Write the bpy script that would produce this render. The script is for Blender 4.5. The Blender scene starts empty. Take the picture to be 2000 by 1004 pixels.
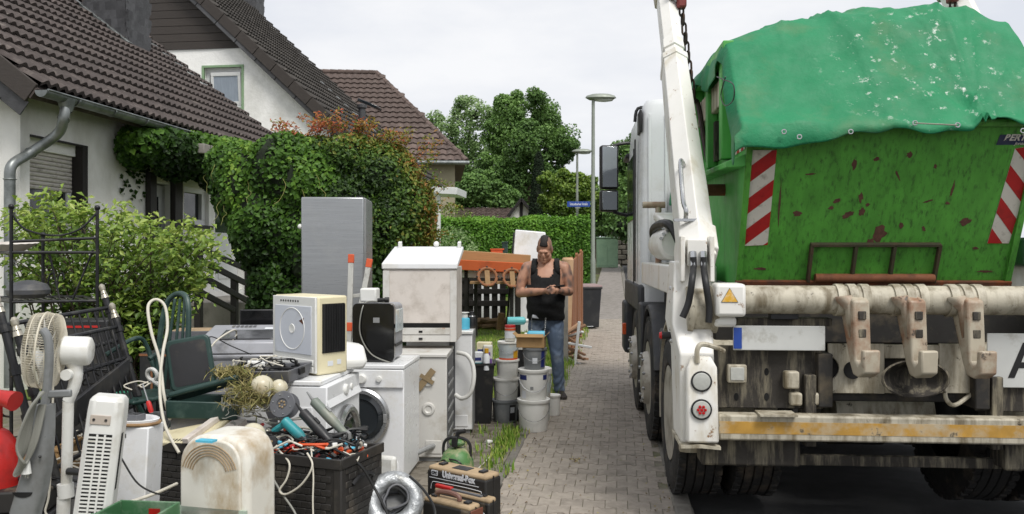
import bpy, bmesh, math, random
import numpy as np
from mathutils import Vector, Matrix, Euler
R = math.radians
rng = random.Random(7)
SC = bpy.context.scene
COL = SC.collection

# ------------------------------------------------------------------ camera, world, sun, exposure
CAMH, FPX, HZ = 1.57, 1600.0, 498.0
cam = bpy.data.cameras.new('camera'); camo = bpy.data.objects.new('camera', cam); COL.objects.link(camo)
cam.sensor_width = 36.0; cam.lens = 36.0 * FPX / 2000.0
camo.location = (0, 0, CAMH); camo.rotation_euler = (R(90), 0, 0)
cam.shift_y = -0.002; cam.clip_start = 0.05; cam.clip_end = 2000
cam.dof.use_dof = True; cam.dof.focus_distance = 6.2; cam.dof.aperture_fstop = 5.6
SC.camera = camo

world = bpy.data.worlds.new('World'); SC.world = world; world.use_nodes = True
wn = world.node_tree; wn.nodes.clear()
SUN_EL, SUN_AZ = 56.0, 149.0          # azimuth clockwise from +Y: behind the camera, a little to its right
def wnode(t, **k):
    n = wn.nodes.new(t)
    for a, b in k.items(): setattr(n, a, b)
    return n
sky = wnode('ShaderNodeTexSky', sky_type='NISHITA', sun_disc=False)
sky.sun_elevation = R(SUN_EL); sky.sun_rotation = R(SUN_AZ); sky.air_density = 1.0; sky.dust_density = 3.0; sky.altitude = 100
skym = wnode('ShaderNodeVectorMath', operation='SCALE'); skym.inputs['Scale'].default_value = 1.0
# an even layer of cloud over the whole dome, thick nearly everywhere
tc = wnode('ShaderNodeTexCoord'); mp = wnode('ShaderNodeMapping'); mp.inputs['Scale'].default_value = (1.0, 1.0, 3.0)
nz = wnode('ShaderNodeTexNoise'); nz.inputs['Scale'].default_value = 2.2; nz.inputs['Detail'].default_value = 7; nz.inputs['Roughness'].default_value = .55
rp = wnode('ShaderNodeValToRGB')
rp.color_ramp.elements[0].position = .38; rp.color_ramp.elements[0].color = (8.8, 9.15, 9.9, 1)
rp.color_ramp.elements[1].position = .62; rp.color_ramp.elements[1].color = (11.0, 11.05, 11.25, 1)
mx = wnode('ShaderNodeMix', data_type='RGBA'); mx.inputs[0].default_value = .93
bg = wnode('ShaderNodeBackground'); bg.inputs['Strength'].default_value = .048
wo = wnode('ShaderNodeOutputWorld')
L = wn.links.new
L(sky.outputs[0], mx.inputs[6]); L(tc.outputs['Generated'], mp.inputs[0]); L(mp.outputs[0], nz.inputs['Vector'])
L(nz.outputs['Fac'], rp.inputs[0]); L(rp.outputs[0], mx.inputs[7]); L(mx.outputs[2], bg.inputs['Color']); L(bg.outputs[0], wo.inputs[0])

sl = bpy.data.lights.new('sun', 'SUN'); sl.energy = 1.5; sl.angle = R(24); sl.color = (1, .97, .92)
so = bpy.data.objects.new('sun', sl); COL.objects.link(so)
az = R(SUN_AZ)
sd = Vector((math.sin(az) * math.cos(R(SUN_EL)), math.cos(az) * math.cos(R(SUN_EL)), math.sin(R(SUN_EL))))
so.rotation_euler = sd.to_track_quat('Z', 'Y').to_euler(); so.location = (6, -8, 12)
SC.view_settings.view_transform = 'Standard'; SC.view_settings.look = 'None'
SC.view_settings.exposure = 0.92; SC.view_settings.gamma = 1.0; SC.view_settings.use_curve_mapping = False
SC.render.engine = 'CYCLES'
SC.cycles.use_denoising = True; SC.cycles.max_bounces = 6; SC.cycles.diffuse_bounces = 3; SC.cycles.glossy_bounces = 3
SC.cycles.transparent_max_bounces = 6; SC.cycles.caustics_reflective = False; SC.cycles.caustics_refractive = False

# ------------------------------------------------------------------ materials
MATS = {}
def lin(c):
    if isinstance(c, str):
        c = c.lstrip('#'); c = [int(c[i:i + 2], 16) / 255 for i in (0, 2, 4)]
        return tuple(x / 12.92 if x <= .04045 else ((x + .055) / 1.055) ** 2.4 for x in c)
    return tuple(c)
def M(name, col, rough=.6, metal=0., var=.12, vs=5., dirt=None, damt=.5, ds=3., stretch=None, bump=0., bs=60., rnd=0., spec=.5,
      dirt2=None, d2amt=.3, d2s=12., trans=0., tint=None, stretch2=None):
    """procedural surface: base colour + soft variation + up to two dirt / wear layers + relief"""
    if name in MATS: return MATS[name]
    col = lin(col)
    m = bpy.data.materials.new(name); MATS[name] = m; m.use_nodes = True
    nt = m.node_tree; bs_ = nt.nodes['Principled BSDF']; out = nt.nodes['Material Output']
    def N(t, **k):
        n = nt.nodes.new(t)
        for a, b in k.items(): setattr(n, a, b)
        return n
    lk = nt.links.new
    co = N('ShaderNodeTexCoord'); oi = N('ShaderNodeObjectInfo')
    off = N('ShaderNodeVectorMath', operation='ADD'); sc_ = N('ShaderNodeVectorMath', operation='SCALE')
    cmb = N('ShaderNodeCombineXYZ')
    for i in range(3): lk(oi.outputs['Random'], cmb.inputs[i])
    lk(cmb.outputs[0], sc_.inputs[0]); sc_.inputs['Scale'].default_value = 37.0
    lk(co.outputs['Object'], off.inputs[0]); lk(sc_.outputs[0], off.inputs[1])
    def noise(scale, detail=5, st=None, ro=.6):
        n = N('ShaderNodeTexNoise'); n.inputs['Scale'].default_value = scale; n.inputs['Detail'].default_value = detail; n.inputs['Roughness'].default_value = ro
        if st:
            mpp = N('ShaderNodeMapping'); mpp.inputs['Scale'].default_value = st; lk(off.outputs[0], mpp.inputs[0]); lk(mpp.outputs[0], n.inputs['Vector'])
        else: lk(off.outputs[0], n.inputs['Vector'])
        return n.outputs['Fac']
    def rng_(v, a, b, c=0., d=1.):
        n = N('ShaderNodeMapRange'); n.inputs[1].default_value = a; n.inputs[2].default_value = b; n.inputs[3].default_value = c; n.inputs[4].default_value = d
        lk(v, n.inputs[0]); return n.outputs[0]
    def mix(f, a, b):
        n = N('ShaderNodeMix', data_type='RGBA')
        if isinstance(f, float): n.inputs[0].default_value = f
        else: lk(f, n.inputs[0])
        for i, v in ((6, a), (7, b)):
            if isinstance(v, tuple): n.inputs[i].default_value = (*v[:3], 1)
            else: lk(v, n.inputs[i])
        return n.outputs[2]
    lo = tuple(c * (1 - var) for c in col); hi = tuple(min(1, c * (1 + var)) for c in col)
    c = mix(rng_(noise(vs, 6, stretch), .3, .7), lo, hi)
    if tint:
        at = N('ShaderNodeAttribute', attribute_name='tint')
        cr = N('ShaderNodeValToRGB'); cr.color_ramp.interpolation = 'LINEAR'
        els = cr.color_ramp.elements
        cols = [lin(t) for t in tint]
        els[0].position = 0; els[0].color = (*cols[0], 1); els[1].position = 1; els[1].color = (*cols[-1], 1)
        for i in range(1, len(cols) - 1):
            e = els.new(i / (len(cols) - 1)); e.color = (*cols[i], 1)
        lk(at.outputs['Fac'], cr.inputs[0]); c = cr.outputs[0]
    if dirt is not None:
        c = mix(rng_(noise(ds, 8, stretch2 or stretch, .65), .62 - .3 * damt, .82 - .3 * damt, 0, .92), c, lin(dirt))
    if dirt2 is not None:
        c = mix(rng_(noise(d2s, 6, None, .7), .66 - .3 * d2amt, .72 - .3 * d2amt, 0, .95), c, lin(dirt2))
    if rnd:
        hs = N('ShaderNodeHueSaturation'); lk(rng_(oi.outputs['Random'], 0, 1, 1 - rnd, 1 + rnd), hs.inputs['Value']); lk(c, hs.inputs['Color']); c = hs.outputs[0]
    lk(c, bs_.inputs['Base Color'])
    lk(rng_(noise(vs * 2.3, 4, stretch), .3, .7, max(.03, rough - .1), min(1, rough + .1)), bs_.inputs['Roughness'])
    bs_.inputs['Metallic'].default_value = metal; bs_.inputs['Specular IOR Level'].default_value = spec
    if bump:
        b = N('ShaderNodeBump'); b.inputs['Strength'].default_value = min(1, bump); b.inputs['Distance'].default_value = .01
        lk(noise(bs, 4), b.inputs['Height']); lk(b.outputs[0], bs_.inputs['Normal'])
    if trans:
        tr = N('ShaderNodeBsdfTranslucent'); lk(c, tr.inputs[0]); ms = N('ShaderNodeMixShader'); ms.inputs[0].default_value = trans
        lk(bs_.outputs[0], ms.inputs[1]); lk(tr.outputs[0], ms.inputs[2]); lk(ms.outputs[0], out.inputs[0])
    return m
def glass(name, col, rough=.04):
    if name in MATS: return MATS[name]
    m = M(name, col, rough=rough, var=.05, spec=.9); return m

# ------------------------------------------------------------------ mesh building
def catmull(pts, n=6, closed=False):
    pts = [Vector(p) for p in pts]; out = []; k = len(pts)
    rngk = range(k if closed else k - 1)
    for i in rngk:
        g = (lambda j: pts[j % k]) if closed else (lambda j: pts[max(0, min(k - 1, j))])
        p0, p1, p2, p3 = g(i - 1), g(i), g(i + 1), g(i + 2)
        for s in range(n):
            t = s / n
            out.append(.5 * ((2 * p1) + (p2 - p0) * t + (2 * p0 - 5 * p1 + 4 * p2 - p3) * t * t + (3 * p1 - p0 - 3 * p2 + p3) * t ** 3))
    if not closed: out.append(pts[-1])
    return out
class MB:
    def __init__(s): s.v = []; s.f = []
    def add(s, vs, fs, m=None):
        o = len(s.v)
        s.v += [tuple(m @ Vector(v)) if m else tuple(v) for v in vs]; s.f += [tuple(i + o for i in f) for f in fs]; return s
    def bx(s, x0, y0, z0, x1, y1, z1, m=None):
        return s.add([(x0, y0, z0), (x1, y0, z0), (x1, y1, z0), (x0, y1, z0), (x0, y0, z1), (x1, y0, z1), (x1, y1, z1), (x0, y1, z1)],
                     [(0, 3, 2, 1), (4, 5, 6, 7), (0, 1, 5, 4), (1, 2, 6, 5), (2, 3, 7, 6), (3, 0, 4, 7)], m)
    def box(s, c, d, rot=None):
        m = Matrix.Translation(c) @ (Euler(rot).to_matrix().to_4x4() if rot else Matrix())
        return s.bx(-d[0] / 2, -d[1] / 2, -d[2] / 2, d[0] / 2, d[1] / 2, d[2] / 2, m)
    def beam(s, p0, p1, w, h, up=(0, 0, 1)):
        p0, p1 = Vector(p0), Vector(p1); d = p1 - p0; y = d.normalized(); x = y.cross(Vector(up)).normalized(); z = x.cross(y)
        m = Matrix((x, y, z)).transposed().to_4x4(); m.translation = p0
        return s.bx(-w / 2, 0, -h / 2, w / 2, d.length, h / 2, m)
    def tube(s, pts, r, n=8, closed=False, caps=True):
        pts = [Vector(p) for p in pts]; k = len(pts)
        rs = list(r) if isinstance(r, (list, tuple)) else [r] * k
        t0 = (pts[1] - pts[0]).normalized(); a = t0.orthogonal().normalized(); vs = []
        for i, p in enumerate(pts):
            if closed: t = (pts[(i + 1) % k] - pts[i - 1]).normalized()
            else: t = (pts[min(k - 1, i + 1)] - pts[max(0, i - 1)]).normalized()
            a = (a - t * a.dot(t))
            a = a.normalized() if a.length > 1e-6 else t.orthogonal().normalized()
            b = t.cross(a)
            for j in range(n):
                th = 2 * math.pi * j / n; vs.append(p + (a * math.cos(th) + b * math.sin(th)) * rs[i])
        fs = []
        for i in range(k if closed else k - 1):
            for j in range(n):
                i2 = (i + 1) % k; j2 = (j + 1) % n
                fs.append((i * n + j, i * n + j2, i2 * n + j2, i2 * n + j))
        if caps and not closed: fs += [tuple(range(n - 1, -1, -1)), tuple((k - 1) * n + j for j in range(n))]
        return s.add(vs, fs)
    def cyl(s, p0, p1, r0, r1=None, n=20): return s.tube([p0, p1], [r0, r0 if r1 is None else r1], n)
    def lathe(s, prof, n=28, m=None, cap=True):
        vs = []; fs = []; k = len(prof)
        for r, z in prof:
            for j in range(n):
                th = 2 * math.pi * j / n; vs.append((r * math.cos(th), r * math.sin(th), z))
        for i in range(k - 1):
            for j in range(n):
                j2 = (j + 1) % n; fs.append((i * n + j, i * n + j2, (i + 1) * n + j2, (i + 1) * n + j))
        if cap:
            if prof[0][0] > 1e-4: fs.append(tuple(range(n - 1, -1, -1)))
            if prof[-1][0] > 1e-4: fs.append(tuple((k - 1) * n + j for j in range(n)))
        return s.add(vs, fs, m)
    def prism(s, poly, z0, z1, m=None):
        n = len(poly); vs = [(x, y, z0) for x, y in poly] + [(x, y, z1) for x, y in poly]
        ar = sum(poly[i][0] * poly[(i + 1) % n][1] - poly[(i + 1) % n][0] * poly[i][1] for i in range(n))
        fs = [tuple(range(n - 1, -1, -1)), tuple(range(n, 2 * n))] + [(i, (i + 1) % n, n + (i + 1) % n, n + i) for i in range(n)]
        if ar < 0: fs = [tuple(reversed(f)) for f in fs]
        return s.add(vs, fs, m)
    def loft(s, rings, caps=True, closed_ring=True, m=None):
        n = len(rings[0]); vs = [v for r in rings for v in r]; fs = []
        for i in range(len(rings) - 1):
            for j in range(n if closed_ring else n - 1):
                j2 = (j + 1) % n; fs.append((i * n + j, i * n + j2, (i + 1) * n + j2, (i + 1) * n + j))
        if caps and closed_ring: fs += [tuple(range(n - 1, -1, -1)), tuple((len(rings) - 1) * n + j for j in range(n))]
        return s.add(vs, fs, m)
    def sphere(s, c, rx, ry=None, rz=None, nu=18, nv=10, m=None):
        ry = rx if ry is None else ry; rz = rx if rz is None else rz; c = Vector(c)
        rings = []
        for i in range(nv + 1):
            ph = math.pi * i / nv - math.pi / 2; cr = max(1e-4, math.cos(ph))
            rings.append([(c.x + rx * cr * math.cos(2 * math.pi * j / nu), c.y + ry * cr * math.sin(2 * math.pi * j / nu), c.z + rz * math.sin(ph)) for j in range(nu)])
        return s.loft(rings, m=m)
    def ring(s, c, R0, r, axis=(0, 0, 1), n=32, k=8, ry=None):
        c = Vector(c); q = Vector((0, 0, 1)).rotation_difference(Vector(axis))
        return s.tube([c + q @ Vector((R0 * math.cos(2 * math.pi * i / n), (ry or R0) * math.sin(2 * math.pi * i / n), 0)) for i in range(n)], r, k, closed=True)
    def build(s, name, mat, parent=None, bevel=0., smooth=30, seg=2, solid=0., sub=0):
        me = bpy.data.meshes.new(name); me.from_pydata(s.v, [], s.f); me.validate()
        if len(s.f) < 20000:
            bm = bmesh.new(); bm.from_mesh(me); bmesh.ops.recalc_face_normals(bm, faces=bm.faces); bm.to_mesh(me); bm.free()
        return mkobj(name, me, mat, parent, bevel, smooth, seg, solid, sub)
def mkobj(name, me, mat, parent=None, bevel=0., smooth=30, seg=2, solid=0., sub=0):
    if mat is not None: me.materials.append(mat)
    o = bpy.data.objects.new(name, me); COL.objects.link(o)
    if parent is not None: o.parent = parent
    if smooth:
        me.polygons.foreach_set('use_smooth', [True] * len(me.polygons)); me.set_sharp_from_angle(angle=R(smooth))
    if solid:
        md = o.modifiers.new('thickness', 'SOLIDIFY'); md.thickness = solid; md.offset = 0
    if bevel:
        md = o.modifiers.new('bevel', 'BEVEL'); md.width = bevel; md.segments = seg; md.limit_method = 'ANGLE'; md.angle_limit = R(40); md.harden_normals = False
    if sub:
        md = o.modifiers.new('sub', 'SUBSURF'); md.levels = sub; md.render_levels = sub
    return o
def fix_normals(o): return o
def tag(o, label, cat, group=None):
    o['label'] = label; o['category'] = cat
    if group: o['group'] = group
    return o
def structure(o, label=None):
    o['kind'] = 'structure'
    if label: o['label'] = label
    return o
def thing(name, label, cat, loc=(0, 0, 0), rot=0, group=None):
    o = bpy.data.objects.new(name, None); COL.objects.link(o); o.empty_display_size = .1
    o.location = loc; o.rotation_euler = rot if isinstance(rot, tuple) else (0, 0, rot)
    return tag(o, label, cat, group)
def rebase(o):
    """put a top-level mesh's origin at the middle of its base"""
    me = o.data; co = np.empty(len(me.vertices) * 3); me.vertices.foreach_get('co', co); co = co.reshape(-1, 3)
    b = np.array([(co[:, 0].min() + co[:, 0].max()) / 2, (co[:, 1].min() + co[:, 1].max()) / 2, co[:, 2].min()])
    me.vertices.foreach_set('co', (co - b).ravel()); o.location = Vector(o.location) + Vector(b); return o
def copyobj(o, parent=None, loc=None, rot=None):
    c = o.copy(); COL.objects.link(c); c.parent = parent
    if loc is not None: c.location = loc
    if rot is not None: c.rotation_euler = rot
    return c
def copytree(o, parent=None):
    c = o.copy(); COL.objects.link(c); c.parent = parent
    for ch in list(o.children): copytree(ch, c)
    return c
def text(name, s, size, mat, parent, loc, rot, ext=.0012, shear=0., align='CENTER', sx=1., bold=0.):
    cu = bpy.data.curves.new(name, 'FONT'); cu.body = s; cu.size = size; cu.extrude = ext; cu.align_x = align; cu.align_y = 'CENTER'; cu.shear = shear; cu.offset = bold
    t = bpy.data.objects.new(name, cu); COL.objects.link(t)
    me = bpy.data.meshes.new_from_object(t.evaluated_get(bpy.context.evaluated_depsgraph_get())); bpy.data.objects.remove(t); bpy.data.curves.remove(cu)
    me.materials.clear(); me.name = name; o = mkobj(name, me, mat, parent, smooth=0)
    o.location = loc; o.rotation_euler = rot; o.scale = (sx, 1, 1); return o
def P(x, y, Y): return Vector(((x - 1000) / FPX * Y, Y, CAMH - (y - HZ) / FPX * Y))
def G(x, y): return P(x, y, FPX * CAMH / (y - HZ))
class Frame:
    """a frame on the ground, +y along the street, +x to the right of it"""
    def __init__(s, ox, oy, deg):
        s.o = Vector((ox, oy, 0)); a = R(deg); s.a = a; s.f = Vector((math.sin(a), math.cos(a), 0)); s.r = Vector((math.cos(a), -math.sin(a), 0))
    def loc(s, p): d = Vector(p) - s.o; return Vector((d.dot(s.r), d.dot(s.f), d.z))
    def world(s, p): return s.o + s.r * p[0] + s.f * p[1] + Vector((0, 0, p[2]))
    def hit(s, x, y, n, c):
        o = s.loc((0, 0, CAMH)); d = s.loc(P(x, y, 1.0)) - o; i = 'xyz'.index(n); t = (c - o[i]) / d[i]; return o + d * t
    @property
    def rz(s): return -s.a
def leafcloud(name, pts, nrm, size, mat, parent=None, jit=.6, aspect=.62, tint=None, seed=1, fold=.25):
    """one folded four-cornered leaf at every point; tint = a per-leaf value that picks the leaf colour"""
    r = np.random.default_rng(seed); n = len(pts)
    nrm = nrm + r.normal(0, jit, (n, 3)); nrm /= np.linalg.norm(nrm, axis=1)[:, None] + 1e-9
    a = r.normal(0, 1, (n, 3)); a -= nrm * (a * nrm).sum(1)[:, None]; a /= np.linalg.norm(a, axis=1)[:, None] + 1e-9
    b = np.cross(nrm, a); sz = (size * r.uniform(.6, 1.35, n))[:, None]
    v = np.empty((n, 4, 3)); v[:, 0] = pts - a * sz * .5; v[:, 2] = pts + a * sz * .5
    v[:, 1] = pts + b * sz * aspect * .5 + nrm * sz * fold; v[:, 3] = pts - b * sz * aspect * .5 + nrm * sz * fold
    me = bpy.data.meshes.new(name); me.vertices.add(n * 4); me.vertices.foreach_set('co', v.ravel())
    idx = np.arange(n) * 4; tri = np.stack([idx, idx + 1, idx + 2, idx, idx + 2, idx + 3], 1).ravel()
    me.loops.add(n * 6); me.loops.foreach_set('vertex_index', tri.astype(np.int32)); me.polygons.add(n * 2)
    me.polygons.foreach_set('loop_start', (np.arange(n * 2) * 3).astype(np.int32)); me.polygons.foreach_set('loop_total', np.full(n * 2, 3, np.int32))
    me.update(calc_edges=True)
    t = r.uniform(0, 1, n) if tint is None else np.clip(tint + r.normal(0, .13, n), 0, 1)
    at = me.attributes.new('tint', 'FLOAT', 'POINT'); at.data.foreach_set('value', np.repeat(t, 4).astype(np.float32))
    o = mkobj(name, me, mat, parent, smooth=0); return o
def vnoise(p, s, seed=0):
    """cheap smooth value field for shaping crowns"""
    r = np.random.default_rng(seed); k = r.normal(0, 1, (9, 3)) * s; ph = r.uniform(0, 6.28, 9)
    return np.sin(p @ k.T + ph).mean(1) * 1.8
# ------------------------------------------------------------------ ground, street
def gz(Y):
    t = Y - 17
    if t < 0: return 0.
    if t < 4: return .0075 * t * t
    if t < 20: return .12 + .06 * (t - 4)
    return 1.08 + .012 * (t - 20)
XL = lambda Y: -.125 + .132 * (Y - 5)      # left edge of the pavement
XK = lambda Y: .98 + .122 * (Y - 5)        # inner edge of the kerb
ROADZ = -.06
m_soil = M('soil', '#4d4635', .95, var=.3, vs=2, dirt='#56622f', damt=.75, ds=1.2, bump=.6, bs=30)
m_asph = M('asphalt', '#3a3a3b', .9, var=.2, vs=3, dirt='#262627', damt=.5, ds=1.5, bump=.5, bs=260)
m_joint = M('joint_sand', '#807a6d', .95, var=.25, vs=9, dirt='#62673f', damt=.5, ds=3, bump=.4, bs=200)
m_paver = M('paver_concrete', '#9b9287', .9, var=.16, vs=14, dirt='#7b746a', damt=.4, ds=6, bump=.5, bs=240, rnd=.08, dirt2='#7d7d58', d2amt=.08, d2s=7)
m_farpave = M('far_paving', '#837d77', .9, var=.2, vs=9, dirt='#6a655d', damt=.4, ds=5, bump=.4, bs=90)
m_kerb = M('kerb_concrete', '#77736c', .9, var=.16, vs=10, dirt='#4f4b42', damt=.5, ds=5, bump=.5, bs=160, rnd=.08)
def strip(fa, fb, ys, dz, nx=2):
    b = MB(); rows = []
    for Y in ys: rows.append([(fa(Y) + (fb(Y) - fa(Y)) * i / (nx - 1), Y, gz(Y) + dz) for i in range(nx)])
    return b.loft(rows, caps=False, closed_ring=False)
def frange(a, b, n): return [a + (b - a) * i / n for i in range(n + 1)]
YS = frange(-12, 16, 6)[:-1] + frange(16, 40, 16)[:-1] + frange(40, 320, 8)
g = strip(lambda Y: -260, lambda Y: 260, YS, -.09).build('ground', m_soil, smooth=0); structure(g)
rd = strip(lambda Y: XK(Y) + .1, lambda Y: XK(Y) + 6.6, frange(-12, 16, 6)[:-1] + frange(16, 40, 16)[:-1] + frange(40, 75, 5), ROADZ).build('road', m_asph, smooth=0); structure(rd)
pv = strip(lambda Y: XL(Y) - .02, lambda Y: XK(Y) + .02, frange(-6, 16, 6)[:-1] + frange(16, 40, 16)[:-1] + frange(40, 75, 5), -.007).build('pavement', m_joint, smooth=0); structure(pv)
fp = strip(lambda Y: XL(Y), lambda Y: XK(Y), frange(19.4, 40, 14)[:-1] + frange(40, 75, 5), -.004).build('far_paving', m_farpave, pv, smooth=0)
def sector(b, poly, h, ch, z=0):
    """top slab with a small chamfer, from an outline"""
    cx = sum(p[0] for p in poly) / len(poly); cy = sum(p[1] for p in poly) / len(poly); n = len(poly)
    ins = []
    for x, y in poly:
        d = math.hypot(x - cx, y - cy); k = (d - ch) / d; ins.append((cx + (x - cx) * k, cy + (y - cy) * k))
    vs = [(x, y, z - h) for x, y in poly] + [(x, y, z - ch * .6) for x, y in poly] + [(x, y, z) for x, y in ins]
    fs = [(i, (i + 1) % n, n + (i + 1) % n, n + i) for i in range(n)] + [(n + i, n + (i + 1) % n, 2 * n + (i + 1) % n, 2 * n + i) for i in range(n)] + [tuple(range(2 * n, 3 * n))]
    return b.add(vs, fs)
def bone(L, W, d, g):
    a, w = W / 2 + d, W / 2 - d; L2 = L / 2 - g
    xs = [(-L2, a), (-L * .33, a), (-L * .17, w), (L * .17, w), (L * .33, a), (L2, a)]
    return [(x, -(y - g)) for x, y in xs] + [(x, y - g) for x, y in reversed(xs)]
pm = MB(); sector(pm, bone(.14, .15, .012, .0014), .02, .003); pme = pm.build('paver', m_paver, pv, smooth=0)
pa = math.atan(.127); cells = []
row = 0; yy = 4.35
while yy < 19.6:
    x0, x1 = XL(yy) + .05, XK(yy) - .0
    k = 0; x = x0 - (.07 if row % 2 else 0)
    while x < x1:
        cells.append((x, yy + (x - x0) * -.127, row)); x += .14
    row += 1; yy += .15
cells.sort(key=lambda c: c[1]); first = True
rest = MB(); shape = [v.co.copy() for v in pme.data.vertices]; faces = [tuple(p.vertices) for p in pme.data.polygons]
nvis = 0
for x, y, r_ in cells:
    px = 1000 + FPX * x / y; py = HZ + FPX * CAMH / y
    tz = gz(y) + rng.uniform(-.0022, .0022); e = Euler((rng.uniform(-.006, .006), rng.uniform(-.006, .006), -pa + rng.uniform(-.006, .006)))
    if nvis < 300 and py < 1010:
        o = pme if first else copyobj(pme, pv)
        o.location = (x, y, tz); o.rotation_euler = e; first = False; nvis += 1
    elif y > 4.8:
        m = Matrix.Translation((x, y, tz)) @ e.to_matrix().to_4x4(); rest.add(shape, faces, m)
o = rest.build('far_pavers', m_paver, pv, smooth=0); o['kind'] = 'stuff'
# kerb stones, edging stones
kb = MB(); kb.bx(-.06, -.495, -.25, .06, .495, .012); ke = kb.build('kerb', m_kerb, None, bevel=.018); ke.location = (0, 0, 0)
kroot = bpy.data.objects.new('kerb_line', None); COL.objects.link(kroot); structure(kroot); ke.name = 'kerb_stone'; ke.parent = kroot
for i in range(34):
    Y = 2.6 + i * 1.0
    o = ke if i == 0 else copyobj(ke, kroot); o.location = (XK(Y) + .07, Y, gz(Y) + rng.uniform(-.004, .004)); o.rotation_euler = (math.atan(gz(Y + .5) - gz(Y - .5)), 0, -pa)
eb = MB(); eb.bx(-.035, -.49, -.2, .035, .49, .018); es = eb.build('edging_stone', m_kerb, None, bevel=.012)
eroot = bpy.data.objects.new('pavement_edging', None); COL.objects.link(eroot); structure(eroot); es.parent = eroot
for i in range(15):
    Y = 3.6 + i * 1.0
    o = es if i == 0 else copyobj(es, eroot); o.location = (XL(Y) - .06 + rng.uniform(-.008, .008), Y, gz(Y) + rng.uniform(-.012, .004)); o.rotation_euler = (rng.uniform(-.01, .01), rng.uniform(-.05, .05), -pa)
# the paved yard in front of the first house, where the junk stands
yard = MB(); yard.add([(-6.5, 1.5, -.014), (XL(1.5) - .1, 1.5, -.014), (XL(8.9) - .1, 8.9, -.014), (-6.5, 8.9, -.014)], [(0, 1, 2, 3)])
yd = yard.build('yard', m_joint, smooth=0); structure(yd)
m_slab = M('yard_paver_concrete', '#7d766b', .92, var=.18, vs=10, dirt='#575042', damt=.55, ds=6, bump=.5, bs=200, rnd=.16)
sb = MB(); sector(sb, [(-.117, -.077), (.117, -.077), (.117, .077), (-.117, .077)], .02, .007); sp_ = sb.build('yard_paver', m_slab, yd, smooth=0); first = True; n = 0
for r_ in range(27):
    for c_ in range(9):
        Y = 4.7 + r_ * .16; X = XL(Y) - .25 - c_ * .24 - (.12 if r_ % 2 else 0)
        if n > 235: continue
        o = sp_ if first else copyobj(sp_, yd); first = False; n += 1
        o.location = (X, Y, rng.uniform(-.006, .003)); o.rotation_euler = (rng.uniform(-.02, .02), rng.uniform(-.02, .02), -pa)
# lawn behind the yard
LZ = lambda Y: .0 + max(0, Y - 8.9) * .042
m_lawn = M('lawn', '#54691f', .95, var=.3, vs=3, dirt='#6b6a34', damt=.4, ds=2, bump=.6, bs=60)
lb = MB(); rows = []
for Y in frange(8.9, 30, 12): rows.append([(-8.5, Y, LZ(min(Y, 17))), (XL(Y) - .5, Y, LZ(min(Y, 17))), (XL(Y) - .1, Y, gz(Y) + .0)])
lw = lb.loft(rows, caps=False, closed_ring=False).build('lawn', m_lawn, smooth=0); structure(lw)
m_grass = M('grass_blades', '#5a7a22', .8, tint=('#4f6e1e', '#6f942c', '#95b546', '#b5b068'), trans=.25)
def grass(name, pts, h, label, seed):
    r = np.random.default_rng(seed); n = len(pts); pts = np.array(pts); hh = h * r.uniform(.4, 1.2, n); th = r.uniform(0, 6.28, n); ln = r.uniform(.05, .6, n) * hh; w = r.uniform(.003, .006, n)
    d = np.stack([np.cos(th), np.sin(th), np.zeros(n)], 1); q = np.stack([-np.sin(th), np.cos(th), np.zeros(n)], 1)
    v = np.empty((n, 5, 3)); v[:, 0] = pts - q * w[:, None]; v[:, 1] = pts + q * w[:, None]
    mid = pts + d * (ln * .35)[:, None]; mid[:, 2] += hh * .6; v[:, 2] = mid + q * w[:, None] * .8; v[:, 3] = mid - q * w[:, None] * .8
    v[:, 4] = pts + d * ln[:, None]; v[:, 4, 2] += hh
    me = bpy.data.meshes.new(name); i0 = np.arange(n) * 5
    fs = [f for i in i0.tolist() for f in ((i, i + 1, i + 2, i + 3), (i + 3, i + 2, i + 4))]
    me.from_pydata(v.reshape(-1, 3).tolist(), [], fs)
    at = me.attributes.new('tint', 'FLOAT', 'POINT'); at.data.foreach_set('value', np.repeat(r.uniform(0, 1, n), 5).astype(np.float32))
    o = mkobj(name, me, m_grass, smooth=0); rebase(o); o['kind'] = 'stuff'; o['label'] = label; o['category'] = 'grass'; return o
pts = []
for i in range(16000):
    Y = 8.9 + 9.5 * rng.random() ** 1.3; X = XL(Y) - .1 - rng.random() ** 1.1 * 3.4
    pts.append((X, Y, LZ(Y) if X < XL(Y) - .5 else gz(Y) + (LZ(Y) - gz(Y)) * (XL(Y) - .1 - X) / .4))
grass('lawn_grass', pts, .045, 'mown green grass on the lawn behind the buckets', 3)
pts = []
for i in range(5200):
    Y = 8.6 + 8.6 * rng.random(); e = abs(rng.gauss(0, .14)); X = XL(Y) - .22 + e + .07 * math.sin(Y * 5) + .05 * math.sin(Y * 13)
    if X > XL(Y) + .16: continue
    pts.append((X, Y, .0))
grass('verge_grass', pts, .13, 'tall bright grass fringing the pavement behind the standing man', 4)
pts = []
for cx, cy, nn, sp in ((.0, 7.15, 320, .1), (-.06, 6.75, 300, .08), (-.1, 6.45, 220, .06), (-.16, 6.1, 160, .06), (-.03, 6.95, 240, .07), (-.3, 6.5, 70, .1), (-.05, 5.9, 50, .04), (-.26, 7.2, 70, .08)):
    for i in range(nn * 6 // 10): pts.append((cx + rng.gauss(0, sp * .6), cy + rng.gauss(0, sp * 1.5), .0))
grass('kerb_weeds', pts, .07, 'weeds growing along the edging stones in front of the buckets', 5)
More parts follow.
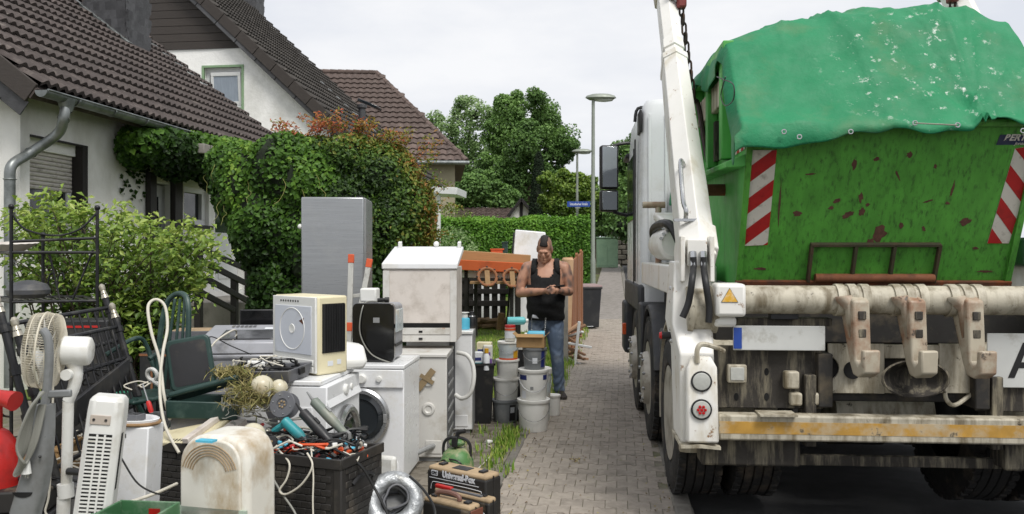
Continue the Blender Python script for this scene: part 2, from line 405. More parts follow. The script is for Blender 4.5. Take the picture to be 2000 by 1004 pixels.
# litter: dry leaves on the pavement
m_dry = M('dry_leaf', '#6b5434', .9, tint=('#4d3b22', '#6b5434', '#8d7a42', '#b4aa5e'))
r_ = np.random.default_rng(5); n = 330
Yv = 4.9 + 9 * r_.random(n) ** 1.6; side = r_.random(n)
Xv = np.where(side < .45, np.array([XL(y) for y in Yv]) + np.abs(r_.normal(0, .12, n)), np.where(side < .75, np.array([XK(y) for y in Yv]) - np.abs(r_.normal(0, .1, n)), np.array([XL(y) for y in Yv]) + 1.0 * r_.random(n)))
pt = np.stack([Xv, Yv, np.full(n, .006)], 1); k = 26; pt[:k, 0] = G(1120, 900).x + r_.normal(0, .035, k); pt[:k, 1] = G(1120, 900).y + r_.normal(0, .05, k)
o = leafcloud('leaf_litter', pt, np.tile([0, 0, 1.], (n, 1)), .018, m_dry, None, .25, seed=9); o['kind'] = 'stuff'; o['label'] = 'small dry leaves and crumbs scattered on the pavement'; o['category'] = 'leaf litter'
# ------------------------------------------------------------------ houses
m_white = M('white_render', '#eae9e4', .92, var=.05, vs=2, dirt='#cfcdc4', damt=.35, ds=1.2, bump=.55, bs=70, stretch2=(1, 1, .5))
m_whitebrick = M('white_painted_brick', '#eeedea', .9, var=.04, vs=3, bump=.9, bs=14, dirt='#c9c8c2', damt=.3, ds=.8)
m_tile1 = M('brown_roof_tile', '#453d3a', .85, var=.2, vs=9, dirt='#6b625c', damt=.25, ds=5, rnd=.16, bump=.4, bs=120, dirt2='#8d8a80', d2amt=.03, d2s=16)
m_tile2 = M('grey_roof_tile', '#37332f', .85, var=.2, vs=9, dirt='#55504a', damt=.25, ds=5, rnd=.2, bump=.3, bs=120)
m_tile3 = M('faded_roof_tile', '#5d4f49', .88, var=.2, vs=9, dirt='#746861', damt=.35, ds=5, rnd=.25, bump=.3, bs=120)
m_slate = M('slate', '#444446', .6, var=.22, vs=8, rnd=.35, bump=.4, bs=60, dirt='#5d5d5e', damt=.2, ds=5)
m_clad = M('dark_cladding', '#39332f', .75, var=.16, vs=8, stretch=(1, 1, 10), rnd=.07, bump=.3, bs=50)
m_zinc = M('zinc', '#8b8f8e', .45, .75, var=.2, vs=5, dirt='#5f6462', damt=.55, ds=4)
m_wood_dk = M('dark_stained_wood', '#1d1917', .6, var=.25, vs=6, stretch=(10, 10, 1), bump=.3, bs=60)
m_pvc = M('white_pvc', '#d5d6d5', .4, var=.03)
m_pane = M('window_glass', '#1d2226', .06, var=.3, vs=1.5, spec=.8)
m_curt = M('net_curtain_glass', '#8f99a6', .12, var=.12, vs=2, stretch=(14, 14, .3), spec=.8)
m_green = M('green_trim', '#7f9a78', .6, var=.08)
m_shut = M('shutter_slat', '#c4bfb7', .6, var=.07, vs=8, dirt='#7d776e', damt=.3, ds=6)
m_dark = M('dark_interior', '#0b0b0b', .9, var=.2)
m_conc = M('concrete', '#8b8780', .92, var=.15, vs=5, dirt='#64605a', damt=.45, ds=3, bump=.4, bs=80)
def holes(b, fixed, t, a0, a1, z0, z1, hs, axis):
    """a wall of thickness t behind the plane axis = fixed, with rectangular openings"""
    A = sorted({a0, a1, *[v for h in hs for v in h[:2]]}); Z = sorted({z0, z1, *[v for h in hs for v in h[2:]]})
    for i in range(len(A) - 1):
        for j in range(len(Z) - 1):
            ca, cz = (A[i] + A[i + 1]) / 2, (Z[j] + Z[j + 1]) / 2
            if any(h[0] < ca < h[1] and h[2] < cz < h[3] for h in hs): continue
            if axis == 'x': b.bx(fixed - t, A[i], Z[j], fixed, A[i + 1], Z[j + 1])
            else: b.bx(A[i], fixed, Z[j], A[i + 1], fixed + t, Z[j + 1])
    return b
def pan(wd, ln, humps, hh, th):
    n = humps * 6; vs = []; top = []
    for i in range(n + 1):
        x = wd * i / n; z = hh * (.5 - .5 * math.cos(2 * math.pi * humps * i / n)) ** .8; top.append((x, z))
    for x, z in top: vs.append((x, 0, z + th))
    for x, z in top: vs.append((x, ln, z + .004))
    for x, z in top: vs.append((x, .004, z - th * .3))
    k = n + 1; fs = []
    for i in range(n): fs += [(i, i + 1, k + i + 1, k + i), (i + 1, i, 2 * k + i, 2 * k + i + 1)]
    return vs, fs
def tiles(fr, roof, m, ncol, nrow, mat, wd=.3, exp=.34, humps=2, hh=.045, inside=None, limit=300, stagger=0.):
    """lays tiles on a roof plane: m maps (across, up the slope, normal) to house coordinates"""
    vs, fs = pan(wd, exp + .07, humps, hh, .036)
    b = MB(); b.add(vs, fs); proto = b.build('roof_tile', mat, roof, smooth=40); cand = []
    for r in range(nrow):
        for c in range(ncol):
            a, u = c * wd + (stagger if r % 2 else 0), r * exp
            if inside and not inside(a + wd / 2, u + exp / 2): continue
            w = fr.world(m @ Vector((a + wd / 2, u + exp / 2, 0))); px, py = 1000 + FPX * w.x / w.y, HZ - FPX * (w.z - CAMH) / w.y
            vis = -15 < px < 2010 and -15 < py
            cand.append((w.y if vis else 1e6 + w.y, a, u))
    cand.sort(); rest = MB()
    for i, (d, a, u) in enumerate(cand):
        mm = m @ Matrix.Translation((a, u, .034 + rng.uniform(0, .005))) @ Euler((-.085 + rng.uniform(-.006, .006), rng.uniform(-.008, .008), rng.uniform(-.006, .006))).to_matrix().to_4x4()
        if i < limit and d < 1e6:
            o = proto if i == 0 else copyobj(proto, roof); o.matrix_local = mm
        else: rest.add(vs, fs, mm)
    if rest.v:
        o = rest.build('more_roof_tiles', mat, roof, smooth=40); o['kind'] = 'stuff'
def roofmat(zE, p, y0=0, x0=0):
    th = math.atan(p); c, s = math.cos(th), math.sin(th)
    m = Matrix(((0, -c, s, x0), (1, 0, 0, y0), (0, s, c, zE), (0, 0, 0, 1))); return m
def hitroof(fr, x, y, zE, p):
    o = fr.loc((0, 0, CAMH)); d = fr.loc(P(x, y, 1.)) - o; t = (zE - o.z - p * o.x) / (d.z + p * d.x); return o + d * t

# ---- the first house: white render, brown tiles
Z1, P1 = 3.40, .77
s_ = 326 / (Z1 - CAMH); H1 = Frame(-925 / s_, 1600 / s_, 6.95)
h1 = thing('tiled_house', 'white rendered house with brown tiled roof, zinc gutter and half-closed roller shutter', 'house', H1.o, H1.rz)
LEN1, XW = 8.05, -.45
w0, w1 = H1.hit(58, 262, 'x', XW), H1.hit(172, 430, 'x', XW)
d0, d1 = H1.hit(302, 355, 'x', XW), H1.hit(340, 500, 'x', XW)
v0, v1 = H1.hit(359, 362, 'x', XW), H1.hit(408, 441, 'x', XW)
q0, q1 = H1.hit(420, 385, 'x', XW), H1.hit(474, 500, 'x', XW)
wz0 = w1.z - .35
hs = [(w0.y, w1.y, wz0, w0.z), (d0.y, d1.y, .9, d0.z), (v0.y, v1.y, v1.z, v0.z), (q0.y, q1.y, .95, q0.z)]
b = holes(MB(), XW, .32, .3, LEN1 - .25, -.2, Z1 + .28, hs, 'x')
# near gable, far gable and back
b.prism([(XW - .32, -.2), (XW - .32, Z1 + .27), (-5.2, Z1 + 3.9), (-9.6, Z1 + .3), (-9.6, -.2)], -.3, -.62, Matrix(((1, 0, 0, 0), (0, 0, -1, 0), (0, 1, 0, 0), (0, 0, 0, 1))))
b.prism([(XW - .32, -.2), (XW - .32, Z1 + .27), (-5.2, Z1 + 3.9), (-9.6, Z1 + .3), (-9.6, -.2)], -(LEN1 - .6), -(LEN1 - .25), Matrix(((1, 0, 0, 0), (0, 0, -1, 0), (0, 1, 0, 0), (0, 0, 0, 1))))
wl = b.build('wall', m_white, h1, smooth=0)
b = MB(); b.bx(XW - .9, .62, .0, XW - .86, LEN1 - .6, Z1); b.build('room_back', m_dark, h1, smooth=0)
mr = roofmat(Z1, P1); slope = math.hypot(1, P1)
b = MB(); b.bx(-.02, -.005, -.14, LEN1, 5.1 * slope, -.01, mr)
m2 = Matrix(((0, .79, -.61, -5.1), (1, 0, 0, 0), (0, -.61, .79, Z1 + 5.1 * P1 - .02), (0, 0, 0, 1)))
m2 = Matrix(((0, -.79, -.61, -5.1), (1, 0, 0, 0), (0, -.61, .79, Z1 + 5.1 * P1 - .02), (0, 0, 0, 1)))
b.bx(-.02, .0, -.14, LEN1, 6.4, .0, m2)
rf = b.build('roof', m_tile1, h1, smooth=0)
tiles(H1, rf, mr, 27, 19, m_tile1)
# verge: slate boards on the rake of the near gable
for i in range(8):
    b = MB(); b.bx(-.035, i * .8 + .02, -.2, .0, i * .8 + .79, .03, mr); o = b.build('verge_board', m_clad, h1, bevel=.006)
for i in range(9):
    for k in range(2):
        b = MB(); b.bx(.0 - .012 * k, i * .62 + .3 * k, -.37 + .0 * k - .14 * k, .015 - .012 * k, i * .62 + .61 + .3 * k, -.19 - .15 * k, mr); b.build('verge_slate', m_slate, h1, bevel=.004)
# gutter and downpipe
pts = [(.06 + .075 * math.cos(t), -.03 - .075 * math.sin(t)) for t in frange(0, math.pi, 10)]
b = MB(); ring0 = [(x, 0.0, Z1 + z) for x, z in pts] + [(x * .96 + .003, 0.0, Z1 + z + .006) for x, z in reversed(pts)]
b.loft([[(v[0], yy, v[2]) for v in ring0] for yy in (-.03, LEN1 * .25, LEN1 * .5, LEN1 * .75, LEN1 + .02)])
b.prism(pts, 0, .01, Matrix(((1, 0, 0, 0), (0, 0, 1, -.04), (0, 1, 0, Z1), (0, 0, 0, 1))))
gt = b.build('gutter', m_zinc, h1, smooth=40); fix_normals(gt)
b = MB(); b.tube([(.06 + .078, -.03, Z1 - .028), (.06 + .078, LEN1 + .02, Z1 - .028)], .013, 8); b.build('bead', m_zinc, gt)
for i in range(11): b = MB(); b.loft([[(x * 1.06, yy, Z1 + z * 1.06) for x, z in pts] for yy in (.5 + i * .7, .53 + i * .7)], closed_ring=False, caps=False); b.build('gutter_bracket', m_zinc, gt, solid=.006)
pj = [H1.hit(128, 198, 'x', .05), H1.hit(124, 232, 'x', .05), H1.hit(112, 262, 'x', -.08), H1.hit(60, 298, 'x', -.34), H1.hit(24, 322, 'x', -.38), H1.hit(19, 350, 'x', -.39)]
pj = [Vector((.06, pj[0].y, pj[0].z))] + pj[1:] + [Vector((pj[-1].x, pj[-1].y, .1))]
dp = MB(); dp.tube(catmull(pj[:-1], 6) + [pj[-1]], .057, 16); dpo = dp.build('downpipe', m_zinc, h1)
b = MB(); b.lathe([(.1, 0), (.075, -.09), (.06, -.14)], 20, Matrix.Translation(pj[0] + Vector((0, 0, .02))), cap=False); b.build('pipe_funnel', m_zinc, dpo)
for q in (pj[-2], pj[3], pj[1]):
    b = MB(); b.ring(q, .06, .008, axis=(0, 0, 1) if q is pj[-2] else (.1, -.7, -.6)); b.build('pipe_collar', m_zinc, dpo)
# roller-shutter window
wi = MB(); wi.bx(XW - .26, w0.y, wz0, XW - .24, w1.y, w0.z); win = wi.build('window', m_dark, h1, smooth=0)
b = MB(); zt = H1.hit(110, 300, 'x', XW - .1).z; zb = H1.hit(110, 373, 'x', XW - .1).z
b.bx(XW - .2, w0.y + .01, zt, XW - .09, w1.y - .12, w0.z - .01); b.build('shutter_box', m_white, win, bevel=.004)
ns = max(6, int((zt - zb) / .05))
sb = MB(); hsl = (zt - zb) / ns; sb.loft([[(XW - .15, yy, 0), (XW - .135, yy, hsl * .15), (XW - .13, yy, hsl * .5), (XW - .137, yy, hsl * .85), (XW - .15, yy, hsl * .97)] for yy in (w0.y + .02, w1.y - .13)]); so_ = sb.build('shutter_slat', m_shut, win); fix_normals(so_)
for i in range(ns):
    o = so_ if i == 0 else copyobj(so_, win); o.location = (0, 0, zb + hsl * i)
b = MB(); b.bx(XW - .14, w1.y - .12, wz0, XW + .012, w1.y - .02, w0.z - .012); b.bx(XW - .02, w0.y, w0.z - .025, XW + .014, w1.y - .02, w0.z - .001); b.build('window_reveal', m_wood_dk, win, bevel=.003)
b = MB(); b.bx(XW - .2, w0.y, wz0, XW - .14, w0.y + .07, zb); b.bx(XW - .2, w1.y - .2, wz0, XW - .14, w1.y - .13, zb); b.bx(XW - .2, w0.y, wz0, XW - .13, w1.y - .13, wz0 + .07); b.build('window_frame', m_pvc, win, bevel=.004)
b = MB(); b.bx(XW - .18, w0.y + .07, wz0 + .07, XW - .172, w1.y - .2, zb); b.build('pane', m_pane, win)
# entrance: door, side window, second door, dark posts
dr = MB(); dr.bx(XW - .2, d0.y + .02, .92, XW - .14, d1.y - .02, d0.z - .02); door = dr.build('door', m_pvc, h1, bevel=.006)
ym = (d0.y + d1.y) / 2
b = MB(); b.bx(XW - .139, ym - .1, 1.6, XW - .132, ym + .06, 2.45); b.build('door_pane', m_pane, door)
b = MB(); b.cyl((XW - .1, d1.y - .2, 1.75), (XW - .1, d1.y - .2, 2.15), .018, n=10); b.build('door_handle', m_zinc, door)
for xa, xb in ((291, 303), (339, 354)):
    a0, a1 = H1.hit(xa, 360, 'x', XW + .06), H1.hit(xb, 360, 'x', XW + .06)
    b = MB(); b.bx(XW + .002, a0.y, .8, XW + .09, a1.y, d0.z + .12); b.build('door_post', m_wood_dk, h1, bevel=.006)
wi = MB(); t = .09
for (y0, y1, z0, z1) in ((v0.y, v1.y, v1.z, v1.z + t), (v0.y, v1.y, v0.z - t, v0.z), (v0.y, v0.y + t, v1.z + t, v0.z - t), (v1.y - t * 1.4, v1.y, v1.z + t, v0.z - t)): wi.bx(XW - .16, y0, z0, XW - .06, y1, z1)
w2 = wi.build('side_window', m_pvc, h1, bevel=.006)
b = MB(); b.bx(XW - .13, v0.y + t, v1.z + t, XW - .12, v1.y - t, v0.z - t); b.build('pane', m_pane, w2)
b = MB(); b.bx(XW - .05, v0.y - .05, v1.z - .06, XW + .06, v1.y + .05, v1.z - .002); b.build('sill', m_wood_dk, w2, bevel=.004)
wi = MB(); zq = H1.hit(450, 455, 'x', XW).z
wi.bx(XW - .16, q0.y, .95, XW - .1, q1.y, zq); wi.bx(XW - .16, q0.y, zq, XW - .1, q0.y + .12, q0.z); wi.bx(XW - .16, q1.y - .12, zq, XW - .1, q1.y, q0.z); wi.bx(XW - .16, q0.y + .12, q0.z - .12, XW - .1, q1.y - .12, q0.z)
dq = wi.build('panel_door', m_pvc, h1, bevel=.005)
b = MB(); b.bx(XW - .14, q0.y + .12, zq, XW - .12, q1.y - .12, q0.z - .12); b.build('pane', m_pane, dq)
b = MB(); b.bx(XW - .1, q0.y + .3, 1.15, XW - .085, q1.y - .3, zq - .12); b.build('door_panel', m_pvc, dq, bevel=.01)
a0 = H1.hit(481, 400, 'x', XW); b = MB(); b.bx(XW + .003, a0.y - .08, .8, XW + .07, a0.y + .1, a0.z + .3); b.build('door_post', m_wood_dk, h1, bevel=.005)
# steps
for i in range(5):
    b = MB(); b.bx(XW + .002, d0.y + .2 + i * .45, 0, XW + 1.15, q1.y - .4 + i * .012 - .0, .86 - i * .17) if i == 0 else b.bx(XW + .004, q1.y - .4 + (i - 1) * .3, 0, XW + 1.15, q1.y - .4 + i * .3 - .003, .86 - i * .17)
    b.build('step', m_conc, h1, bevel=.01)
# chimney clad in slates
cc = hitroof(H1, 248, 90, Z1, P1); cx1, cy0 = cc.x, cc.y; cw, cd = .85, .72
b = MB(); b.bx(cx1 - cw, cy0, cc.z - .4, cx1, cy0 + cd, cc.z + 2.6); ch = b.build('chimney', m_slate, rf, smooth=0)
ns_ = 0
def slate_shape(w, h): return [(-w / 2, h), (w / 2, h), (w / 2, h * .25), (w * .22, 0), (-w * .3, .01), (-w / 2, h * .2)]
sl1 = MB(); sl1.prism(slate_shape(.15, .26), 0, .009); slo = sl1.build('slate', m_slate, ch, smooth=0); firsts = True
for face in range(2):
    wd_ = cw if face == 0 else cd; nc = int(wd_ / .14) + 1
    for r in range(13):
        for c in range(nc):
            a = (c + .5) * wd_ / nc - (.035 if r % 2 else -.03); z = cc.z - .25 + r * .165
            if face == 0 and z < cc.z + (wd_ - a) * 0 + P1 * (cw - a) - .12: continue
            if face == 0: m = Matrix(((1, 0, 0, cx1 - cw + a), (0, 0, -1, cy0 - .003), (0, 1, 0, z), (0, 0, 0, 1)))
            else: m = Matrix(((0, 0, 1, cx1 + .003), (1, 0, 0, cy0 + a), (0, 1, 0, z), (0, 0, 0, 1)))
            m = m @ Euler((.075, rng.uniform(-.01, .01), rng.uniform(-.03, .03))).to_matrix().to_4x4()
            o = slo if firsts else copyobj(slo, ch); firsts = False; o.matrix_local = m
b = MB(); f0 = .09
b.beam((cx1 + .05, cy0 - .1, cc.z + .03), (cx1 + .05, cy0 + cd + .15, cc.z + .03), .2, .012, up=(P1, 0, 1)); b.beam((cx1 + .1, cy0 - .08, cc.z + .0), (cx1 - 1.0, cy0 - .08, cc.z + 1.1 * P1 + .0), .14, .09, up=(0, 0, 1)); b.build('flashing', m_zinc, rf, bevel=.004)
vv = hitroof(H1, 345, 130, Z1, P1); b = MB(); b.beam(Vector(vv) + Vector((-.6, 0, .6 * P1 + .06)), Vector(vv) + Vector((.75, 0, -.75 * P1 + .06)), .22, .05, up=(P1, 0, 1)); b.build('snow_plank', m_zinc, rf, bevel=.01)
# handrail of the steps
hr = thing('stair_railing', 'dark stained wooden railing sloping down beside the entrance steps', 'railing', H1.world((.75, d1.y + 1, 0)), H1.rz)
base = Vector((.75, d1.y + 1, 0))
for (a, bq) in (((385, 483), (492, 530)), ((390, 508), (478, 552)), ((372, 528), (492, 592)), ((362, 555), (458, 606))):
    p0, p1 = H1.hit(*a, 'x', .8), H1.hit(*bq, 'x', .8)
    b = MB(); b.beam(p0 - base, p1 - base, .035, .085); b.build('rail', m_wood_dk, hr, bevel=.006)
for x_, yt in ((458, 540), (388, 470)):
    p0 = H1.hit(x_, yt, 'x', .75); b = MB(); b.bx(-.045, p0.y - base.y - .045, 0, .045, p0.y - base.y + .045, p0.z); b.build('post', m_wood_dk, hr, bevel=.006)

# ---- the second house: white gable under dark boards
tmp = Frame(*(P(645, 228, 20.)[:2]), 6.95); zv = P(645, 228, 20.).z
pq = tmp.hit(404, 0, 'y', 0); P2 = (pq.z - zv) / (-pq.x)
Z2 = 3.7; ex = (zv - Z2) / P2; og = tmp.world((ex, 0, 0)); H2 = Frame(og.x, og.y, 6.95)
h2 = thing('gabled_house', 'white gabled house with dark boarded gable top and green framed window', 'house', H2.o, H2.rz)
zc = H2.hit(350, 98, 'y', .25).z; LEN2 = 7.5
a0, a1 = H2.hit(399, 133, 'y', .25), H2.hit(472, 210, 'y', .25)
MG = Matrix(((1, 0, 0, 0), (0, 0, -1, 0), (0, 1, 0, 0), (0, 0, 0, 1)))
RX = -8.2; roofz = lambda x: Z2 - P2 * x - .1
b = MB(); xr = -.3; xs = [-12, a0.x, a1.x, xr]
# wall pieces round the window opening (top follows the boards, right edge follows the verge)
xc = (Z2 - .1 - zc) / P2
b.prism([(-12, 0), (-.35, 0), (-.35, roofz(-.35)), (xc, zc), (a1.x, zc), (a1.x, a1.z), (a0.x, a1.z), (a0.x, zc), (-12, zc)], -.25, -.55, MG)
b.prism([(a0.x, a0.z), (a1.x, a0.z), (a1.x, zc), (a0.x, zc)], -.25, -.55, MG)
b.bx(-.65, .55, 0, -.35, LEN2 - .3, Z2 + .1); b.bx(-12, LEN2 - .6, 0, -.65, LEN2 - .3, Z2 + .2)
w_ = b.build('wall', m_whitebrick, h2, smooth=0); fix_normals(w_)
nb = 14; bh = .2
b = MB(); b.prism([(-9.5, zc + .02), (xc - .05, zc + .02), (xc - 2.6, zc + 2.6 * P2), (-9.5, zc + 2.6 * P2)], -.262, -.3, MG); b.build('gable_backing', m_wood_dk, h2)
for i in range(nb):
    z0, z1 = zc + .003 + i * bh, zc + (i + 1) * bh - .007
    xe0, xe1 = (Z2 - .1 - z0) / P2, (Z2 - .1 - z1) / P2
    b = MB(); b.prism([(-9.5, z0), (xe0, z0), (xe1, z1), (-9.5, z1)], -.2 - .012, -.26, MG @ Matrix.Rotation(0, 4, 'X')); b.build('gable_board', m_clad, h2, bevel=.004)
g_ = .06
b = MB()
for (x0, x1, z0, z1) in ((a0.x - g_, a1.x + g_, a1.z - g_, a1.z), (a0.x - g_, a1.x + g_, a0.z, a0.z + g_), (a0.x - g_, a0.x, a1.z, a0.z), (a1.x, a1.x + g_, a1.z, a0.z)): b.bx(x0, .225, z0, x1, .3, z1)
wnd = b.build('window', m_green, h2, bevel=.004)
b = MB(); t = .09
for (x0, x1, z0, z1) in ((a0.x, a1.x, a0.z - t * 1.3, a0.z), (a0.x, a1.x, a1.z, a1.z + t), (a0.x, a0.x + t, a1.z + t, a0.z - t), (a1.x - t, a1.x, a1.z + t, a0.z - t)): b.bx(x0 + .002, .36, z0, x1 - .002, .44, z1)
b.build('window_frame', m_pvc, wnd, bevel=.006)
b = MB(); m = Matrix.Translation((0, .40, a1.z + t)) @ Matrix.Rotation(.10, 4, 'X'); hh_ = a0.z - a1.z - t * 2.2; x0, x1 = a0.x + t + .06, a1.x - t * .6
for q in ((x0, x1, 0, t), (x0, x1, hh_ - t, hh_), (x0, x0 + t * .8, t, hh_ - t), (x1 - t * .8, x1, t, hh_ - t)): b.bx(q[0], -.05, q[2], q[1], 0, q[3], m)
sash = b.build('tilted_sash', m_pvc, wnd, bevel=.006)
b = MB(); b.bx(x0 + t * .8, -.03, t, x1 - t * .8, -.022, hh_ - t, m); b.build('pane', m_curt, wnd)
b = MB(); b.bx(a0.x, .50, a1.z, a1.x, .52, a0.z); b.build('room_back', m_dark, wnd)
mr2 = roofmat(Z2, P2); sl2 = math.hypot(1, P2)
b = MB(); b.bx(0, 0, -.2, LEN2, 8.2 * sl2, -.01, mr2); rf2 = b.build('roof', m_tile2, h2, smooth=0)
tiles(H2, rf2, mr2, 25, 27, m_tile2, exp=.345)
for i in range(18):
    b = MB(); b.bx(-.04, i * .62 + .005, -.2, -.002, i * .62 + .61, .05, mr2); b.build('verge_board', m_clad, h2, bevel=.006)
for i in range(16):
    b = MB(); b.bx(-.02, i * .7 + .01, -.3, .06, i * .7 + .69, -.202, mr2); b.build('soffit_slate', m_slate, h2, bevel=.004)
c2 = hitroof(H2, 515, 32, Z2, P2)
b = MB(); b.bx(c2.x - .75, c2.y - .65, c2.z - .5, c2.x, c2.y, c2.z + 2.2); c2o = b.build('chimney', m_slate, rf2, smooth=0)
f_ = True
for face in range(2):
    for r in range(10):
        for c in range(5):
            wd_ = .75 if face == 0 else .65; a = (c + .5) * wd_ / 5 + (.02 if r % 2 else -.02); z = c2.z - .1 + r * .19
            m = Matrix(((1, 0, 0, c2.x - .75 + a), (0, 0, -1, c2.y - .653), (0, 1, 0, z), (0, 0, 0, 1))) if face == 0 else Matrix(((0, 0, 1, c2.x + .003), (1, 0, 0, c2.y - .65 + a), (0, 1, 0, z), (0, 0, 0, 1)))
            o = copyobj(slo, c2o); o.matrix_local = m @ Euler((.035, 0, rng.uniform(-.03, .03))).to_matrix().to_4x4()
for (x_, y_, dx, kind) in ((680, 215, .9, 'snow_plank'), (725, 255, .5, 'snow_plank')):
    q = hitroof(H2, x_, y_, Z2, P2); b = MB(); b.beam(q + Vector((-dx, 0, dx * P2 + .07)), q + Vector((dx, 0, -dx * P2 + .07)), .25, .05, up=(P2, 0, 1)); b.build(kind, m_zinc, rf2, bevel=.01)
q = hitroof(H2, 707, 250, Z2, P2); b = MB(); b.lathe([(.1, 0), (.1, .55), (.14, .57), (.14, .66), (.02, .7)], 14, Matrix.Translation(q)); b.build('vent_pipe', m_slate, rf2)
q = hitroof(H2, 722, 212, Z2, P2); b = MB(); b.box(q + Vector((0, 0, .14)), (.8, .75, .12), (0, math.atan(P2) - .35, 0)); b.build('skylight', m_pane, rf2, bevel=.02)

# ---- the third house: beige walls, hipped roof
m_beige = M('beige_block_wall', '#a59d84', .92, var=.08, vs=2, bump=.4, bs=30, dirt='#8d8670', damt=.35, ds=1)
Y3 = 33.; c3 = P(906, 316, Y3); H3 = Frame(c3.x, Y3, -5.0)
h3 = thing('hipped_house', 'beige house with a steep hipped roof of faded brown tiles', 'house', H3.o, H3.rz)
Z3 = c3.z; W3, D3 = 13.0, 9.0
b = MB(); b.bx(-W3 + .4, .45, -.5, -.35, D3 - .45, Z3 + .05); b.build('wall', m_beige, h3, smooth=0)
rp_ = H3.hit(735, 143, 'y', 4.5); run = -rp_.x; rise = rp_.z - Z3; p3 = rise / 4.5
b = MB(); A_ = [(-W3, 0, Z3), (.1, 0, Z3), (.1, D3, Z3), (-W3, D3, Z3), (-W3 + run, 4.5, Z3 + rise), (-run, 4.5, Z3 + rise)]
b.add(A_, [(0, 1, 5, 4), (1, 2, 5), (2, 3, 4, 5), (3, 0, 4), (0, 3, 2, 1)]); rf3 = b.build('roof', m_tile3, h3, smooth=0)
th = math.atan(p3); c_, s__ = math.cos(th), math.sin(th)
m3 = Matrix(((1, 0, 0, -W3), (0, c_, -s__, -.03), (0, s__, c_, Z3 + .0), (0, 0, 0, 1))); sl3 = math.hypot(4.5, rise)
tiles(H3, rf3, m3, 44, int(sl3 / .36), m_tile3, exp=.36, humps=1, hh=.05, inside=lambda a, u: a > run * u / sl3 and a < W3 + .1 - run * u / sl3)
hp0, hp1 = Vector((.1, -.02, Z3 + .03)), Vector((-run, 4.5, Z3 + rise + .03))
ht = MB(); ht.lathe([(.13, 0), (.11, .36)], 10); hto = ht.build('ridge_tile', m_tile3, rf3)
n_ = int((hp1 - hp0).length / .33); q_ = Vector((0, 0, 1)).rotation_difference((hp1 - hp0).normalized()).to_euler()
for i in range(n_):
    o = hto if i == 0 else copyobj(hto, rf3); o.location = hp0.lerp(hp1, i / n_); o.rotation_euler = q_
for i in range(14): o = copyobj(hto, rf3); o.location = (-run - .34 - i * .34, 4.5, Z3 + rise + .02); o.rotation_euler = (0, R(90), 0)
b = MB(); b.tube([(-W3, -.1, Z3 - .05), (.22, -.1, Z3 - .05)], .085, 12); b.build('gutter', m_zinc, h3)
q0_, q1_ = H3.hit(650, 330, 'y', .45), H3.hit(800, 400, 'y', .45)
# ---- white porch canopy in front of it
cp = P(857, 470, 21.5)
pc = thing('porch_canopy', 'small white timber canopy on a slim white post by the red maple', 'canopy', (cp.x, 21.5, LZ(17)), H1.rz)
zt_ = P(0, 378, 21.5).z - LZ(17)
b = MB(); b.bx(-.045, -.045, 0, .045, .045, zt_); b.build('post', m_pvc, pc, bevel=.006)
b = MB(); b.bx(-1.4, -.2, zt_ - .02, .35, 1.2, zt_ + .16, Matrix.Rotation(.06, 4, 'Y')); b.build('canopy_roof', m_pvc, pc, bevel=.01)
# ---- low brown-roofed bungalow beyond the hedge
Y4 = 47.; e4 = P(905, 428, Y4); r4 = P(905, 403, Y4)
h4 = thing('bungalow', 'low bungalow with brown tiled roof and black-and-white gable beyond the hedge', 'house', (e4.x, Y4, gz(Y4)), 0)
zz = lambda v: v - gz(Y4)
b = MB(); b.bx(-2.5, .3, -.3, 3.7, 5, zz(e4.z)); b.build('wall', m_white, h4, smooth=0)
b = MB(); b.add([(-3, 0, zz(e4.z)), (3.2, 0, zz(e4.z)), (3.2, 2.6, zz(r4.z) + .05), (-3, 2.6, zz(r4.z) + .05), (-3, 5.2, zz(e4.z)), (3.2, 5.2, zz(e4.z))], [(0, 1, 2, 3), (3, 2, 5, 4)]); rf4 = b.build('roof', m_tile3, h4, smooth=0)
p4 = math.atan((r4.z - e4.z + .05) / 2.6); m4 = Matrix(((1, 0, 0, -3), (0, math.cos(p4), -math.sin(p4), 0), (0, math.sin(p4), math.cos(p4), zz(e4.z)), (0, 0, 0, 1)))
tiles(Frame(e4.x, Y4, 0), rf4, m4, 20, 7, m_tile3, exp=.38, humps=1, hh=.05, limit=140)
g0, g1, g2 = P(992, 425, Y4 - .4), P(1018, 392, Y4 - .4), P(1046, 425, Y4 - .4); ox = e4.x
b = MB(); b.prism([(g0.x - ox, zz(g0.z) - .8), (g2.x - ox, zz(g2.z) - .8), (g2.x - ox, zz(g2.z)), (g1.x - ox, zz(g1.z)), (g0.x - ox, zz(g0.z))], .35, .6, Matrix(((1, 0, 0, 0), (0, 0, -1, 0), (0, 1, 0, 0), (0, 0, 0, 1)))); b.build('gable', m_white, h4, smooth=0)
b = MB()
for u, v in ((g0, g1), (g1, g2)): b.beam((u.x - ox, -.75, zz(u.z) + .05), (v.x - ox, -.75, zz(v.z) + .05), .5, .16, up=(0, 0, 1))
b.beam((g1.x - ox, -.62, zz(g0.z) - .8), (g1.x - ox, -.62, zz(g1.z)), .18, .05, up=(0, 1, 0)); b.build('timber', m_wood_dk, h4, bevel=.01)

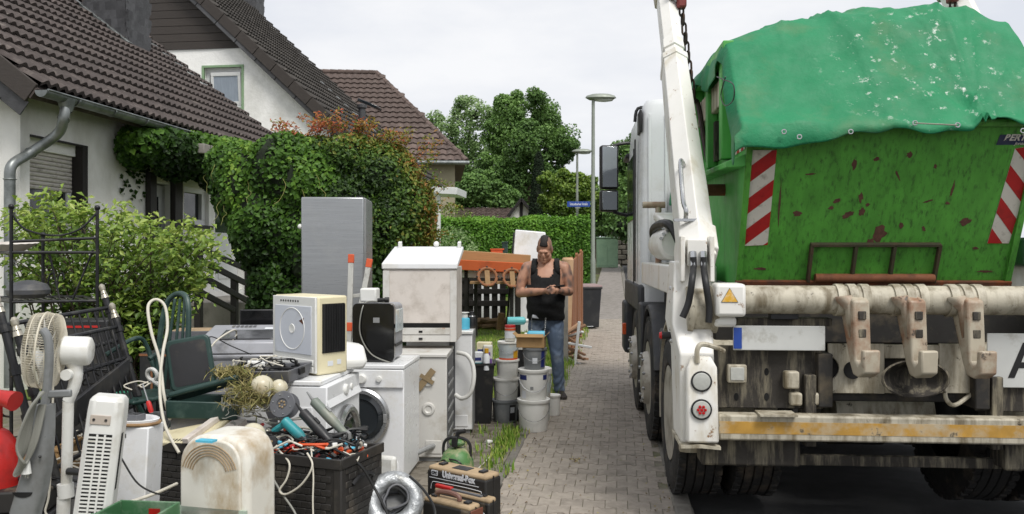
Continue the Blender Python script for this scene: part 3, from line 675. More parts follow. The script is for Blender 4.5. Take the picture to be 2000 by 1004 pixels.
# ---- lamp posts, street sign, cabinet
m_galv = M('lamp_post_paint', '#8d9389', .5, .3, var=.1, vs=3, dirt='#6d7468', damt=.35, ds=2)
m_lampg = M('lamp_glass', '#c9cdc9', .25, var=.05)
def lamp(px, Y, ytop, label, lean=0.):
    b0 = P(px, 500, Y); zb_ = gz(Y); zt = P(px, ytop, Y).z - zb_
    t = thing('street_lamp', label, 'street lamp', (b0.x, Y, zb_), 0, 'street lamps along the pavement')
    b = MB(); b.tube([(0, 0, -.2), (0, 0, 1.2), (0, 0, 1.25), (.01, 0, zt)], [.075, .072, .06, .045], 14); b.build('pole', m_galv, t)
    b = MB(); n = 18; rings = []
    for i, (k, z) in enumerate(((.2, .0), (.75, -.02), (1, .04), (.9, .1), (.55, .145), (.1, .16))): rings.append([(.22 + .44 * k * math.cos(2 * math.pi * j / n), .17 * k * math.sin(2 * math.pi * j / n), zt + z) for j in range(n)])
    b.loft(rings); hd = b.build('lamp_head', m_galv, t, smooth=50)
    b = MB(); b.loft([[(.3 + .3 * k * math.cos(2 * math.pi * j / n), .13 * k * math.sin(2 * math.pi * j / n), zt + z) for j in range(n)] for k, z in ((.95, -.005), (.8, -.05), (.3, -.07))]); b.build('lamp_cover', m_lampg, hd, smooth=50)
    return t
lamp(1158, 23., 194, 'tall grey street lamp behind the dark wheelie bin')
l2 = lamp(1127, 35., 298, 'farther and smaller street lamp behind the blue street sign')
m_blue = M('sign_blue', '#26489a', .4, var=.05); m_signw = M('sign_white', '#e2e6ea', .5, var=.03)
sg = P(1130, 399, 34.8); sgt = thing('street_sign', 'blue street name sign with white lettering on the far lamp post', 'street sign', (sg.x, 34.72, sg.z), 0)
b = MB(); b.bx(-.49, -.012, -.115, .49, .012, .115); b.build('plate', m_blue, sgt, bevel=.004)
text('lettering', 'Sattenbacher Straße', .142, m_signw, sgt, (0, -.016, .0), (R(90), 0, 0), sx=.66, bold=.002)
b = MB(); b.bx(-.1, .012, -.03, .1, .08, .03); b.bx(-.16, -.01, -.175, .06, .01, -.125); b.build('clamp', m_galv, sgt)
m_cab = M('green_cabinet', '#8fae90', .55, var=.06, dirt='#71917a', damt=.3, ds=2)
cb = P(1186, 514, 36.); cz = gz(36.)
ct = thing('electric_cabinet', 'pale green electricity cabinet on the verge beside the lamp post', 'cabinet', (cb.x, 36, cz), -.09)
w = 42 / FPX * 36 / 2; hgt = P(0, 463, 36.).z - cz
b = MB(); b.bx(-w, 0, 0, w, .35, hgt - .05); b.build('body', m_cab, ct, bevel=.01)
b = MB(); b.bx(-w - .03, -.04, hgt - .05, w + .03, .39, hgt); b.build('lid', m_cab, ct, bevel=.01)
for s in (-1, 1): b = MB(); b.bx(min(0, s * (w - .03)) + .005, -.015, .08, max(0, s * (w - .03)) - .005, -.001, hgt - .1); b.build('door', m_cab, ct, bevel=.004)
# rough stone wall at the bend of the street
m_stone = M('dark_stone', '#57534a', .95, var=.2, vs=3, rnd=.3, bump=.6, bs=20, dirt='#3a3a2f', damt=.4, ds=2)
sw = thing('stone_wall', 'dark rough stone retaining wall at the bend behind the lorry', 'wall', (P(1200, 500, 40).x, 40, gz(40)), .05)
st = MB(); st.bx(-.23, -.15, -.12, .23, .15, .12); sto = st.build('stone', m_stone, sw, bevel=.05); k = 0
for r in range(7):
    for c in range(22):
        o = sto if k == 0 else copyobj(sto, sw); k += 1
        o.location = (.1 + c * .47 + (.23 if r % 2 else 0), rng.uniform(-.03, .03), .1 + r * .24); o.scale = (rng.uniform(.9, 1.05), 1, rng.uniform(.9, 1.05)); o.rotation_euler = (0, rng.uniform(-.03, .03), 0)
b = MB(); b.bx(-.1, .05, -.3, 10.6, .3, 1.72); b.build('wall_core', m_joint, sw)
# ------------------------------------------------------------------ plants
m_bark = M('bark', '#4a4034', .95, var=.3, vs=8, stretch=(6, 6, 1), bump=.8, bs=30)
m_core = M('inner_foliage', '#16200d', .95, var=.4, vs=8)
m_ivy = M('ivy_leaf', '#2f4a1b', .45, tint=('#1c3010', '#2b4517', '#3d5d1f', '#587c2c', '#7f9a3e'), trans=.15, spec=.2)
m_shrub = M('shrub_leaf', '#5f7a2a', .5, tint=('#2c4416', '#466020', '#63822d', '#86a040', '#a9b85e'), trans=.3)
m_maple = M('maple_leaf', '#5a7a30', .6, tint=('#243a14', '#3d5c1e', '#5f7f2c', '#8b8a38', '#b57a45', '#c0604a'), trans=.3)
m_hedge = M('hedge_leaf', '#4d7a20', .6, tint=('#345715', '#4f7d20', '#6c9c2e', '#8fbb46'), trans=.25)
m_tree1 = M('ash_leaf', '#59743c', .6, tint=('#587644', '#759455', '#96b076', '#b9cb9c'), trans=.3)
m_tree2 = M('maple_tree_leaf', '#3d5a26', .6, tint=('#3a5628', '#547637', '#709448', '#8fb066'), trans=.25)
m_thuja = M('thuja_leaf', '#22371b', .8, tint=('#101e0e', '#1c3016', '#2b4420'), trans=.1)
def shell(ells, n, seed, r0=.72, disp=.18, dscale=3., down=.0, front=0.):
    """points near the surface of a union of ellipsoids [(centre, radii)]"""
    r = np.random.default_rng(seed); C = np.array([e[0] for e in ells], float); A = np.array([e[1] for e in ells], float)
    area = (A[:, 0] * A[:, 1] + A[:, 1] * A[:, 2] + A[:, 0] * A[:, 2]); pr = area / area.sum(); P_, N_ = [], []; got = 0
    while got < n:
        k = r.choice(len(ells), n * 2, p=pr); d = r.normal(0, 1, (n * 2, 3)); d /= np.linalg.norm(d, axis=1)[:, None]
        rad = r.uniform(r0, 1.04, n * 2); p0 = d * A[k]; nn = d / A[k]; nn /= np.linalg.norm(nn, axis=1)[:, None]
        p = C[k] + p0 * (rad * (1 + disp * vnoise(C[k] + p0, dscale, seed)))[:, None]
        ins = np.zeros(len(p), int)
        for c, a in zip(C, A): ins += ((((p - c) / a) ** 2).sum(1) < .62)
        ok = ins < 1 + (rad < .85)
        if front: ok &= (nn[:, 1] < front)
        P_.append(p[ok]); N_.append(nn[ok]); got += ok.sum()
    return np.concatenate(P_)[:n], np.concatenate(N_)[:n]
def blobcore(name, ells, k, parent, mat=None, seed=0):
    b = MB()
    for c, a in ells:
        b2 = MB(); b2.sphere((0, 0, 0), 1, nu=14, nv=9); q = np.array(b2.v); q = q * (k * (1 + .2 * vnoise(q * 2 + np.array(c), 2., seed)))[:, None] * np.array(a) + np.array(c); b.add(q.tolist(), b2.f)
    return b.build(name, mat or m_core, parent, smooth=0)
def limbs(base, targets, r, parent, name='trunk', mat=None, split=.45):
    b = MB(); base = Vector(base); top = sum((Vector(t) for t in targets), Vector()) / len(targets); fork = base.lerp(Vector((base.x, base.y, top.z)), split)
    b.tube(catmull([base - Vector((0, 0, .2)), base.lerp(fork, .5) + Vector((r * .4, 0, 0)), fork], 5), [r * (1.25 - .55 * i / 10) for i in range(11)], 9)
    for t in targets:
        t = Vector(t); m = fork.lerp(t, .5) + Vector((rng.uniform(-r, r) * 2, rng.uniform(-r, r) * 2, (t - fork).length * .1)); pts = catmull([fork - Vector((0, 0, r)), m, t], 5)
        b.tube(pts, [r * .55 * (1 - .85 * i / (len(pts) - 1)) for i in range(len(pts))], 6)
    return b.build(name, mat or m_bark, parent, smooth=60)
# ---- ivy-grown screen right of the entrance
YI = 10.6
def E_(x, y, Y, rx, ry, rz): return (tuple(P(x, y, Y)), (rx, ry, rz))
iv = thing('ivy_screen', 'tall dense wall of dark green ivy beside the entrance steps', 'ivy', (P(560, 500, YI).x, YI, 0)); iv_o = Vector(iv.location)
ells = [E_(500, 370, 10.7, .55, .7, .62), E_(560, 345, 10.6, .55, .8, .55), E_(610, 375, 10.6, .5, .8, .55), E_(540, 440, 10.6, .55, .8, .7), E_(620, 470, 10.6, .6, .8, .8), E_(700, 520, 10.7, .6, .7, .6),
        E_(560, 560, 10.6, .42, .7, .6), E_(620, 580, 10.6, .6, .7, .7), E_(460, 330, 11.2, .35, .6, .35), E_(770, 560, 10.9, .5, .7, .6), E_(700, 590, 10.6, .6, .7, .6), E_(545, 640, 10.6, .4, .7, .6), E_(620, 660, 10.6, .6, .7, .6), E_(720, 660, 10.6, .6, .7, .6)]
ells = [(tuple(Vector(c) - iv_o), a) for c, a in ells]
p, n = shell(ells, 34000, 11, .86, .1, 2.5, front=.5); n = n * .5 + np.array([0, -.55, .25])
leafcloud('foliage', p, n, .066, m_ivy, iv, .45, .8, tint=np.clip(.28 + .32 * vnoise(p, 2.6, 3) + .14 * (p[:, 2] - 2.0) + .35 * n[:, 2], 0, 1), seed=2)['kind'] = 'stuff'  # higher and upward-facing leaves take a lighter tint
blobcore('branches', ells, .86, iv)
# stray yellowing tendrils
b = MB()
for i in range(46):
    q = Vector(p[rng.randrange(len(p))]) + Vector((0, -.06, 0)); pts = [q]
    for k in range(5): q = q + Vector((rng.uniform(-.06, .06), -.012, -rng.uniform(.03, .1))); pts.append(q)
    b.tube(catmull(pts, 3), .0035, 4)
m_tendril = M('tendril', '#8a8a4c', .8); b.build('tendrils', m_tendril, iv)['kind'] = 'stuff'
# ---- ivy under the gutter of the first house
ig = thing('gutter_ivy', 'lighter ivy trailing under the zinc gutter over the front door', 'ivy', tuple(H1.world((0, 4.5, 0)))); io = Vector(ig.location)
ells = []
for px, py, xl, rx, ry, rz in ((290, 285, -.1, .3, .45, .25), (330, 290, .0, .34, .5, .3), (372, 302, .05, .36, .55, .32), (410, 315, .05, .36, .5, .32), (440, 318, .05, .34, .5, .34), (262, 290, -.28, .18, .35, .3), (345, 325, -.1, .3, .4, .22), (462, 322, .1, .32, .5, .3), (425, 345, .0, .26, .4, .26), (432, 300, .3, .34, .5, .24), (455, 305, .4, .34, .5, .26), (400, 292, .15, .3, .45, .2)):
    q = H1.world(H1.hit(px, py, 'x', xl)); ells.append((tuple(q - io), (rx, ry, rz)))
p, n = shell(ells, 9000, 21, .8, .12, 3.5, front=.8); n = n * .6 + np.array([.2, -.4, .3])
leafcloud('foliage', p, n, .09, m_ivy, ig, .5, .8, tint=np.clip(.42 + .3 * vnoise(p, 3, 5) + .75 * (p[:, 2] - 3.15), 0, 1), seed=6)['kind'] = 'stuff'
blobcore('branches', ells, .8, ig)
pp = []
for i in range(420):
    px, py = 235 + abs(rng.gauss(0, 40)), 262 + rng.random() ** 1.5 * 130
    if py < 262 + (px - 235) * .25 or px > 340: continue
    if rng.random() < (py - 262) / 150: continue
    q = H1.world(H1.hit(px, py, 'x', -.43)) - io; pp.append(tuple(q))
pp = np.array(pp); leafcloud('wall_leaves', pp, np.tile([.8, -.5, .3], (len(pp), 1)), .075, m_ivy, ig, .4, .8, tint=np.full(len(pp), .2), seed=8)['kind'] = 'stuff'
lt = H1.hit(437, 300, 'x', .25); b = MB(); b.bx(.1, lt.y - 1.0, lt.z - .12, .45, lt.y + .6, lt.z + .02); o = b.build('porch_lintel', m_conc, h1, bevel=.01)
# ---- red-tipped maple behind the ivy
mt = thing('red_tipped_maple', 'bushy maple with orange-red young leaves behind the ivy wall', 'tree', (P(740, 500, 12).x, 12, LZ(12))); mo = Vector(mt.location)
ells = [E_(630, 300, 10.9, .42, .6, .28), E_(690, 315, 10.8, .52, .7, .42), E_(745, 345, 10.8, .52, .7, .5), E_(785, 410, 10.8, .42, .6, .5), E_(740, 450, 10.7, .5, .7, .55), E_(805, 470, 11, .28, .5, .42), E_(680, 410, 10.6, .5, .7, .5), E_(570, 285, 11, .25, .4, .14)]
ells = [(tuple(Vector(c) - mo), a) for c, a in ells]
p, n = shell(ells, 21000, 31, .78, .2, 2.2, front=.7); n = n * .6 + np.array([0, -.3, .5])
hgt_ = np.array([max(0, v) for v in (p[:, 2] + mo.z - 2.45)])
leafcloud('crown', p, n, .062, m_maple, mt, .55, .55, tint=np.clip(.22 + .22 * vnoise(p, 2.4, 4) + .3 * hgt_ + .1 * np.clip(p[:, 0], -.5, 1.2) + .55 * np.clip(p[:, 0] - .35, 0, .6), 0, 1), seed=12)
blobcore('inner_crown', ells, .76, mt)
tw = []; b = MB()
for px, py, dx, dy in [(575, 268, -18, -16), (600, 262, -10, -20), (625, 255, 4, -24), (650, 252, 10, -22), (680, 262, -4, -24), (715, 268, 6, -28), (745, 285, 12, -26), (775, 300, 6, -38), (800, 318, 16, -44), (820, 345, 18, -34), (832, 375, 26, -16), (838, 410, 24, -8), (836, 440, 20, 4), (835, 465, 18, 8), (790, 300, -6, -30), (700, 258, 8, -14), (560, 275, -12, -18), (840, 390, 10, -40), (845, 455, 8, 20)]:
    a, c = P(px - 4, py + 16, 10.6) - mo, P(px + dx, py + dy, 10.5) - mo
    for k in range(4):
        e = c + Vector((rng.gauss(0, .13), rng.gauss(0, .13), rng.gauss(0, .07))); pts = catmull([a, a.lerp(e, .5) + Vector((0, 0, .05)), e], 6); b.tube(pts, [.006 - .0008 * i * .6 for i in range(len(pts))], 4)
        for t_ in range(34): q = pts[min(len(pts) - 1, int(len(pts) * rng.random() ** .7))]; tw.append(tuple(q + Vector((rng.gauss(0, .035), rng.gauss(0, .035), rng.gauss(0, .03)))))
tw = np.array(tw); leafcloud('young_leaves', tw, np.tile([0, -.3, .8], (len(tw), 1)), .055, m_maple, mt, .5, .4, tint=np.clip(.72 + .2 * vnoise(tw, 3, 2), 0, 1), seed=14)
b.build('twigs', m_bark, mt); limbs((0, 0, -.1), [Vector(e[0]) for e in ells[:6]], .07, mt)
# ---- leafy shrub in front of the first house
sh = thing('leafy_shrub', 'large light green shrub with arching stems in front of the shuttered window', 'shrub', (P(200, 600, 7.2).x, 7.2, 0)); so_ = Vector(sh.location)
sp_, sn, tt = [], [], []; b = MB()
tips = [(20, 420), (60, 405), (105, 392), (150, 395), (190, 412), (235, 425), (262, 432), (290, 440), (330, 455), (360, 448), (400, 468), (410, 480), (395, 520), (370, 560), (340, 590), (300, 600), (45, 440), (130, 430), (215, 460), (310, 480), (350, 500), (270, 500), (180, 480), (90, 470), (10, 480), (150, 540), (250, 560), (320, 640), (280, 650), (60, 540), (200, 620), (240, 600), (300, 560), (220, 530)]
for px, py in tips * 4:
    Yb = 7.2 + rng.uniform(-.5, .5); root = P(190 + rng.uniform(-90, 110), 840, 7.2) - so_; root.z = 0
    tip = P(px + rng.gauss(0, 10), py + rng.gauss(0, 9), Yb + rng.uniform(-.4, .3)) - so_; mid = root.lerp(tip, .55) + Vector((0, 0, .25))
    pts = catmull([root, mid, tip], 10); b.tube(pts, [.011 * (1 - .85 * i / (len(pts) - 1)) for i in range(len(pts))], 5)
    for k in range(78):
        u = 1 - rng.random() ** 1.35 * .78; i = min(len(pts) - 2, int(u * (len(pts) - 1))); q = pts[i].lerp(pts[i + 1], rng.random())
        off = Vector((rng.gauss(0, .075), rng.gauss(0, .075), rng.gauss(0, .06))) * (1.5 - u * .75); sp_.append(tuple(q + off)); sn.append((off.x * 2, off.y * 2 - .25, .75)); tt.append(.2 + .62 * u ** 2.2 + .25 * off.z * 4)
leafcloud('foliage', np.array(sp_), np.array(sn), .066, m_shrub, sh, .4, .5, tint=np.clip(np.array(tt), 0, 1), seed=22)
b.build('stems', m_bark, sh)
# ---- clipped hedge
YH = 24.
hx0, hx1, hz = P(858, 420, YH).x, P(1151, 420, YH).x, P(0, 429, YH).z
hd = thing('clipped_hedge', 'long clipped green hedge behind the dark garden fence', 'hedge', ((hx0 + hx1) / 2, YH, LZ(17)), -.02); ho = Vector(hd.location)
r_ = np.random.default_rng(41); n_ = 30000; hw = (hx1 - hx0) / 2; hh = hz - ho.z
f_ = r_.random(n_); pts = np.stack([r_.uniform(-hw, hw, n_), np.zeros(n_), r_.uniform(0, hh, n_)], 1); nn = np.tile([0, -1., .2], (n_, 1))
top = f_ < .22; pts[top, 2] = hh; pts[top, 1] = r_.uniform(0, 1.4, top.sum()); nn[top] = (0, -.2, 1); en = (f_ > .9); pts[en, 0] = hw; pts[en, 1] = r_.uniform(0, 1.4, en.sum()); nn[en] = (1, 0, .2)
pts += nn * (.07 * vnoise(pts, 2.2, 5) + r_.normal(0, .045, n_))[:, None]
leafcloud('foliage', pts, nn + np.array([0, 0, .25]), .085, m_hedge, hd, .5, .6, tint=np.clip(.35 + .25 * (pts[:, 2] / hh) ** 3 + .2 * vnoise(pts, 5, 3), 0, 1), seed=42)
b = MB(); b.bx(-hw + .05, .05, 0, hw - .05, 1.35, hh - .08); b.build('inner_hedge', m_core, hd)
# ---- trees
def tree(name, label, px, py_base, Y, clumps, n, size, mat, seed, zb=None, trunk=.25, group=None, corek=.55, disp=.3):
    z0 = gz(Y) if zb is None else zb; t = thing(name, label, 'tree', (P(px, 500, Y).x, Y, z0), 0, group); o = Vector(t.location); r = random.Random(seed)
    ells = []
    for (cx, cy, rp) in clumps:
        rr = rp / FPX * Y; ells.append((tuple(P(cx, cy, Y + r.uniform(-.5, .5) * rr) - o), (rr, rr * .9, rr * .85)))
        for k in range(4):
            an = r.uniform(0, 6.28); q = rr * r.uniform(.3, .5); ells.append((tuple(P(cx, cy, Y) - o + Vector((math.cos(an) * rr * .85, -abs(r.gauss(0, .4)) * rr, math.sin(an) * rr * .8))), (q * 1.15, q, q * .85)))
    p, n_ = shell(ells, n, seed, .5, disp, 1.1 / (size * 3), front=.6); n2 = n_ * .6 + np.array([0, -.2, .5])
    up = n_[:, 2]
    leafcloud('crown', p, n2, size, mat, t, .6, .6, tint=np.clip(.42 + .25 * vnoise(p, .8, seed) + .2 * up, 0, 1), seed=seed + 1)  # tint grows lighter where the crown surface faces up
    if corek: blobcore('inner_crown', ells, corek, t, seed=seed)
    limbs((0, 0, 0), [e[0] for e in ells[::5]], trunk, t); return t
G3 = 'trees beyond the hedge'
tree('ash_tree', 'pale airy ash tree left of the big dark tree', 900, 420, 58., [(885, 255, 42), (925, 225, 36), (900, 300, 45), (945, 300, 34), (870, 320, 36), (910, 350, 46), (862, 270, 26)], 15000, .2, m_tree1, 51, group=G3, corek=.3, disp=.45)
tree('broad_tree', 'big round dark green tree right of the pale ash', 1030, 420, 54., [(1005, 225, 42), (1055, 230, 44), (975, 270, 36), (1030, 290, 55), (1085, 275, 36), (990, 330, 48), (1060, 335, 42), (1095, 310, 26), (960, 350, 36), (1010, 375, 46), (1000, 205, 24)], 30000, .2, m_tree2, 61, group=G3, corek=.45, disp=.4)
tree('low_tree', 'low dark tree right behind the hipped house wall', 915, 420, 50., [(925, 365, 36), (960, 385, 32), (915, 395, 34), (980, 395, 30)], 6000, .22, m_tree2, 71, group=G3)
tree('vine_bush', 'loose light green bush behind the blue street sign', 1095, 430, 40., [(1085, 360, 30), (1115, 375, 30), (1140, 365, 26), (1100, 400, 34), (1145, 405, 30), (1075, 395, 22)], 9000, .17, m_shrub, 81, group=G3, trunk=.1)
tree('bend_tree', 'dark leafy tree behind the stone wall, seen past the lorry mirror', 1230, 450, 46., [(1235, 320, 45), (1215, 380, 45), (1195, 420, 40), (1250, 380, 50), (1180, 430, 28), (1240, 430, 50), (1245, 285, 26)], 13000, .2, m_tree2, 91, group=G3)
tree('far_bush', 'grey-green bush at the far end of the street', 1165, 450, 52., [(1160, 400, 34), (1180, 440, 30), (1150, 430, 30)], 4000, .2, m_tree1, 95, group=G3)
tree('edge_tree', 'dark tree on the far side of the street', 1260, 500, 34., [(1260, 420, 70), (1300, 380, 80), (1330, 300, 60)], 5000, .2, m_tree2, 97)
th_ = thing('thuja', 'narrow dark green thuja column behind the hedge', 'tree', (P(1051, 500, 42).x, 42, gz(42)), 0); to = Vector(th_.location)
el = [(tuple(P(1052, y, 42) - to), (w / FPX * 42, w / FPX * 42, .75)) for y, w in ((325, 9), (345, 12), (365, 14), (385, 16), (405, 17), (425, 18))]
p, n = shell(el, 8000, 101, .85, .08, 3); leafcloud('crown', p, n + np.array([0, 0, .8]), .12, m_thuja, th_, .3, .4, seed=102); blobcore('inner_crown', el, .92, th_)
for i, (px, py, Y, nl, sz, lab, mm) in enumerate(((885, 415, 26, 1500, .07, 'feathery green plant sticking up behind the hedge', m_shrub), (890, 470, 20, 1800, .07, 'grey-green shrub at the left foot of the hedge', m_tree1))):
    c = P(px, py, Y); t = thing('garden_shrub', lab, 'shrub', (c.x, Y, LZ(17))); o = Vector(t.location)
    el = [(tuple(c - o), (.5, .4, .35)), (tuple(c - o + Vector((.3, 0, -.3))), (.45, .4, .5)), (tuple(c - o + Vector((-.2, 0, -.5))), (.5, .4, .5))]
    p, n = shell(el, nl, 110 + i, .5, .4, 3); leafcloud('foliage', p, n + np.array([0, 0, .4]), sz, mm, t, .6, .4, seed=111 + i); limbs((0, 0, 0), [e[0] for e in el], .03, t, 'stem')
# ------------------------------------------------------------------ skip lorry
TR = Frame(2.23, 5.386, 4.3)
lorry = thing('skip_lorry', 'dirty white skip lorry seen from behind, parked with its wheels on the kerb', 'lorry', TR.o, TR.rz)
m_wp = M('grimy_white_paint', '#e4e2dc', .4, var=.04, vs=3, dirt='#bdb297', damt=.33, ds=3.5, dirt2='#86643f', d2amt=.1, d2s=11, stretch2=(1.2, 1.2, .5))
m_wpd = M('muddy_white_paint', '#b9b2a0', .6, var=.12, vs=5, dirt='#6d624c', damt=.6, ds=5, dirt2='#3d362b', d2amt=.12, d2s=12, stretch2=(2.5, 2.5, .5), bump=.2, bs=60)
m_wpc = M('clean_white_paint', '#d5d7d8', .3, var=.03, vs=2, dirt='#bdbcb4', damt=.3, ds=2)
m_rubber = M('tyre_rubber', '#232221', .85, var=.25, vs=8, dirt='#5a5044', damt=.35, ds=6, bump=.3, bs=80)
m_rim = M('rim_grey', '#b2ada2', .5, .3, var=.12, vs=6, dirt='#6d6455', damt=.5, ds=6)
m_mud = M('muddy_black_steel', '#37332e', .85, var=.3, vs=6, dirt='#8d8571', damt=.45, ds=7, stretch2=(3, 3, .4), bump=.3, bs=60)
m_blk = M('black_plastic', '#1b1b1c', .5, var=.2, vs=5)
m_dkgrey = M('dark_grey_plastic', '#3c3d40', .6, var=.12, vs=5, dirt='#57534b', damt=.3, ds=4)
m_frame = M('chassis_grey', '#2a2826', .8, var=.25, vs=4, dirt='#5c5343', damt=.45, ds=5)
m_hook = M('worn_hook_steel', '#b0a794', .55, var=.12, vs=6, dirt='#84583b', damt=.5, ds=5, dirt2='#4b463e', d2amt=.12, d2s=10)
m_yel = M('worn_yellow', '#b48a3c', .7, var=.2, vs=8, dirt='#b8ad96', damt=.5, ds=6, dirt2='#5a5140', d2amt=.15, d2s=12)
m_rust = M('rusty_steel', '#5b3a28', .9, var=.3, vs=10, dirt='#8a4a25', damt=.5, ds=8, bump=.4, bs=80)
m_chain = M('chain_steel', '#37302b', .6, .6, var=.3, vs=20, dirt='#5d4636', damt=.4, ds=15)
m_redst = M('red_steel', '#7c3330', .6, var=.2, vs=10, dirt='#4c3a35', damt=.4, ds=10)
m_red = M('lamp_red', '#b01517', .2, var=.05); m_org = M('lamp_orange', '#d8541c', .25, var=.05)
m_clear = M('lamp_clear', '#b5b6b0', .2, var=.1, vs=30)
m_chrome = M('steel_bright', '#b9babb', .25, .9, var=.08)
m_mirror = M('mirror_glass', '#c9cfd2', .03, 1.0, var=.01)
m_ywarn = M('warning_yellow', '#d9a62b', .5, var=.12, vs=12, dirt='#e3ddcc', damt=.3, ds=12)
m_plate = M('plate_white', '#c9cac6', .45, var=.05, vs=6, dirt='#8f897a', damt=.35, ds=8)
m_ink = M('black_ink', '#161616', .6, var=.05)
def T_(x, y, yl): return TR.hit(x, y, 'y', yl)
def TS(x, y, xl): return TR.hit(x, y, 'x', xl)
def rx(loc, flip=False):     # lathe axis z -> -x (outwards on the left side)
    m = Matrix(((0, 0, -1, loc[0]), (0, 1, 0, loc[1]), (1, 0, 0, loc[2]), (0, 0, 0, 1)))
    return m
RW = .52
def tyre_mb(w):
    b = MB(); h = w / 2
    pr = [(.30, -h * .75), (.33, -h * .98), (.40, -h * 1.04), (.47, -h * .98), (.505, -h * .86)]
    g = [-.62, -.56, -.22, -.16, .16, .22, .56, .62]
    for i, k in enumerate(g): pr += [(.52, h * (k - .02)), (.505, h * k)] if i % 2 == 0 else [(.505, h * (k - .02)), (.52, h * k)]
    pr += [(.505, h * .86), (.47, h * .98), (.40, h * 1.04), (.33, h * .98), (.30, h * .75)]
    b.lathe(pr, 44, cap=False)
    for i in range(44):
        an = 2 * math.pi * i / 44
        for s in (-1, 1): b.box((.512 * math.cos(an), .512 * math.sin(an), s * h * .78), (.026, .045, h * .3), (0, 0, an))
    return b
def wheel(y, side, twin, front):
    t = bpy.data.objects.new('wheel', None); COL.objects.link(t); t.parent = lorry
    t.location = (side * 1.19, y, RW); t.rotation_euler = (0, 0, 0 if side < 0 else math.pi)
    w = .29; m = rx((w / 2, 0, 0))
    b = tyre_mb(w); b.v = [tuple(m @ Vector(v)) for v in b.v]; b.build('tyre', m_rubber, t, smooth=30)
    if twin:
        b = tyre_mb(w); m2 = rx((w * 1.5 + .06, 0, 0)); b.v = [tuple(m2 @ Vector(v)) for v in b.v]; b.build('tyre', m_rubber, t, smooth=30)
        b = MB(); b.lathe([(.31, .14), (.30, .12), (.285, .0), (.275, -.08), (.2, -.11), (.14, -.11), (.13, -.04), (.1, -.02), (.02, -.02)], 40, m, cap=True)
        b.build('rim', m_rim, t)
    else:
        b = MB(); b.lathe([(.31, .14), (.30, .13), (.28, .06), (.27, .03), (.24, .05), (.22, .17), (.205, .19), (.185, .185), (.17, .1), (.12, .1), (.11, .18), (.08, .2), (.02, .2)], 40, m)
        b.build('rim', m_rim, t)
    b = MB()
    for i in range(10):
        an = 2 * math.pi * i / 10; r = .168 if twin else .2; z = -.11 if twin else .17
        b.cyl(m @ Vector((r * math.cos(an), r * math.sin(an), z)), m @ Vector((r * math.cos(an), r * math.sin(an), z + .035)), .014, n=6)
    b.build('wheel_nuts', m_chrome, t)['kind'] = 'stuff'; return t
for y, twin in ((0, True), (1.55, False), (2.95, False)):
    for s in (-1, 1): wheel(y, s, twin, not twin)
# chassis
b = MB()
for s in (-1, 1): b.bx(s * .42 - .04, -.86, .72, s * .42 + .04, 4.4, 1.02)
for y in (-.7, .5, 1.2, 2.2, 3.6): b.bx(-.38, y - .06, .74, .38, y + .06, 1.0)
b.build('chassis', m_frame, lorry, bevel=.008)
for y in (0, 1.55, 2.95):
    b = MB(); b.tube([(-1.0, y, RW), (-.3, y, RW), (-.18, y, RW), (.18, y, RW), (.3, y, RW), (1.0, y, RW)], [.07, .075, .19, .19, .075, .07], 14); b.build('axle', m_frame, lorry)
b = MB(); b.cyl((-.28, -.45, .62), (.28, -.45, .62), .16, n=20); b.build('air_tank', m_wpd, lorry)
for s in (-1, 1): b = MB(); b.cyl((s * .55, -.2, .5), (s * .55, -.2, .95), .12, n=16); b.build('air_spring', m_blk, lorry)
b = MB(); b.bx(-.95, -.35, 1.02, .95, 2.45, 1.3); b.build('subframe', m_frame, lorry, bevel=.015)
# mudguards
for s in (-1, 1):
    for (y0, R0, a0, a1, mat_) in ((0, .6, -14, 196, m_wpd), (1.55, .6, 12, 168, m_dkgrey), (2.95, .6, -5, 175, m_dkgrey)):
        b = MB(); prof = [(-1.19, -.03), (-1.185, 0), (-1.15, .012), (-.62, .012), (-.62, -.004), (-1.15, -.006), (-1.165, -.03)]
        rings = [[(-s * -1 * abs(x) * 1.0 if s > 0 else x, y0 - (R0 + dz) * math.cos(R(a)), RW + .02 + (R0 + dz) * math.sin(R(a))) for x, dz in prof] for a in frange(a0, a1, 22)]
        o = b.loft(rings).build('mudguard', mat_, lorry); fix_normals(o)
# boxes between the axles
for s in (-1, 1):
    b = MB(); b.bx(min(s * 1.2, s * .75), 2.12, .5, max(s * 1.2, s * .75), 2.42, 1.12); b.build('battery_box', m_dkgrey, lorry, bevel=.02)
    b = MB(); b.bx(min(s * 1.15, s * .7), .72, .5, max(s * 1.15, s * .7), .95, 1.0); b.build('tool_box', m_dkgrey, lorry, bevel=.02)
# white longitudinal housing with oil tank
b = MB(); b.bx(-1.17, .05, 1.30, -.86, 2.4, 1.5); b.build('side_housing', m_wp, lorry, bevel=.012)
b = MB(); b.bx(.86, .05, 1.30, 1.17, 2.4, 1.5); b.build('side_housing', m_wp, lorry, bevel=.012)
b = MB(); m = Matrix(((1, 0, 0, -1.03), (0, 0, 1, .95), (0, 1, 0, 1.66), (0, 0, 0, 1))); b.lathe([(.02, 0), (.1, .0), (.128, .03), (.135, .08), (.135, .78), (.128, .84), (.1, .88), (.02, .89)], 26, m); b.build('oil_tank', m_wp, lorry)
b = MB()
for i in range(9): an = R(-70 + i * 20); b.cyl((-1.03 + .115 * math.sin(an), .955, 1.66 + .115 * math.cos(an)), (-1.03 + .115 * math.sin(an), .93, 1.66 + .115 * math.cos(an)), .014, n=6)
b.build('tank_bolts', m_chrome, lorry)['kind'] = 'stuff'
b = MB(); b.box((-1.02, 1.35, 1.86), (.2, .85, .07), (.12, .0, 0)); b.build('tank_cover', m_wp, lorry, bevel=.02)
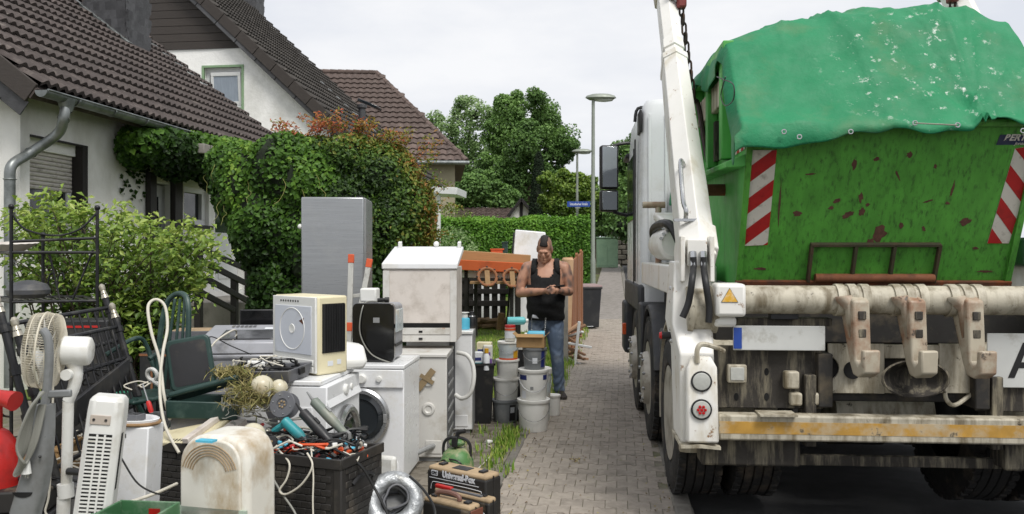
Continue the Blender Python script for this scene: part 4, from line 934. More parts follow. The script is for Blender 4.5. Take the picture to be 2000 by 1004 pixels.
b = MB(); b.tube(catmull([(-.95, .8, 1.5), (-1.05, .8, 1.75), (-1.1, 1.0, 1.82), (-1.12, 1.7, 1.8), (-1.1, 1.9, 1.7)], 5), .035, 10); b.build('oil_hose', m_blk, lorry)
b = MB(); b.cyl((-1.2, 1.9, 2.02), (-1.0, 1.9, 2.02), .03, n=12); b.cyl((-1.06, 1.9, 1.5), (-1.06, 1.9, 2.0), .028, n=12); b.build('valve', m_hook, lorry)
# cab
CY0, CY1, CW = 2.55, 4.65, 1.17
def rrect(w, y0, y1, z, r=.1, n=4):
    pts = []
    for cx, cy, a in ((w - r, y0 + r, -90), (w - r, y1 - r * 2, 0), (-w + r, y1 - r * 2, 90), (-w + r, y0 + r, 180)):
        rr_ = r if a in (-90, 180) else r * 2
        cxx = (w - rr_) * (1 if cx > 0 else -1)
        for i in range(n + 1): t = R(a + 90 * i / n); pts.append((cxx + rr_ * math.cos(t), cy + rr_ * math.sin(t), z))
    return pts
b = MB(); b.loft([rrect(CW, CY0, CY1, 1.05), rrect(CW, CY0, CY1, 1.3), rrect(CW, CY0, CY1 - .02, 1.95), rrect(CW - .015, CY0, CY1 - .14, 2.8), rrect(CW - .03, CY0 + .01, CY1 - .25, 3.04), rrect(CW - .07, CY0 + .05, CY1 - .4, 3.1)])
cab = b.build('cab', m_wpc, lorry, smooth=40)
for s in (-1, 1):
    b = MB(); b.bx(s * (CW + .004) - .006, CY0 + .75, 1.95, s * (CW + .004) + .006, CY1 - .3, 2.65); b.build('side_window', m_pane, cab, bevel=.004)
    b = MB(); b.bx(s * (CW + .01) - .008, CY0 + .7, 1.2, s * (CW + .01) + .004, CY0 + .72, 2.7); b.bx(s * (CW + .02) - .008, CY0 + .35, 1.3, s * (CW + .02) + .004, CY0 + .42, 2.75); b.build('door_seal', m_blk, cab)
b = MB(); b.bx(-.95, CY1 - .12, 1.95, .95, CY1 - .1, 2.65); b.build('windscreen', m_pane, cab)
b = MB(); b.bx(-1.2, CY1 - .35, 2.72, 1.2, CY1 + .15, 2.78); b.build('sun_visor', m_blk, cab, bevel=.02)
b = MB(); b.bx(-1.19, CY0 + .02, 1.0, 1.19, CY1, 1.28); b.build('cab_skirt', m_dkgrey, cab, bevel=.03)
b = MB(); b.bx(-1.22, CY1 - .35, .4, 1.22, CY1 + .1, 1.02); b.build('front_bumper', m_dkgrey, cab, bevel=.04)
for xx in (-1.08, -.92, -.6): b = MB(); b.bx(xx - .012, CY0 - .012, 1.35, xx + .012, CY0 + .001, 2.95); b.build('rear_rib', m_wpc, cab, bevel=.004)
b = MB(); b.bx(-CW - .006, CY0 + .02, 2.78, -CW + .02, CY0 + .3, 3.0); b.build('air_intake', m_blk, cab, bevel=.01)
g0 = [T_(1240, 238, 2.7), T_(1246, 212, 2.7), T_(1275, 211, 2.7), T_(1300, 212, 2.7)]
b = MB(); b.tube(catmull(g0, 4), .016, 8); b.build('grab_rail', m_blk, cab)
b = MB(); o = T_(1217, 643, 3.5); b.bx(-1.29, 3.42, o.z - .05, -1.25, 3.5, o.z + .07); b.build('side_marker', m_org, lorry, bevel=.006)
# mirrors
mz0, mz1, mz2 = T_(0, 418, 4.35).z, T_(0, 376, 4.35).z, T_(0, 295, 4.35).z
mx0, mx1 = T_(1173, 300, 4.35).x, T_(1209, 300, 4.35).x
for s in (-1, 1):
    mt_ = bpy.data.objects.new('mirror', None); COL.objects.link(mt_); mt_.parent = lorry; mt_.location = (s * abs((mx0 + mx1) / 2), 4.35, mz0); mt_.rotation_euler = (0, 0, -.17 * s)
    w = abs(mx1 - mx0) / 2
    for (za, zb) in ((0, mz1 - mz0 - .012), (mz1 - mz0 + .0, mz2 - mz0)):
        b = MB(); b.bx(-w, 0, za, w, .12, zb); b.build('housing', m_blk, mt_, bevel=.03, seg=4)
        b = MB(); b.bx(-w + .022, -.006, za + .022, w - .022, -.002, zb - .022); b.build('mirror_glass', m_mirror, mt_, bevel=.002)
    b = MB(); b.tube(catmull([(w * .5, .06, .0), (w + .1, .05, -.04), (w + .25, .1, -.05)], 4), .02, 8); b.build('mirror_arm', m_blk, mt_); b = MB(); b.tube(catmull([(w * .5, .06, mz2 - mz0), (w + .1, .05, mz2 - mz0 + .03), (w + .25, .1, mz2 - mz0 + .02)], 4), .02, 8); o = b.build('mirror_arm', m_blk, mt_)
    if s > 0: mt_.scale = (-1, 1, 1)
# rear cross tube with hook brackets
YR = -.86
zc_ = (T_(1700, 558, YR).z + T_(1700, 614, YR).z) / 2; rt = (T_(1700, 558, YR).z - T_(1700, 614, YR).z) / 2
b = MB(); b.cyl((-1.02, YR, zc_), (1.1, YR, zc_), rt, n=28); tb = b.build('rear_tube', m_wpd, lorry)
for px in (1637, 1660, 1685, 1747, 1770, 1795, 1855, 1880, 1905):
    o = T_(px, 580, YR); b = MB(); b.cyl((o.x - .022, YR, zc_), (o.x + .022, YR, zc_), rt * 1.13, n=28); b.build('tube_collar', m_wpd, tb)
o0, o1 = T_(1396, 556, YR - .06), T_(1455, 640, YR - .06)
for s, (xa, xb) in ((-1, (o0.x, o1.x)), (1, (-o1.x, -o0.x))):
    b = MB(); b.bx(xa, YR - .1, zc_ - rt * 1.15, xb, YR + .1, zc_ + rt * 1.15); b.bx(xa, YR - .05, o1.z, xa + (xb - xa) * .75, YR + .1, zc_ - rt * 1.152); br = b.build('tube_bracket', m_wp, lorry, bevel=.02)
    if s < 0:
        cx = T_(1425, 577, YR - .1); b = MB(); r0 = .043
        m = Matrix(((1, 0, 0, cx.x), (0, 0, -1, YR - .102), (0, 1, 0, cx.z - .012), (0, 0, 0, 1)))
        b.prism([(-r0 * 1.0, -r0 * .55), (r0 * 1.0, -r0 * .55), (0, r0 * 1.15)], 0, .003, m); wr = b.build('warning_sign', m_ywarn, br, smooth=0)
        b = MB(); b.prism([(-r0 * 1.08, -r0 * .6), (r0 * 1.08, -r0 * .6), (0, r0 * 1.24)], -.0002, .0015, m); b.build('warning_border', m_ink, wr, smooth=0)
# hooks
for px in (1660, 1770, 1882):
    o = T_(px + 12, 600, YR - .1); hx = o.x
    h = bpy.data.objects.new('lifting_hook', None); COL.objects.link(h); h.parent = lorry; h.location = (hx, YR, zc_); h.rotation_euler = (0, 0, .2); h.scale = (.95, 1.1, 1.02)
    mp_ = Matrix(((0, 0, 1, -.05), (1, 0, 0, 0), (0, 1, 0, 0), (0, 0, 0, 1)))
    b = MB(); b.prism([(-.06, .03), (.02, -.05), (-.03, -.2), (-.07, -.33), (-.1, -.39), (-.15, -.4), (-.2, -.37), (-.205, -.25), (-.17, -.25), (-.165, -.32), (-.145, -.335), (-.125, -.31), (-.12, -.2), (-.11, .0)], 0, .1, mp_); b.build('hook_body', m_hook, h, bevel=.01)
    for s in (-1, 1):
        b = MB(); b.add([(s * .04, -.08, .03), (s * .13, -.06, .02), (s * .125, -.06, .0), (s * .07, -.06, -.05), (s * .045, -.06, -.2), (s * .04, -.08, -.22)], [(0, 1, 2, 3, 4, 5)]); b.build('hook_ear', m_hook, h, solid=.018)
    for zz_ in (-.075, -.17):
        b = MB(); b.bx(-.025, -.123, zz_ - .022, .02, -.109, zz_ + .022); b.build('hook_slot', m_mud, h, bevel=.004)
# rear plates
YP = -.8
def plate(name, x0, y0, x1, y1, mat, th=.012, yl=YP, parent=None, bevel=.004):
    a, c = T_(x0, y1, yl), T_(x1, y0, yl); b = MB(); b.bx(a.x, yl, a.z, c.x, yl + th, c.z); return b.build(name, mat, parent or lorry, bevel=bevel)
pl = plate('rear_panel', 1394, 676, 1608, 796, m_mud)
for px, py, r in ((1497, 726, .017), (1438, 775, .018), (1497, 775, .018), (1589, 742, .028)):
    o = T_(px, py, YP); b = MB(); m = Matrix(((1, 0, 0, o.x), (0, 0, -1, YP - .0015), (0, 1, 0, o.z), (0, 0, 0, 1))); b.lathe([(r, -.0), (r, .0012)], 18, m @ Matrix.Diagonal((.75 if r < .02 else 1, 1.25 if r < .02 else 1, 1, 1))); b.build('panel_hole', m_dark, pl, smooth=0)
w_ = plate('work_lamp', 1422, 713, 1459, 748, m_wpd, .05, YP - .05, bevel=.008); plate('lamp_lens', 1427, 718, 1454, 743, m_clear, .006, YP - .057, w_, .003)
plate('socket_box', 1533, 726, 1562, 760, m_wpd, .06, YP - .06, bevel=.01); plate('socket_box', 1545, 768, 1568, 793, m_wpd, .06, YP - .06, bevel=.012); plate('socket_box', 1582, 768, 1602, 792, m_wpd, .06, YP - .06, bevel=.012)
np_ = plate('number_plate', 1432, 637, 1612, 684, m_plate, .01, YP - .07); plate('blue_strip', 1433, 640, 1449, 681, m_blue, .003, YP - .075, np_, 0)
plate('plate_bracket', 1420, 622, 1625, 636, m_mud, .1, YP - .02); plate('plate_lamp', 1505, 612, 1560, 624, m_blk, .06, YP - .06)
# towing frame: plates with cut-outs either side of the coupling
def cut(x0, y0, x1, y1, notch, mat):
    a, c = T_(x0, y1, YP), T_(x1, y0, YP); W, H = c.x - a.x, c.z - a.z
    pts = notch(W, H); b = MB(); m = Matrix(((1, 0, 0, a.x), (0, 0, -1, YP), (0, 1, 0, a.z), (0, 0, 0, 1))); b.prism(pts, -.02, .0, m); return b.build('towing_plate', mat, lorry, bevel=.004)
def bay(cx, cy, r, a0, a1, n=8): return [(cx + r * math.cos(R(a0 + (a1 - a0) * i / n)), cy + r * math.sin(R(a0 + (a1 - a0) * i / n))) for i in range(n + 1)]
cut(1612, 672, 1728, 768, lambda W, H: [(0, 0), (W, 0), (W, H), (W * .05, H), (W * .05, H * .78)] + bay(W * .02, H * .5, H * .25, 80, -80) + [(0, H * .2)], m_wpd)
cut(1835, 672, 1912, 768, lambda W, H: [(0, 0), (W, 0), (W, H * .2)] + bay(W * 1.0, H * .5, H * .25, -95, -265) + [(W, H * .8), (W, H), (0, H)], m_wpd)
plate('towing_crossbar', 1728, 674, 1835, 700, m_wpd, .02, YP); plate('towing_crossbar', 1728, 745, 1835, 768, m_wpd, .02, YP)
for s_ in (1652,): o = T_(s_, 722, YP); b = MB(); m = Matrix(((1, 0, 0, o.x + .03), (0, 0, -1, YP - .0215), (0, 1, 0, o.z), (0, 0, 0, 1))); b.lathe([(.05, 0), (.05, .0015)], 24, m); b.build('plate_hole', m_dark, lorry, smooth=0)
o = T_(1782, 738, YP - .1); b = MB(); m = Matrix(((1, 0, 0, o.x), (0, 0, -1, YP - .1), (0, 1, 0, o.z), (0, 0, 0, 1))) @ Matrix.Diagonal((1.75, 1, 1, 1)); b.lathe([(.03, -.06), (.06, -.05), (.095, .0), (.105, .04), (.098, .045), (.085, .0), (.05, -.04), (.02, -.045)], 32, m); b.build('coupling_mouth', m_mud, lorry)
b = MB(); b.cyl((o.x, YP + .1, o.z), (o.x, YP - .06, o.z), .05, n=16); b.cyl((o.x, YP - .12, o.z), (o.x, YP - .12, o.z + .16), .022, n=12); b.build('coupling_pin', m_mud, lorry)
b = MB(); q = T_(1905, 740, YP - .03); b.tube(catmull([(o.x + .12, YP - .02, o.z + .06), (o.x + .18, YP - .06, o.z - .02), (o.x + .2, YP - .05, o.z - .12), (o.x + .26, YP - .02, o.z - .16), (o.x + .36, YP, o.z - .1)], 6), .012, 8); b.build('brake_hose', m_wpd, lorry)
pl2 = plate('rear_panel', 1905, 690, 2085, 803, m_mud); sg2 = plate('waste_sign', 1928, 652, 2078, 757, m_plate, .008, YP - .03)
a_ = T_(2003, 708, YP - .032); text('letter', 'A', .272, m_ink, sg2, (a_.x, YP - .0315, a_.z), (R(90), 0, 0), sx=.95, bold=.004)
# rear underrun beam with worn yellow band
a, c = T_(1402, 858, -.92), T_(1402, 808, -.92)
b = MB(); b.bx(a.x, -.95, a.z, 1.16, -.85, c.z); ub = b.build('underrun_beam', m_wpd, lorry, bevel=.012)
b = MB(); h_ = c.z - a.z; b.bx(a.x + .003, -.952, a.z + h_ * .28, 1.15, -.949, a.z + h_ * .75); b.build('yellow_band', m_yel, ub)
b = MB(); o = T_(1515, 806, -.92); b.bx(o.x - .1, -1.0, c.z + .002, o.x + .1, -.86, c.z + .012); st_ = b.build('step_plate', m_wpd, ub)
for s in (-1, 1):
    b = MB(); b.bx(min(s * 1.1, s * .55), -.84, .38, max(s * 1.1, s * .55), -.66, .555); b.build('rear_box', m_mud, lorry, bevel=.015)
    b = MB(); b.bx(s * .5 - .03, -.86, .5, s * .5 + .03, -.7, .9); b.build('beam_bracket', m_mud, lorry, bevel=.006)
b = MB(); b.bx(-.6, -.72, .36, .6, -.68, .42); b.build('rear_crossbar', m_mud, lorry, bevel=.006)
# support leg, lamps and lifting arm on each side
def side_gear(s):
    def mirror(o):
        if s > 0: o.scale = (-1, 1, 1)
        return o
    lg = mirror(bpy.data.objects.new('support_leg', None)); COL.objects.link(lg); lg.parent = lorry
    z0, z1 = T_(1360, 868, -.93).z, T_(1360, 510, -.75).z
    xa, xb, xc, xd = T_(1330, 868, -.9).x, T_(1402, 868, -.93).x, T_(1316, 560, -.7).x, T_(1392, 560, -.8).x
    b = MB(); b.loft([[(xa, -.9, z0), (xb, -.9, z0), (xb, -.55, z0), (xa, -.55, z0)], [(xa - .01, -.93, z0 + .5), (xb - .02, -.93, z0 + .5), (xb - .02, -.5, z0 + .5), (xa - .01, -.5, z0 + .5)], [(xc - .02, -.8, 1.18), (xd, -.8, 1.18), (xd, -.42, 1.18), (xc - .02, -.42, 1.18)], [(xc, -.72, z1), (xd, -.72, z1), (xd, -.45, z1), (xc, -.45, z1)]])
    b.build('leg_casing', m_wp, lg, bevel=.012)
    b = MB(); b.loft([[(xa - .01, -.97, z0 - .015), (.5 * (xa + xb), -1.0, z0 - .005), (xb + .01, -.97, z0 - .02), (xb + .01, -.55, z0 - .02), (xa - .01, -.55, z0 - .015)], [(xa - .01, -.97, z0 + .002), (.5 * (xa + xb), -1.0, z0 + .012), (xb + .01, -.97, z0 - .003), (xb + .01, -.55, z0 - .003), (xa - .01, -.55, z0 + .002)]]); b.build('leg_foot', m_wpd, lg)
    h0, h1 = T_(1340, 862, -.95), T_(1398, 695, -.95)
    b = MB(); b.loft([[(h0.x, -.92, h0.z), (h1.x + .012, -.92, h0.z), (h1.x + .012, -.99, h0.z), (h0.x, -.99, h0.z)], [(h0.x, -.93, h1.z - .06), (h1.x, -.93, h1.z - .06), (h1.x, -1.0, h1.z - .06), (h0.x, -1.0, h1.z - .06)], [(h0.x + .03, -.93, h1.z), (h1.x - .03, -.93, h1.z), (h1.x - .03, -.97, h1.z), (h0.x + .03, -.97, h1.z)]]); lh = b.build('lamp_housing', m_wp, lg, bevel=.012); fix_normals(lh)
    for py, mt_, inner in ((745, m_clear, None), (800, m_clear, m_red)):
        o = T_(1370, py, -1.0); m = Matrix(((1, 0, 0, o.x), (0, 0, -1, -.993), (0, 1, 0, o.z), (0, 0, 0, 1)))
        b = MB(); b.lathe([(.057, -.01), (.057, .012), (.051, .013)], 28, m); l_ = b.build('rear_lamp', m_blk, lg)
        b = MB(); b.lathe([(.051, .01), (.045, .016), (.02, .019), (.002, .02)], 28, m); b.build('lamp_lens', mt_, l_)
        if inner:
            b = MB()
            for i in range(7): an = 2 * math.pi * i / 6; rr_ = 0 if i == 6 else .019; b.lathe([(.009, .017), (.008, .024), (.001, .025)], 10, m @ Matrix.Translation((rr_ * math.cos(an), rr_ * math.sin(an), 0)))
            b.build('lamp_led', inner, l_)['kind'] = 'stuff'
    b = MB(); o = T_(1300, 655, -.6); b.tube([(xc - .06, -.6, o.z), (xc + .04, -.6, o.z)], .022, 12); b.build('marker_stub', m_blk, lg); b = MB(); b.tube([(xc - .075, -.6, o.z), (xc - .06, -.6, o.z)], [.016, .024], 12); b.build('marker_lamp', m_red, lg)
    b = MB(); q = T_(1365, 690, -.98); b.tube(catmull([(q.x - .01, -.99, q.z - .05), (q.x - .01, -.99, q.z + .02), (q.x + .02, -.98, q.z + .05), (q.x + .1, -.97, q.z + .03), (q.x + .14, -.95, q.z + .01)], 5), .014, 8); b.build('pipe', m_wpd, lg)
    b = MB()
    for py in (565, 592, 620, 648, 672): o = T_(1327, py, -.8); b.sphere((xc - .005, -.62, o.z), .014, nu=8, nv=5)
    b.build('leg_bolts', m_chrome, lg)['kind'] = 'stuff'
    # drum (pivot) behind the hoses
    b = MB(); m = Matrix(((0, 0, 1, T_(1342, 600, -.82).x), (1, 0, 0, -.78), (0, 1, 0, T_(1342, 605, -.82).z), (0, 0, 0, 1))); b.lathe([(.02, 0), (.13, 0), (.135, .03), (.12, .035), (.12, .13), (.135, .135), (.135, .165), (.02, .17)], 28, m); b.build('pivot_drum', m_wpd, lg)
    # arm
    ar = mirror(bpy.data.objects.new('lifting_arm', None)); COL.objects.link(ar); ar.parent = lorry
    A0, A1 = Vector((T_(1362, 500, -.62).x, -.62, T_(1362, 500, -.62).z)), T_(1302, 0, .96)
    d = (A1 - A0).normalized(); side = Vector((1, 0, 0)); side = (side - d * side.dot(d)).normalized(); back = side.cross(d)    # back: towards the rear
    if back.y > 0: back = -back
    def sect(t, w, dp): c0 = A0 + d * t; return [tuple(c0 + side * x * w + back * z * dp) for x, z in ((-1, -1), (1, -1), (1, .55), (.0, 1), (-1, .55))]
    Ln = (A1 - A0).length; ts = Ln * .70
    b = MB(); b.loft([sect(-.05, .098, .14), sect(.5, .098, .15), sect(ts, .083, .125)]); sl_ = b.build('arm_sleeve', m_wp, ar, bevel=.006); fix_normals(sl_)
    b = MB(); b.loft([sect(ts - .3, .068, .1), sect(Ln * 1.12, .068, .1)]); o = b.build('inner_arm', m_wp, ar, bevel=.006); fix_normals(o)
    b = MB(); b.loft([sect(ts - .04, .09, .135), sect(ts + .02, .09, .135)]); b.loft([sect(ts + .09, .077, .115), sect(ts + .2, .073, .11)]); o = b.build('arm_collar', m_wp, ar, bevel=.006); fix_normals(o)
    b = MB(); b.loft([sect(-.02, .112, .165), sect(.16, .112, .165)]); o = b.build('arm_cap', m_wp, ar, bevel=.008); fix_normals(o)
    b = MB(); b.loft([sect(Ln * 1.02, .08, .12), sect(Ln * 1.12, .085, .14), sect(Ln * 1.2, .06, .12)]); o = b.build('arm_head', m_wpd, ar, bevel=.01); fix_normals(o)
    b = MB(); g0_, g1_ = A0 + d * .16 + back * .19 - side * .07, A0 + d * .62 + back * .19 - side * .07
    b.tube(catmull([g0_ - back * .06, g0_ + d * .03, g0_ + d * .12 - side * .01, g1_ - d * .03, g1_ - back * .06 + side * .03], 5), .014, 8); b.build('grab_handle', m_chrome, ar)
    b = MB(); b.bx(-.07, -.02, -.008, .07, .02, .008, Matrix.Translation(g0_ - back * .05)); b.build('handle_foot', m_chrome, ar)
    # hydraulic block and hoses under the cap
    hb = T_(1362, 502, -.79); b = MB(); b.bx(hb.x - .055, -.79, hb.z - .05, hb.x + .055, -.7, hb.z + .1); b.build('hose_block', m_wp, ar, bevel=.005)
    for dx, ends in ((-.028, ((1352, 545), (1345, 590), (1333, 620))), (.03, ((1378, 550), (1385, 600), (1384, 630)))):
        pts = [Vector((hb.x + dx, -.82, hb.z + .0)), Vector((hb.x + dx, -.83, hb.z - .06))] + [T_(a_, b_, -.93) for a_, b_ in ends]
        b = MB(); b.tube(catmull(pts, 6), .019, 12); b.build('hydraulic_hose', m_blk, ar)
        b = MB(); b.cyl((hb.x + dx, -.8, hb.z + .03), (hb.x + dx, -.825, hb.z - .06), .021, n=6); b.build('hose_fitting', m_chrome, ar)
    b = MB(); b.bx(hb.x - .095, -.8, hb.z - .14, hb.x - .07, -.68, hb.z + .12); b.build('cap_cheek', m_wp, ar, bevel=.004); b = MB(); b.bx(hb.x + .07, -.8, hb.z - .14, hb.x + .095, -.68, hb.z + .12); b.build('cap_cheek', m_wp, ar, bevel=.004)
    # chain from the arm head
    c0 = T_(1331, 12, .8); c1 = T_(1357, 196, .8)
    b = MB(); b.box(c0 + Vector((0, 0, .05)), (.07, .09, .14)); b.build('chain_shackle', m_redst, ar, bevel=.015); b = MB(); b.cyl(c0 + Vector((-.1, 0, .1)), c0 + Vector((.04, 0, .1)), .05, n=14); b.build('chain_pin', m_hook, ar)
    ch_ = bpy.data.objects.new('chain', None); COL.objects.link(ch_); ch_.parent = ar
    lk_ = MB(); n = 14; lk_.tube([(.017 * math.cos(2 * math.pi * i / n), 0, .033 * math.sin(2 * math.pi * i / n) + (.014 if math.sin(2 * math.pi * i / n) > 0 else -.014)) for i in range(n)], .0085, 6, closed=True); lo = lk_.build('chain_link', m_chain, ch_); nl = int((c0 - c1).length / .068)
    for i in range(nl): q = lo if i == 0 else copyobj(lo, ch_); q.location = c0.lerp(c1, i / nl) + Vector((0, 0, -.03)); q.rotation_euler = (0, 0, .4 + (i % 2) * R(90))
    c2 = T_(1322, 60, .97)
    for i in range(14): q = copyobj(lo, ch_); q.location = c2 + Vector((0.006 * i * (.4), .02, -.062 * i)); q.rotation_euler = (.1, 0, 1.2 + (i % 2) * R(90))
    b = MB(); b.tube(catmull([c1, c1 + Vector((.03, 0, -.06)), c1 + Vector((.05, -.3, -.5)), TS(1372, 260, -.86) if True else c1], 5), [.02] * 16, 8); b.build('sling', m_chain, ar)
    return lg, ar
side_gear(-1); side_gear(1)
b = MB(); b.bx(.98, -.2, 1.5, 1.2, 1.2, 1.68); b.build('side_pipe_box', M('faded_green_box', '#5d7462', .5, var=.1), lorry, bevel=.02)

# ------------------------------------------------------------------ the green skip on the lorry
m_skip = M('skip_green', '#4f9436', .5, var=.2, vs=4, dirt='#2f5522', damt=.4, ds=3.5, stretch2=(15, 15, .3), dirt2='#4a2b20', d2amt=.02, d2s=5, stretch=(3, 3, .6))
m_skips = M('skip_green_lit_side', '#4fa34a', .5, var=.1, vs=4, dirt='#476b3b', damt=.3, ds=3, dirt2='#53392a', d2amt=.0, d2s=8, stretch2=(1, 4, .5))  # sides catch more light than the sloping rear; put into this lighter green
m_refw = M('reflective_white', '#c9c4ba', .5, var=.06, vs=10, dirt='#8b8478', damt=.3, ds=20); m_refr = M('reflective_red', '#a31b1b', .45, var=.1, vs=10, dirt='#6d1512', damt=.25, ds=18)
sk = thing('skip', 'green open skip with red and white chevrons loaded on the lorry', 'skip', TR.world((.02, .6, 1.32)), TR.rz); kx, ky, kz = .02, .6, 1.32
HW = .82; zB, zR, zT = 1.39 - kz, 2.33 - kz, 2.91 - kz; yB, yR, yT = -.29 - ky, -.67 - ky, -.25 - ky; yF, yF2 = 1.65 - ky, 2.05 - ky
MS = lambda x0: Matrix(((0, 0, 1, x0), (1, 0, 0, 0), (0, 1, 0, 0), (0, 0, 0, 1)))
for s in (-1, 1):
    b = MB(); b.prism([(yB, zB), (yR, zR), (yT, zT), (yF, zT + .04), (yF2, zT - .5), (yF, zB)], -.012, .012, MS(s * (HW - .012))); b.build('side_panel', m_skips, sk)
    b = MB(); b.loft([[(s * HW, yR + .08, zR - .16), (s * (HW + .11), yR + .12, zR - .2), (s * (HW + .11), yR + .12, zR - .235), (s * HW, yR + .08, zR - .235)], [(s * HW, yF, zR - .1), (s * (HW + .11), yF, zR - .14), (s * (HW + .11), yF, zR - .17), (s * HW, yF, zR - .17)]]); o = b.build('side_ledge', m_skips, sk, bevel=.006); fix_normals(o)
    for yy in (-.13 - ky, .42 - ky, 1.05 - ky):
        b = MB(); b.bx(min(s * HW, s * (HW + .07)), yy - .05, zR - .14, max(s * HW, s * (HW + .07)), yy + .05, zT); b.build('side_post', m_skips, sk, bevel=.006)
    b = MB(); b.bx(min(s * HW, s * (HW + .045)), yT + .25, zT - .34, max(s * HW, s * (HW + .045)), yF - .05, zT - .16); b.build('side_rail', m_wpd, sk, bevel=.008)
    b = MB(); b.bx(min(s * HW, s * (HW + .07)), yT + .02, zT - .05, max(s * HW, s * (HW + .07)), yF, zT + .03); b.build('top_rail', m_skips, sk, bevel=.008)
    b = MB(); b.cyl((s * HW, .1 - ky, zR - .32), (s * (HW + .13), .1 - ky, zR - .32), .04, n=16); b.build('lifting_pin', m_rust, sk)
    b = MB(); b.bx(min(s * HW, s * (HW + .03)), .3 - ky, zR - .1, max(s * HW, s * (HW + .03)), .5 - ky, zT - .4); b.build('black_streak', m_mud, sk)
ln_ = math.hypot(yB - yR, zR - zB); wd_ = Vector((0, (yR - yB) / ln_, (zR - zB) / ln_)); nr = Vector((0, -wd_.z, wd_.y)); MR = Matrix(((1, 0, 0, 0), (0, wd_.y, nr.y, yB), (0, wd_.z, nr.z, zB), (0, 0, 0, 1)))
if nr.y > 0: raise RuntimeError
b = MB(); b.bx(-HW, 0, -.02, HW, ln_, 0, MR); rp2 = b.build('rear_panel', m_skip, sk)
b = MB(); b.bx(-HW + .02, yB + .005, zB + .002, HW - .02, yF - .005, zB + .03); b.build('floor', m_rust, sk)
b = MB(); b.bx(-HW + .02, yF - .02, zB + .03, HW - .02, yF, zT - .05); b.build('front_panel', m_skip, sk)
b = MB(); b.cyl((-HW, yR, zR), (HW, yR, zR), .03, n=12); b.build('rear_rim', m_skip, sk)
b = MB(); b.bx(-HW - .01, -.02, .002, HW + .01, .03, .03, MR); b.build('bottom_rail', m_rust, sk, bevel=.006)
b = MB(); b.bx(-HW - .005, .03, .001, -HW + .03, ln_, .02, MR); b.build('edge_strip', m_skip, sk); b = MB(); b.bx(HW - .03, .03, .001, HW + .005, ln_, .02, MR); b.build('edge_strip', m_skip, sk)
def face(px, py):
    o = TR.loc((0, 0, CAMH)) - Vector((kx, ky, kz)); d = TR.loc(P(px, py, 1.)) - TR.loc((0, 0, CAMH)); p0 = Vector((0, yB, zB)); t = (p0 - o).dot(nr) / d.dot(nr); q = o + d * t; return q.x, (q - p0).dot(wd_)
def chevron(c, par, mtx, n, up, z=.003):
    """c: four corners (bl, br, tr, tl) in panel coordinates"""
    bl, br, tr, tl = [Vector((*q, 0)) for q in c]; b = MB(); b.prism([tuple(q[:2]) for q in (bl, br, tr, tl)], .0005, z, mtx); pl = b.build('chevron_board', m_refw, par, smooth=0)
    L_ = lambda k: bl.lerp(tl, k); R_ = lambda k: br.lerp(tr, k); sh = up
    for i in range(-1, n + 1):
        a0, a1 = (i * 2) / (2 * n), (i * 2 + 1) / (2 * n)
        # left edge span a0..a1, right edge shifted by sh
        poly = []
        def clip(k): return max(0., min(1., k))
        N = 10
        low = [(u, a0 + sh * u) for u in (j / N for j in range(N + 1))]; hi = [(u, a1 + sh * u) for u in (j / N for j in range(N + 1))]
        pts = [(u, clip(v)) for u, v in low] + [(u, clip(v)) for u, v in reversed(hi)]
        if max(p_[1] for p_ in pts) - min(p_[1] for p_ in pts) < .02: continue
        q = []
        for u, v in pts:
            w = L_(v).lerp(R_(v), u); w = (round(w.x, 5), round(w.y, 5))
            if not q or (abs(w[0] - q[-1][0]) + abs(w[1] - q[-1][1]) > 1e-4): q.append(w)
        if len(q) > 2 and abs(q[0][0] - q[-1][0]) + abs(q[0][1] - q[-1][1]) < 1e-4: q.pop()
        if len(q) < 3: continue
        b = MB(); b.prism(q, z + .0003, z + .0012, mtx); b.build('red_stripe', m_refr, pl, smooth=0)
chevron([face(1452, 480), face(1499, 478), face(1517, 293), face(1467, 293)], sk, MR, 3, .2)
chevron([face(1928, 475), face(1970, 475), face(2028, 283), face(1982, 290)], sk, MR, 3, -.24)
fs_ = face(1945, 283); fe = face(2060, 262); b = MB(); b.prism([fs_, (fe[0], fs_[1]), (fe[0], fe[1]), (fs_[0] + .012, fe[1])], .0005, .003, MR); sgn = b.build('name_plate', M('plate_navy', '#22264a', .5, var=.1, dirt='#3a3f4a', damt=.3), sk, smooth=0)
RE = MR.to_euler(); cxs, cys = (fs_[0] + fe[0]) / 2, (fs_[1] + fe[1]) / 2
text('lettering', 'BERTIN', .052, m_refw, sgn, MR @ Vector((fs_[0] + .035, cys + .012, .0045)), RE, shear=.3, align='LEFT', bold=.0015); text('lettering', 'Jonas', .026, m_refw, sgn, MR @ Vector((fs_[0] + .1, cys - .022, .0045)), RE, shear=.3, align='LEFT')
# pocket with rusty bars low on the rear panel
m_pock = M('pocket_steel', '#3c3a26', .8, var=.3, vs=8, dirt='#5a3b2a', damt=.45, ds=6)
a0, a1, a2, a3 = face(1582, 548), face(1835, 548), face(1835, 476), face(1582, 476)
def mbar(u, v, w, h0=.0, h1=.035, mat=m_pock): b = MB(); b.beam(MR @ Vector((u[0], u[1], (h0 + h1) / 2)), MR @ Vector((v[0], v[1], (h0 + h1) / 2)), w, h1 - h0, up=nr); return b.build('pocket_bar', mat, sk, bevel=.003)
mbar(a3, a2, .02); [mbar((face(x, 480)[0], a0[1]), (face(x, 480)[0], a3[1]), .02) for x in (1584, 1670, 1745, 1833)]
b = MB(); b.cyl(MR @ Vector((a0[0] + .02, a0[1] + .03, .03)), MR @ Vector((a1[0] - .05, a0[1] + .03, .03)), .028, n=14); b.build('pocket_roller', M('roller_rust', '#7a4a2e', .8, var=.25, vs=9, dirt='#55331f', damt=.4, ds=8), sk)
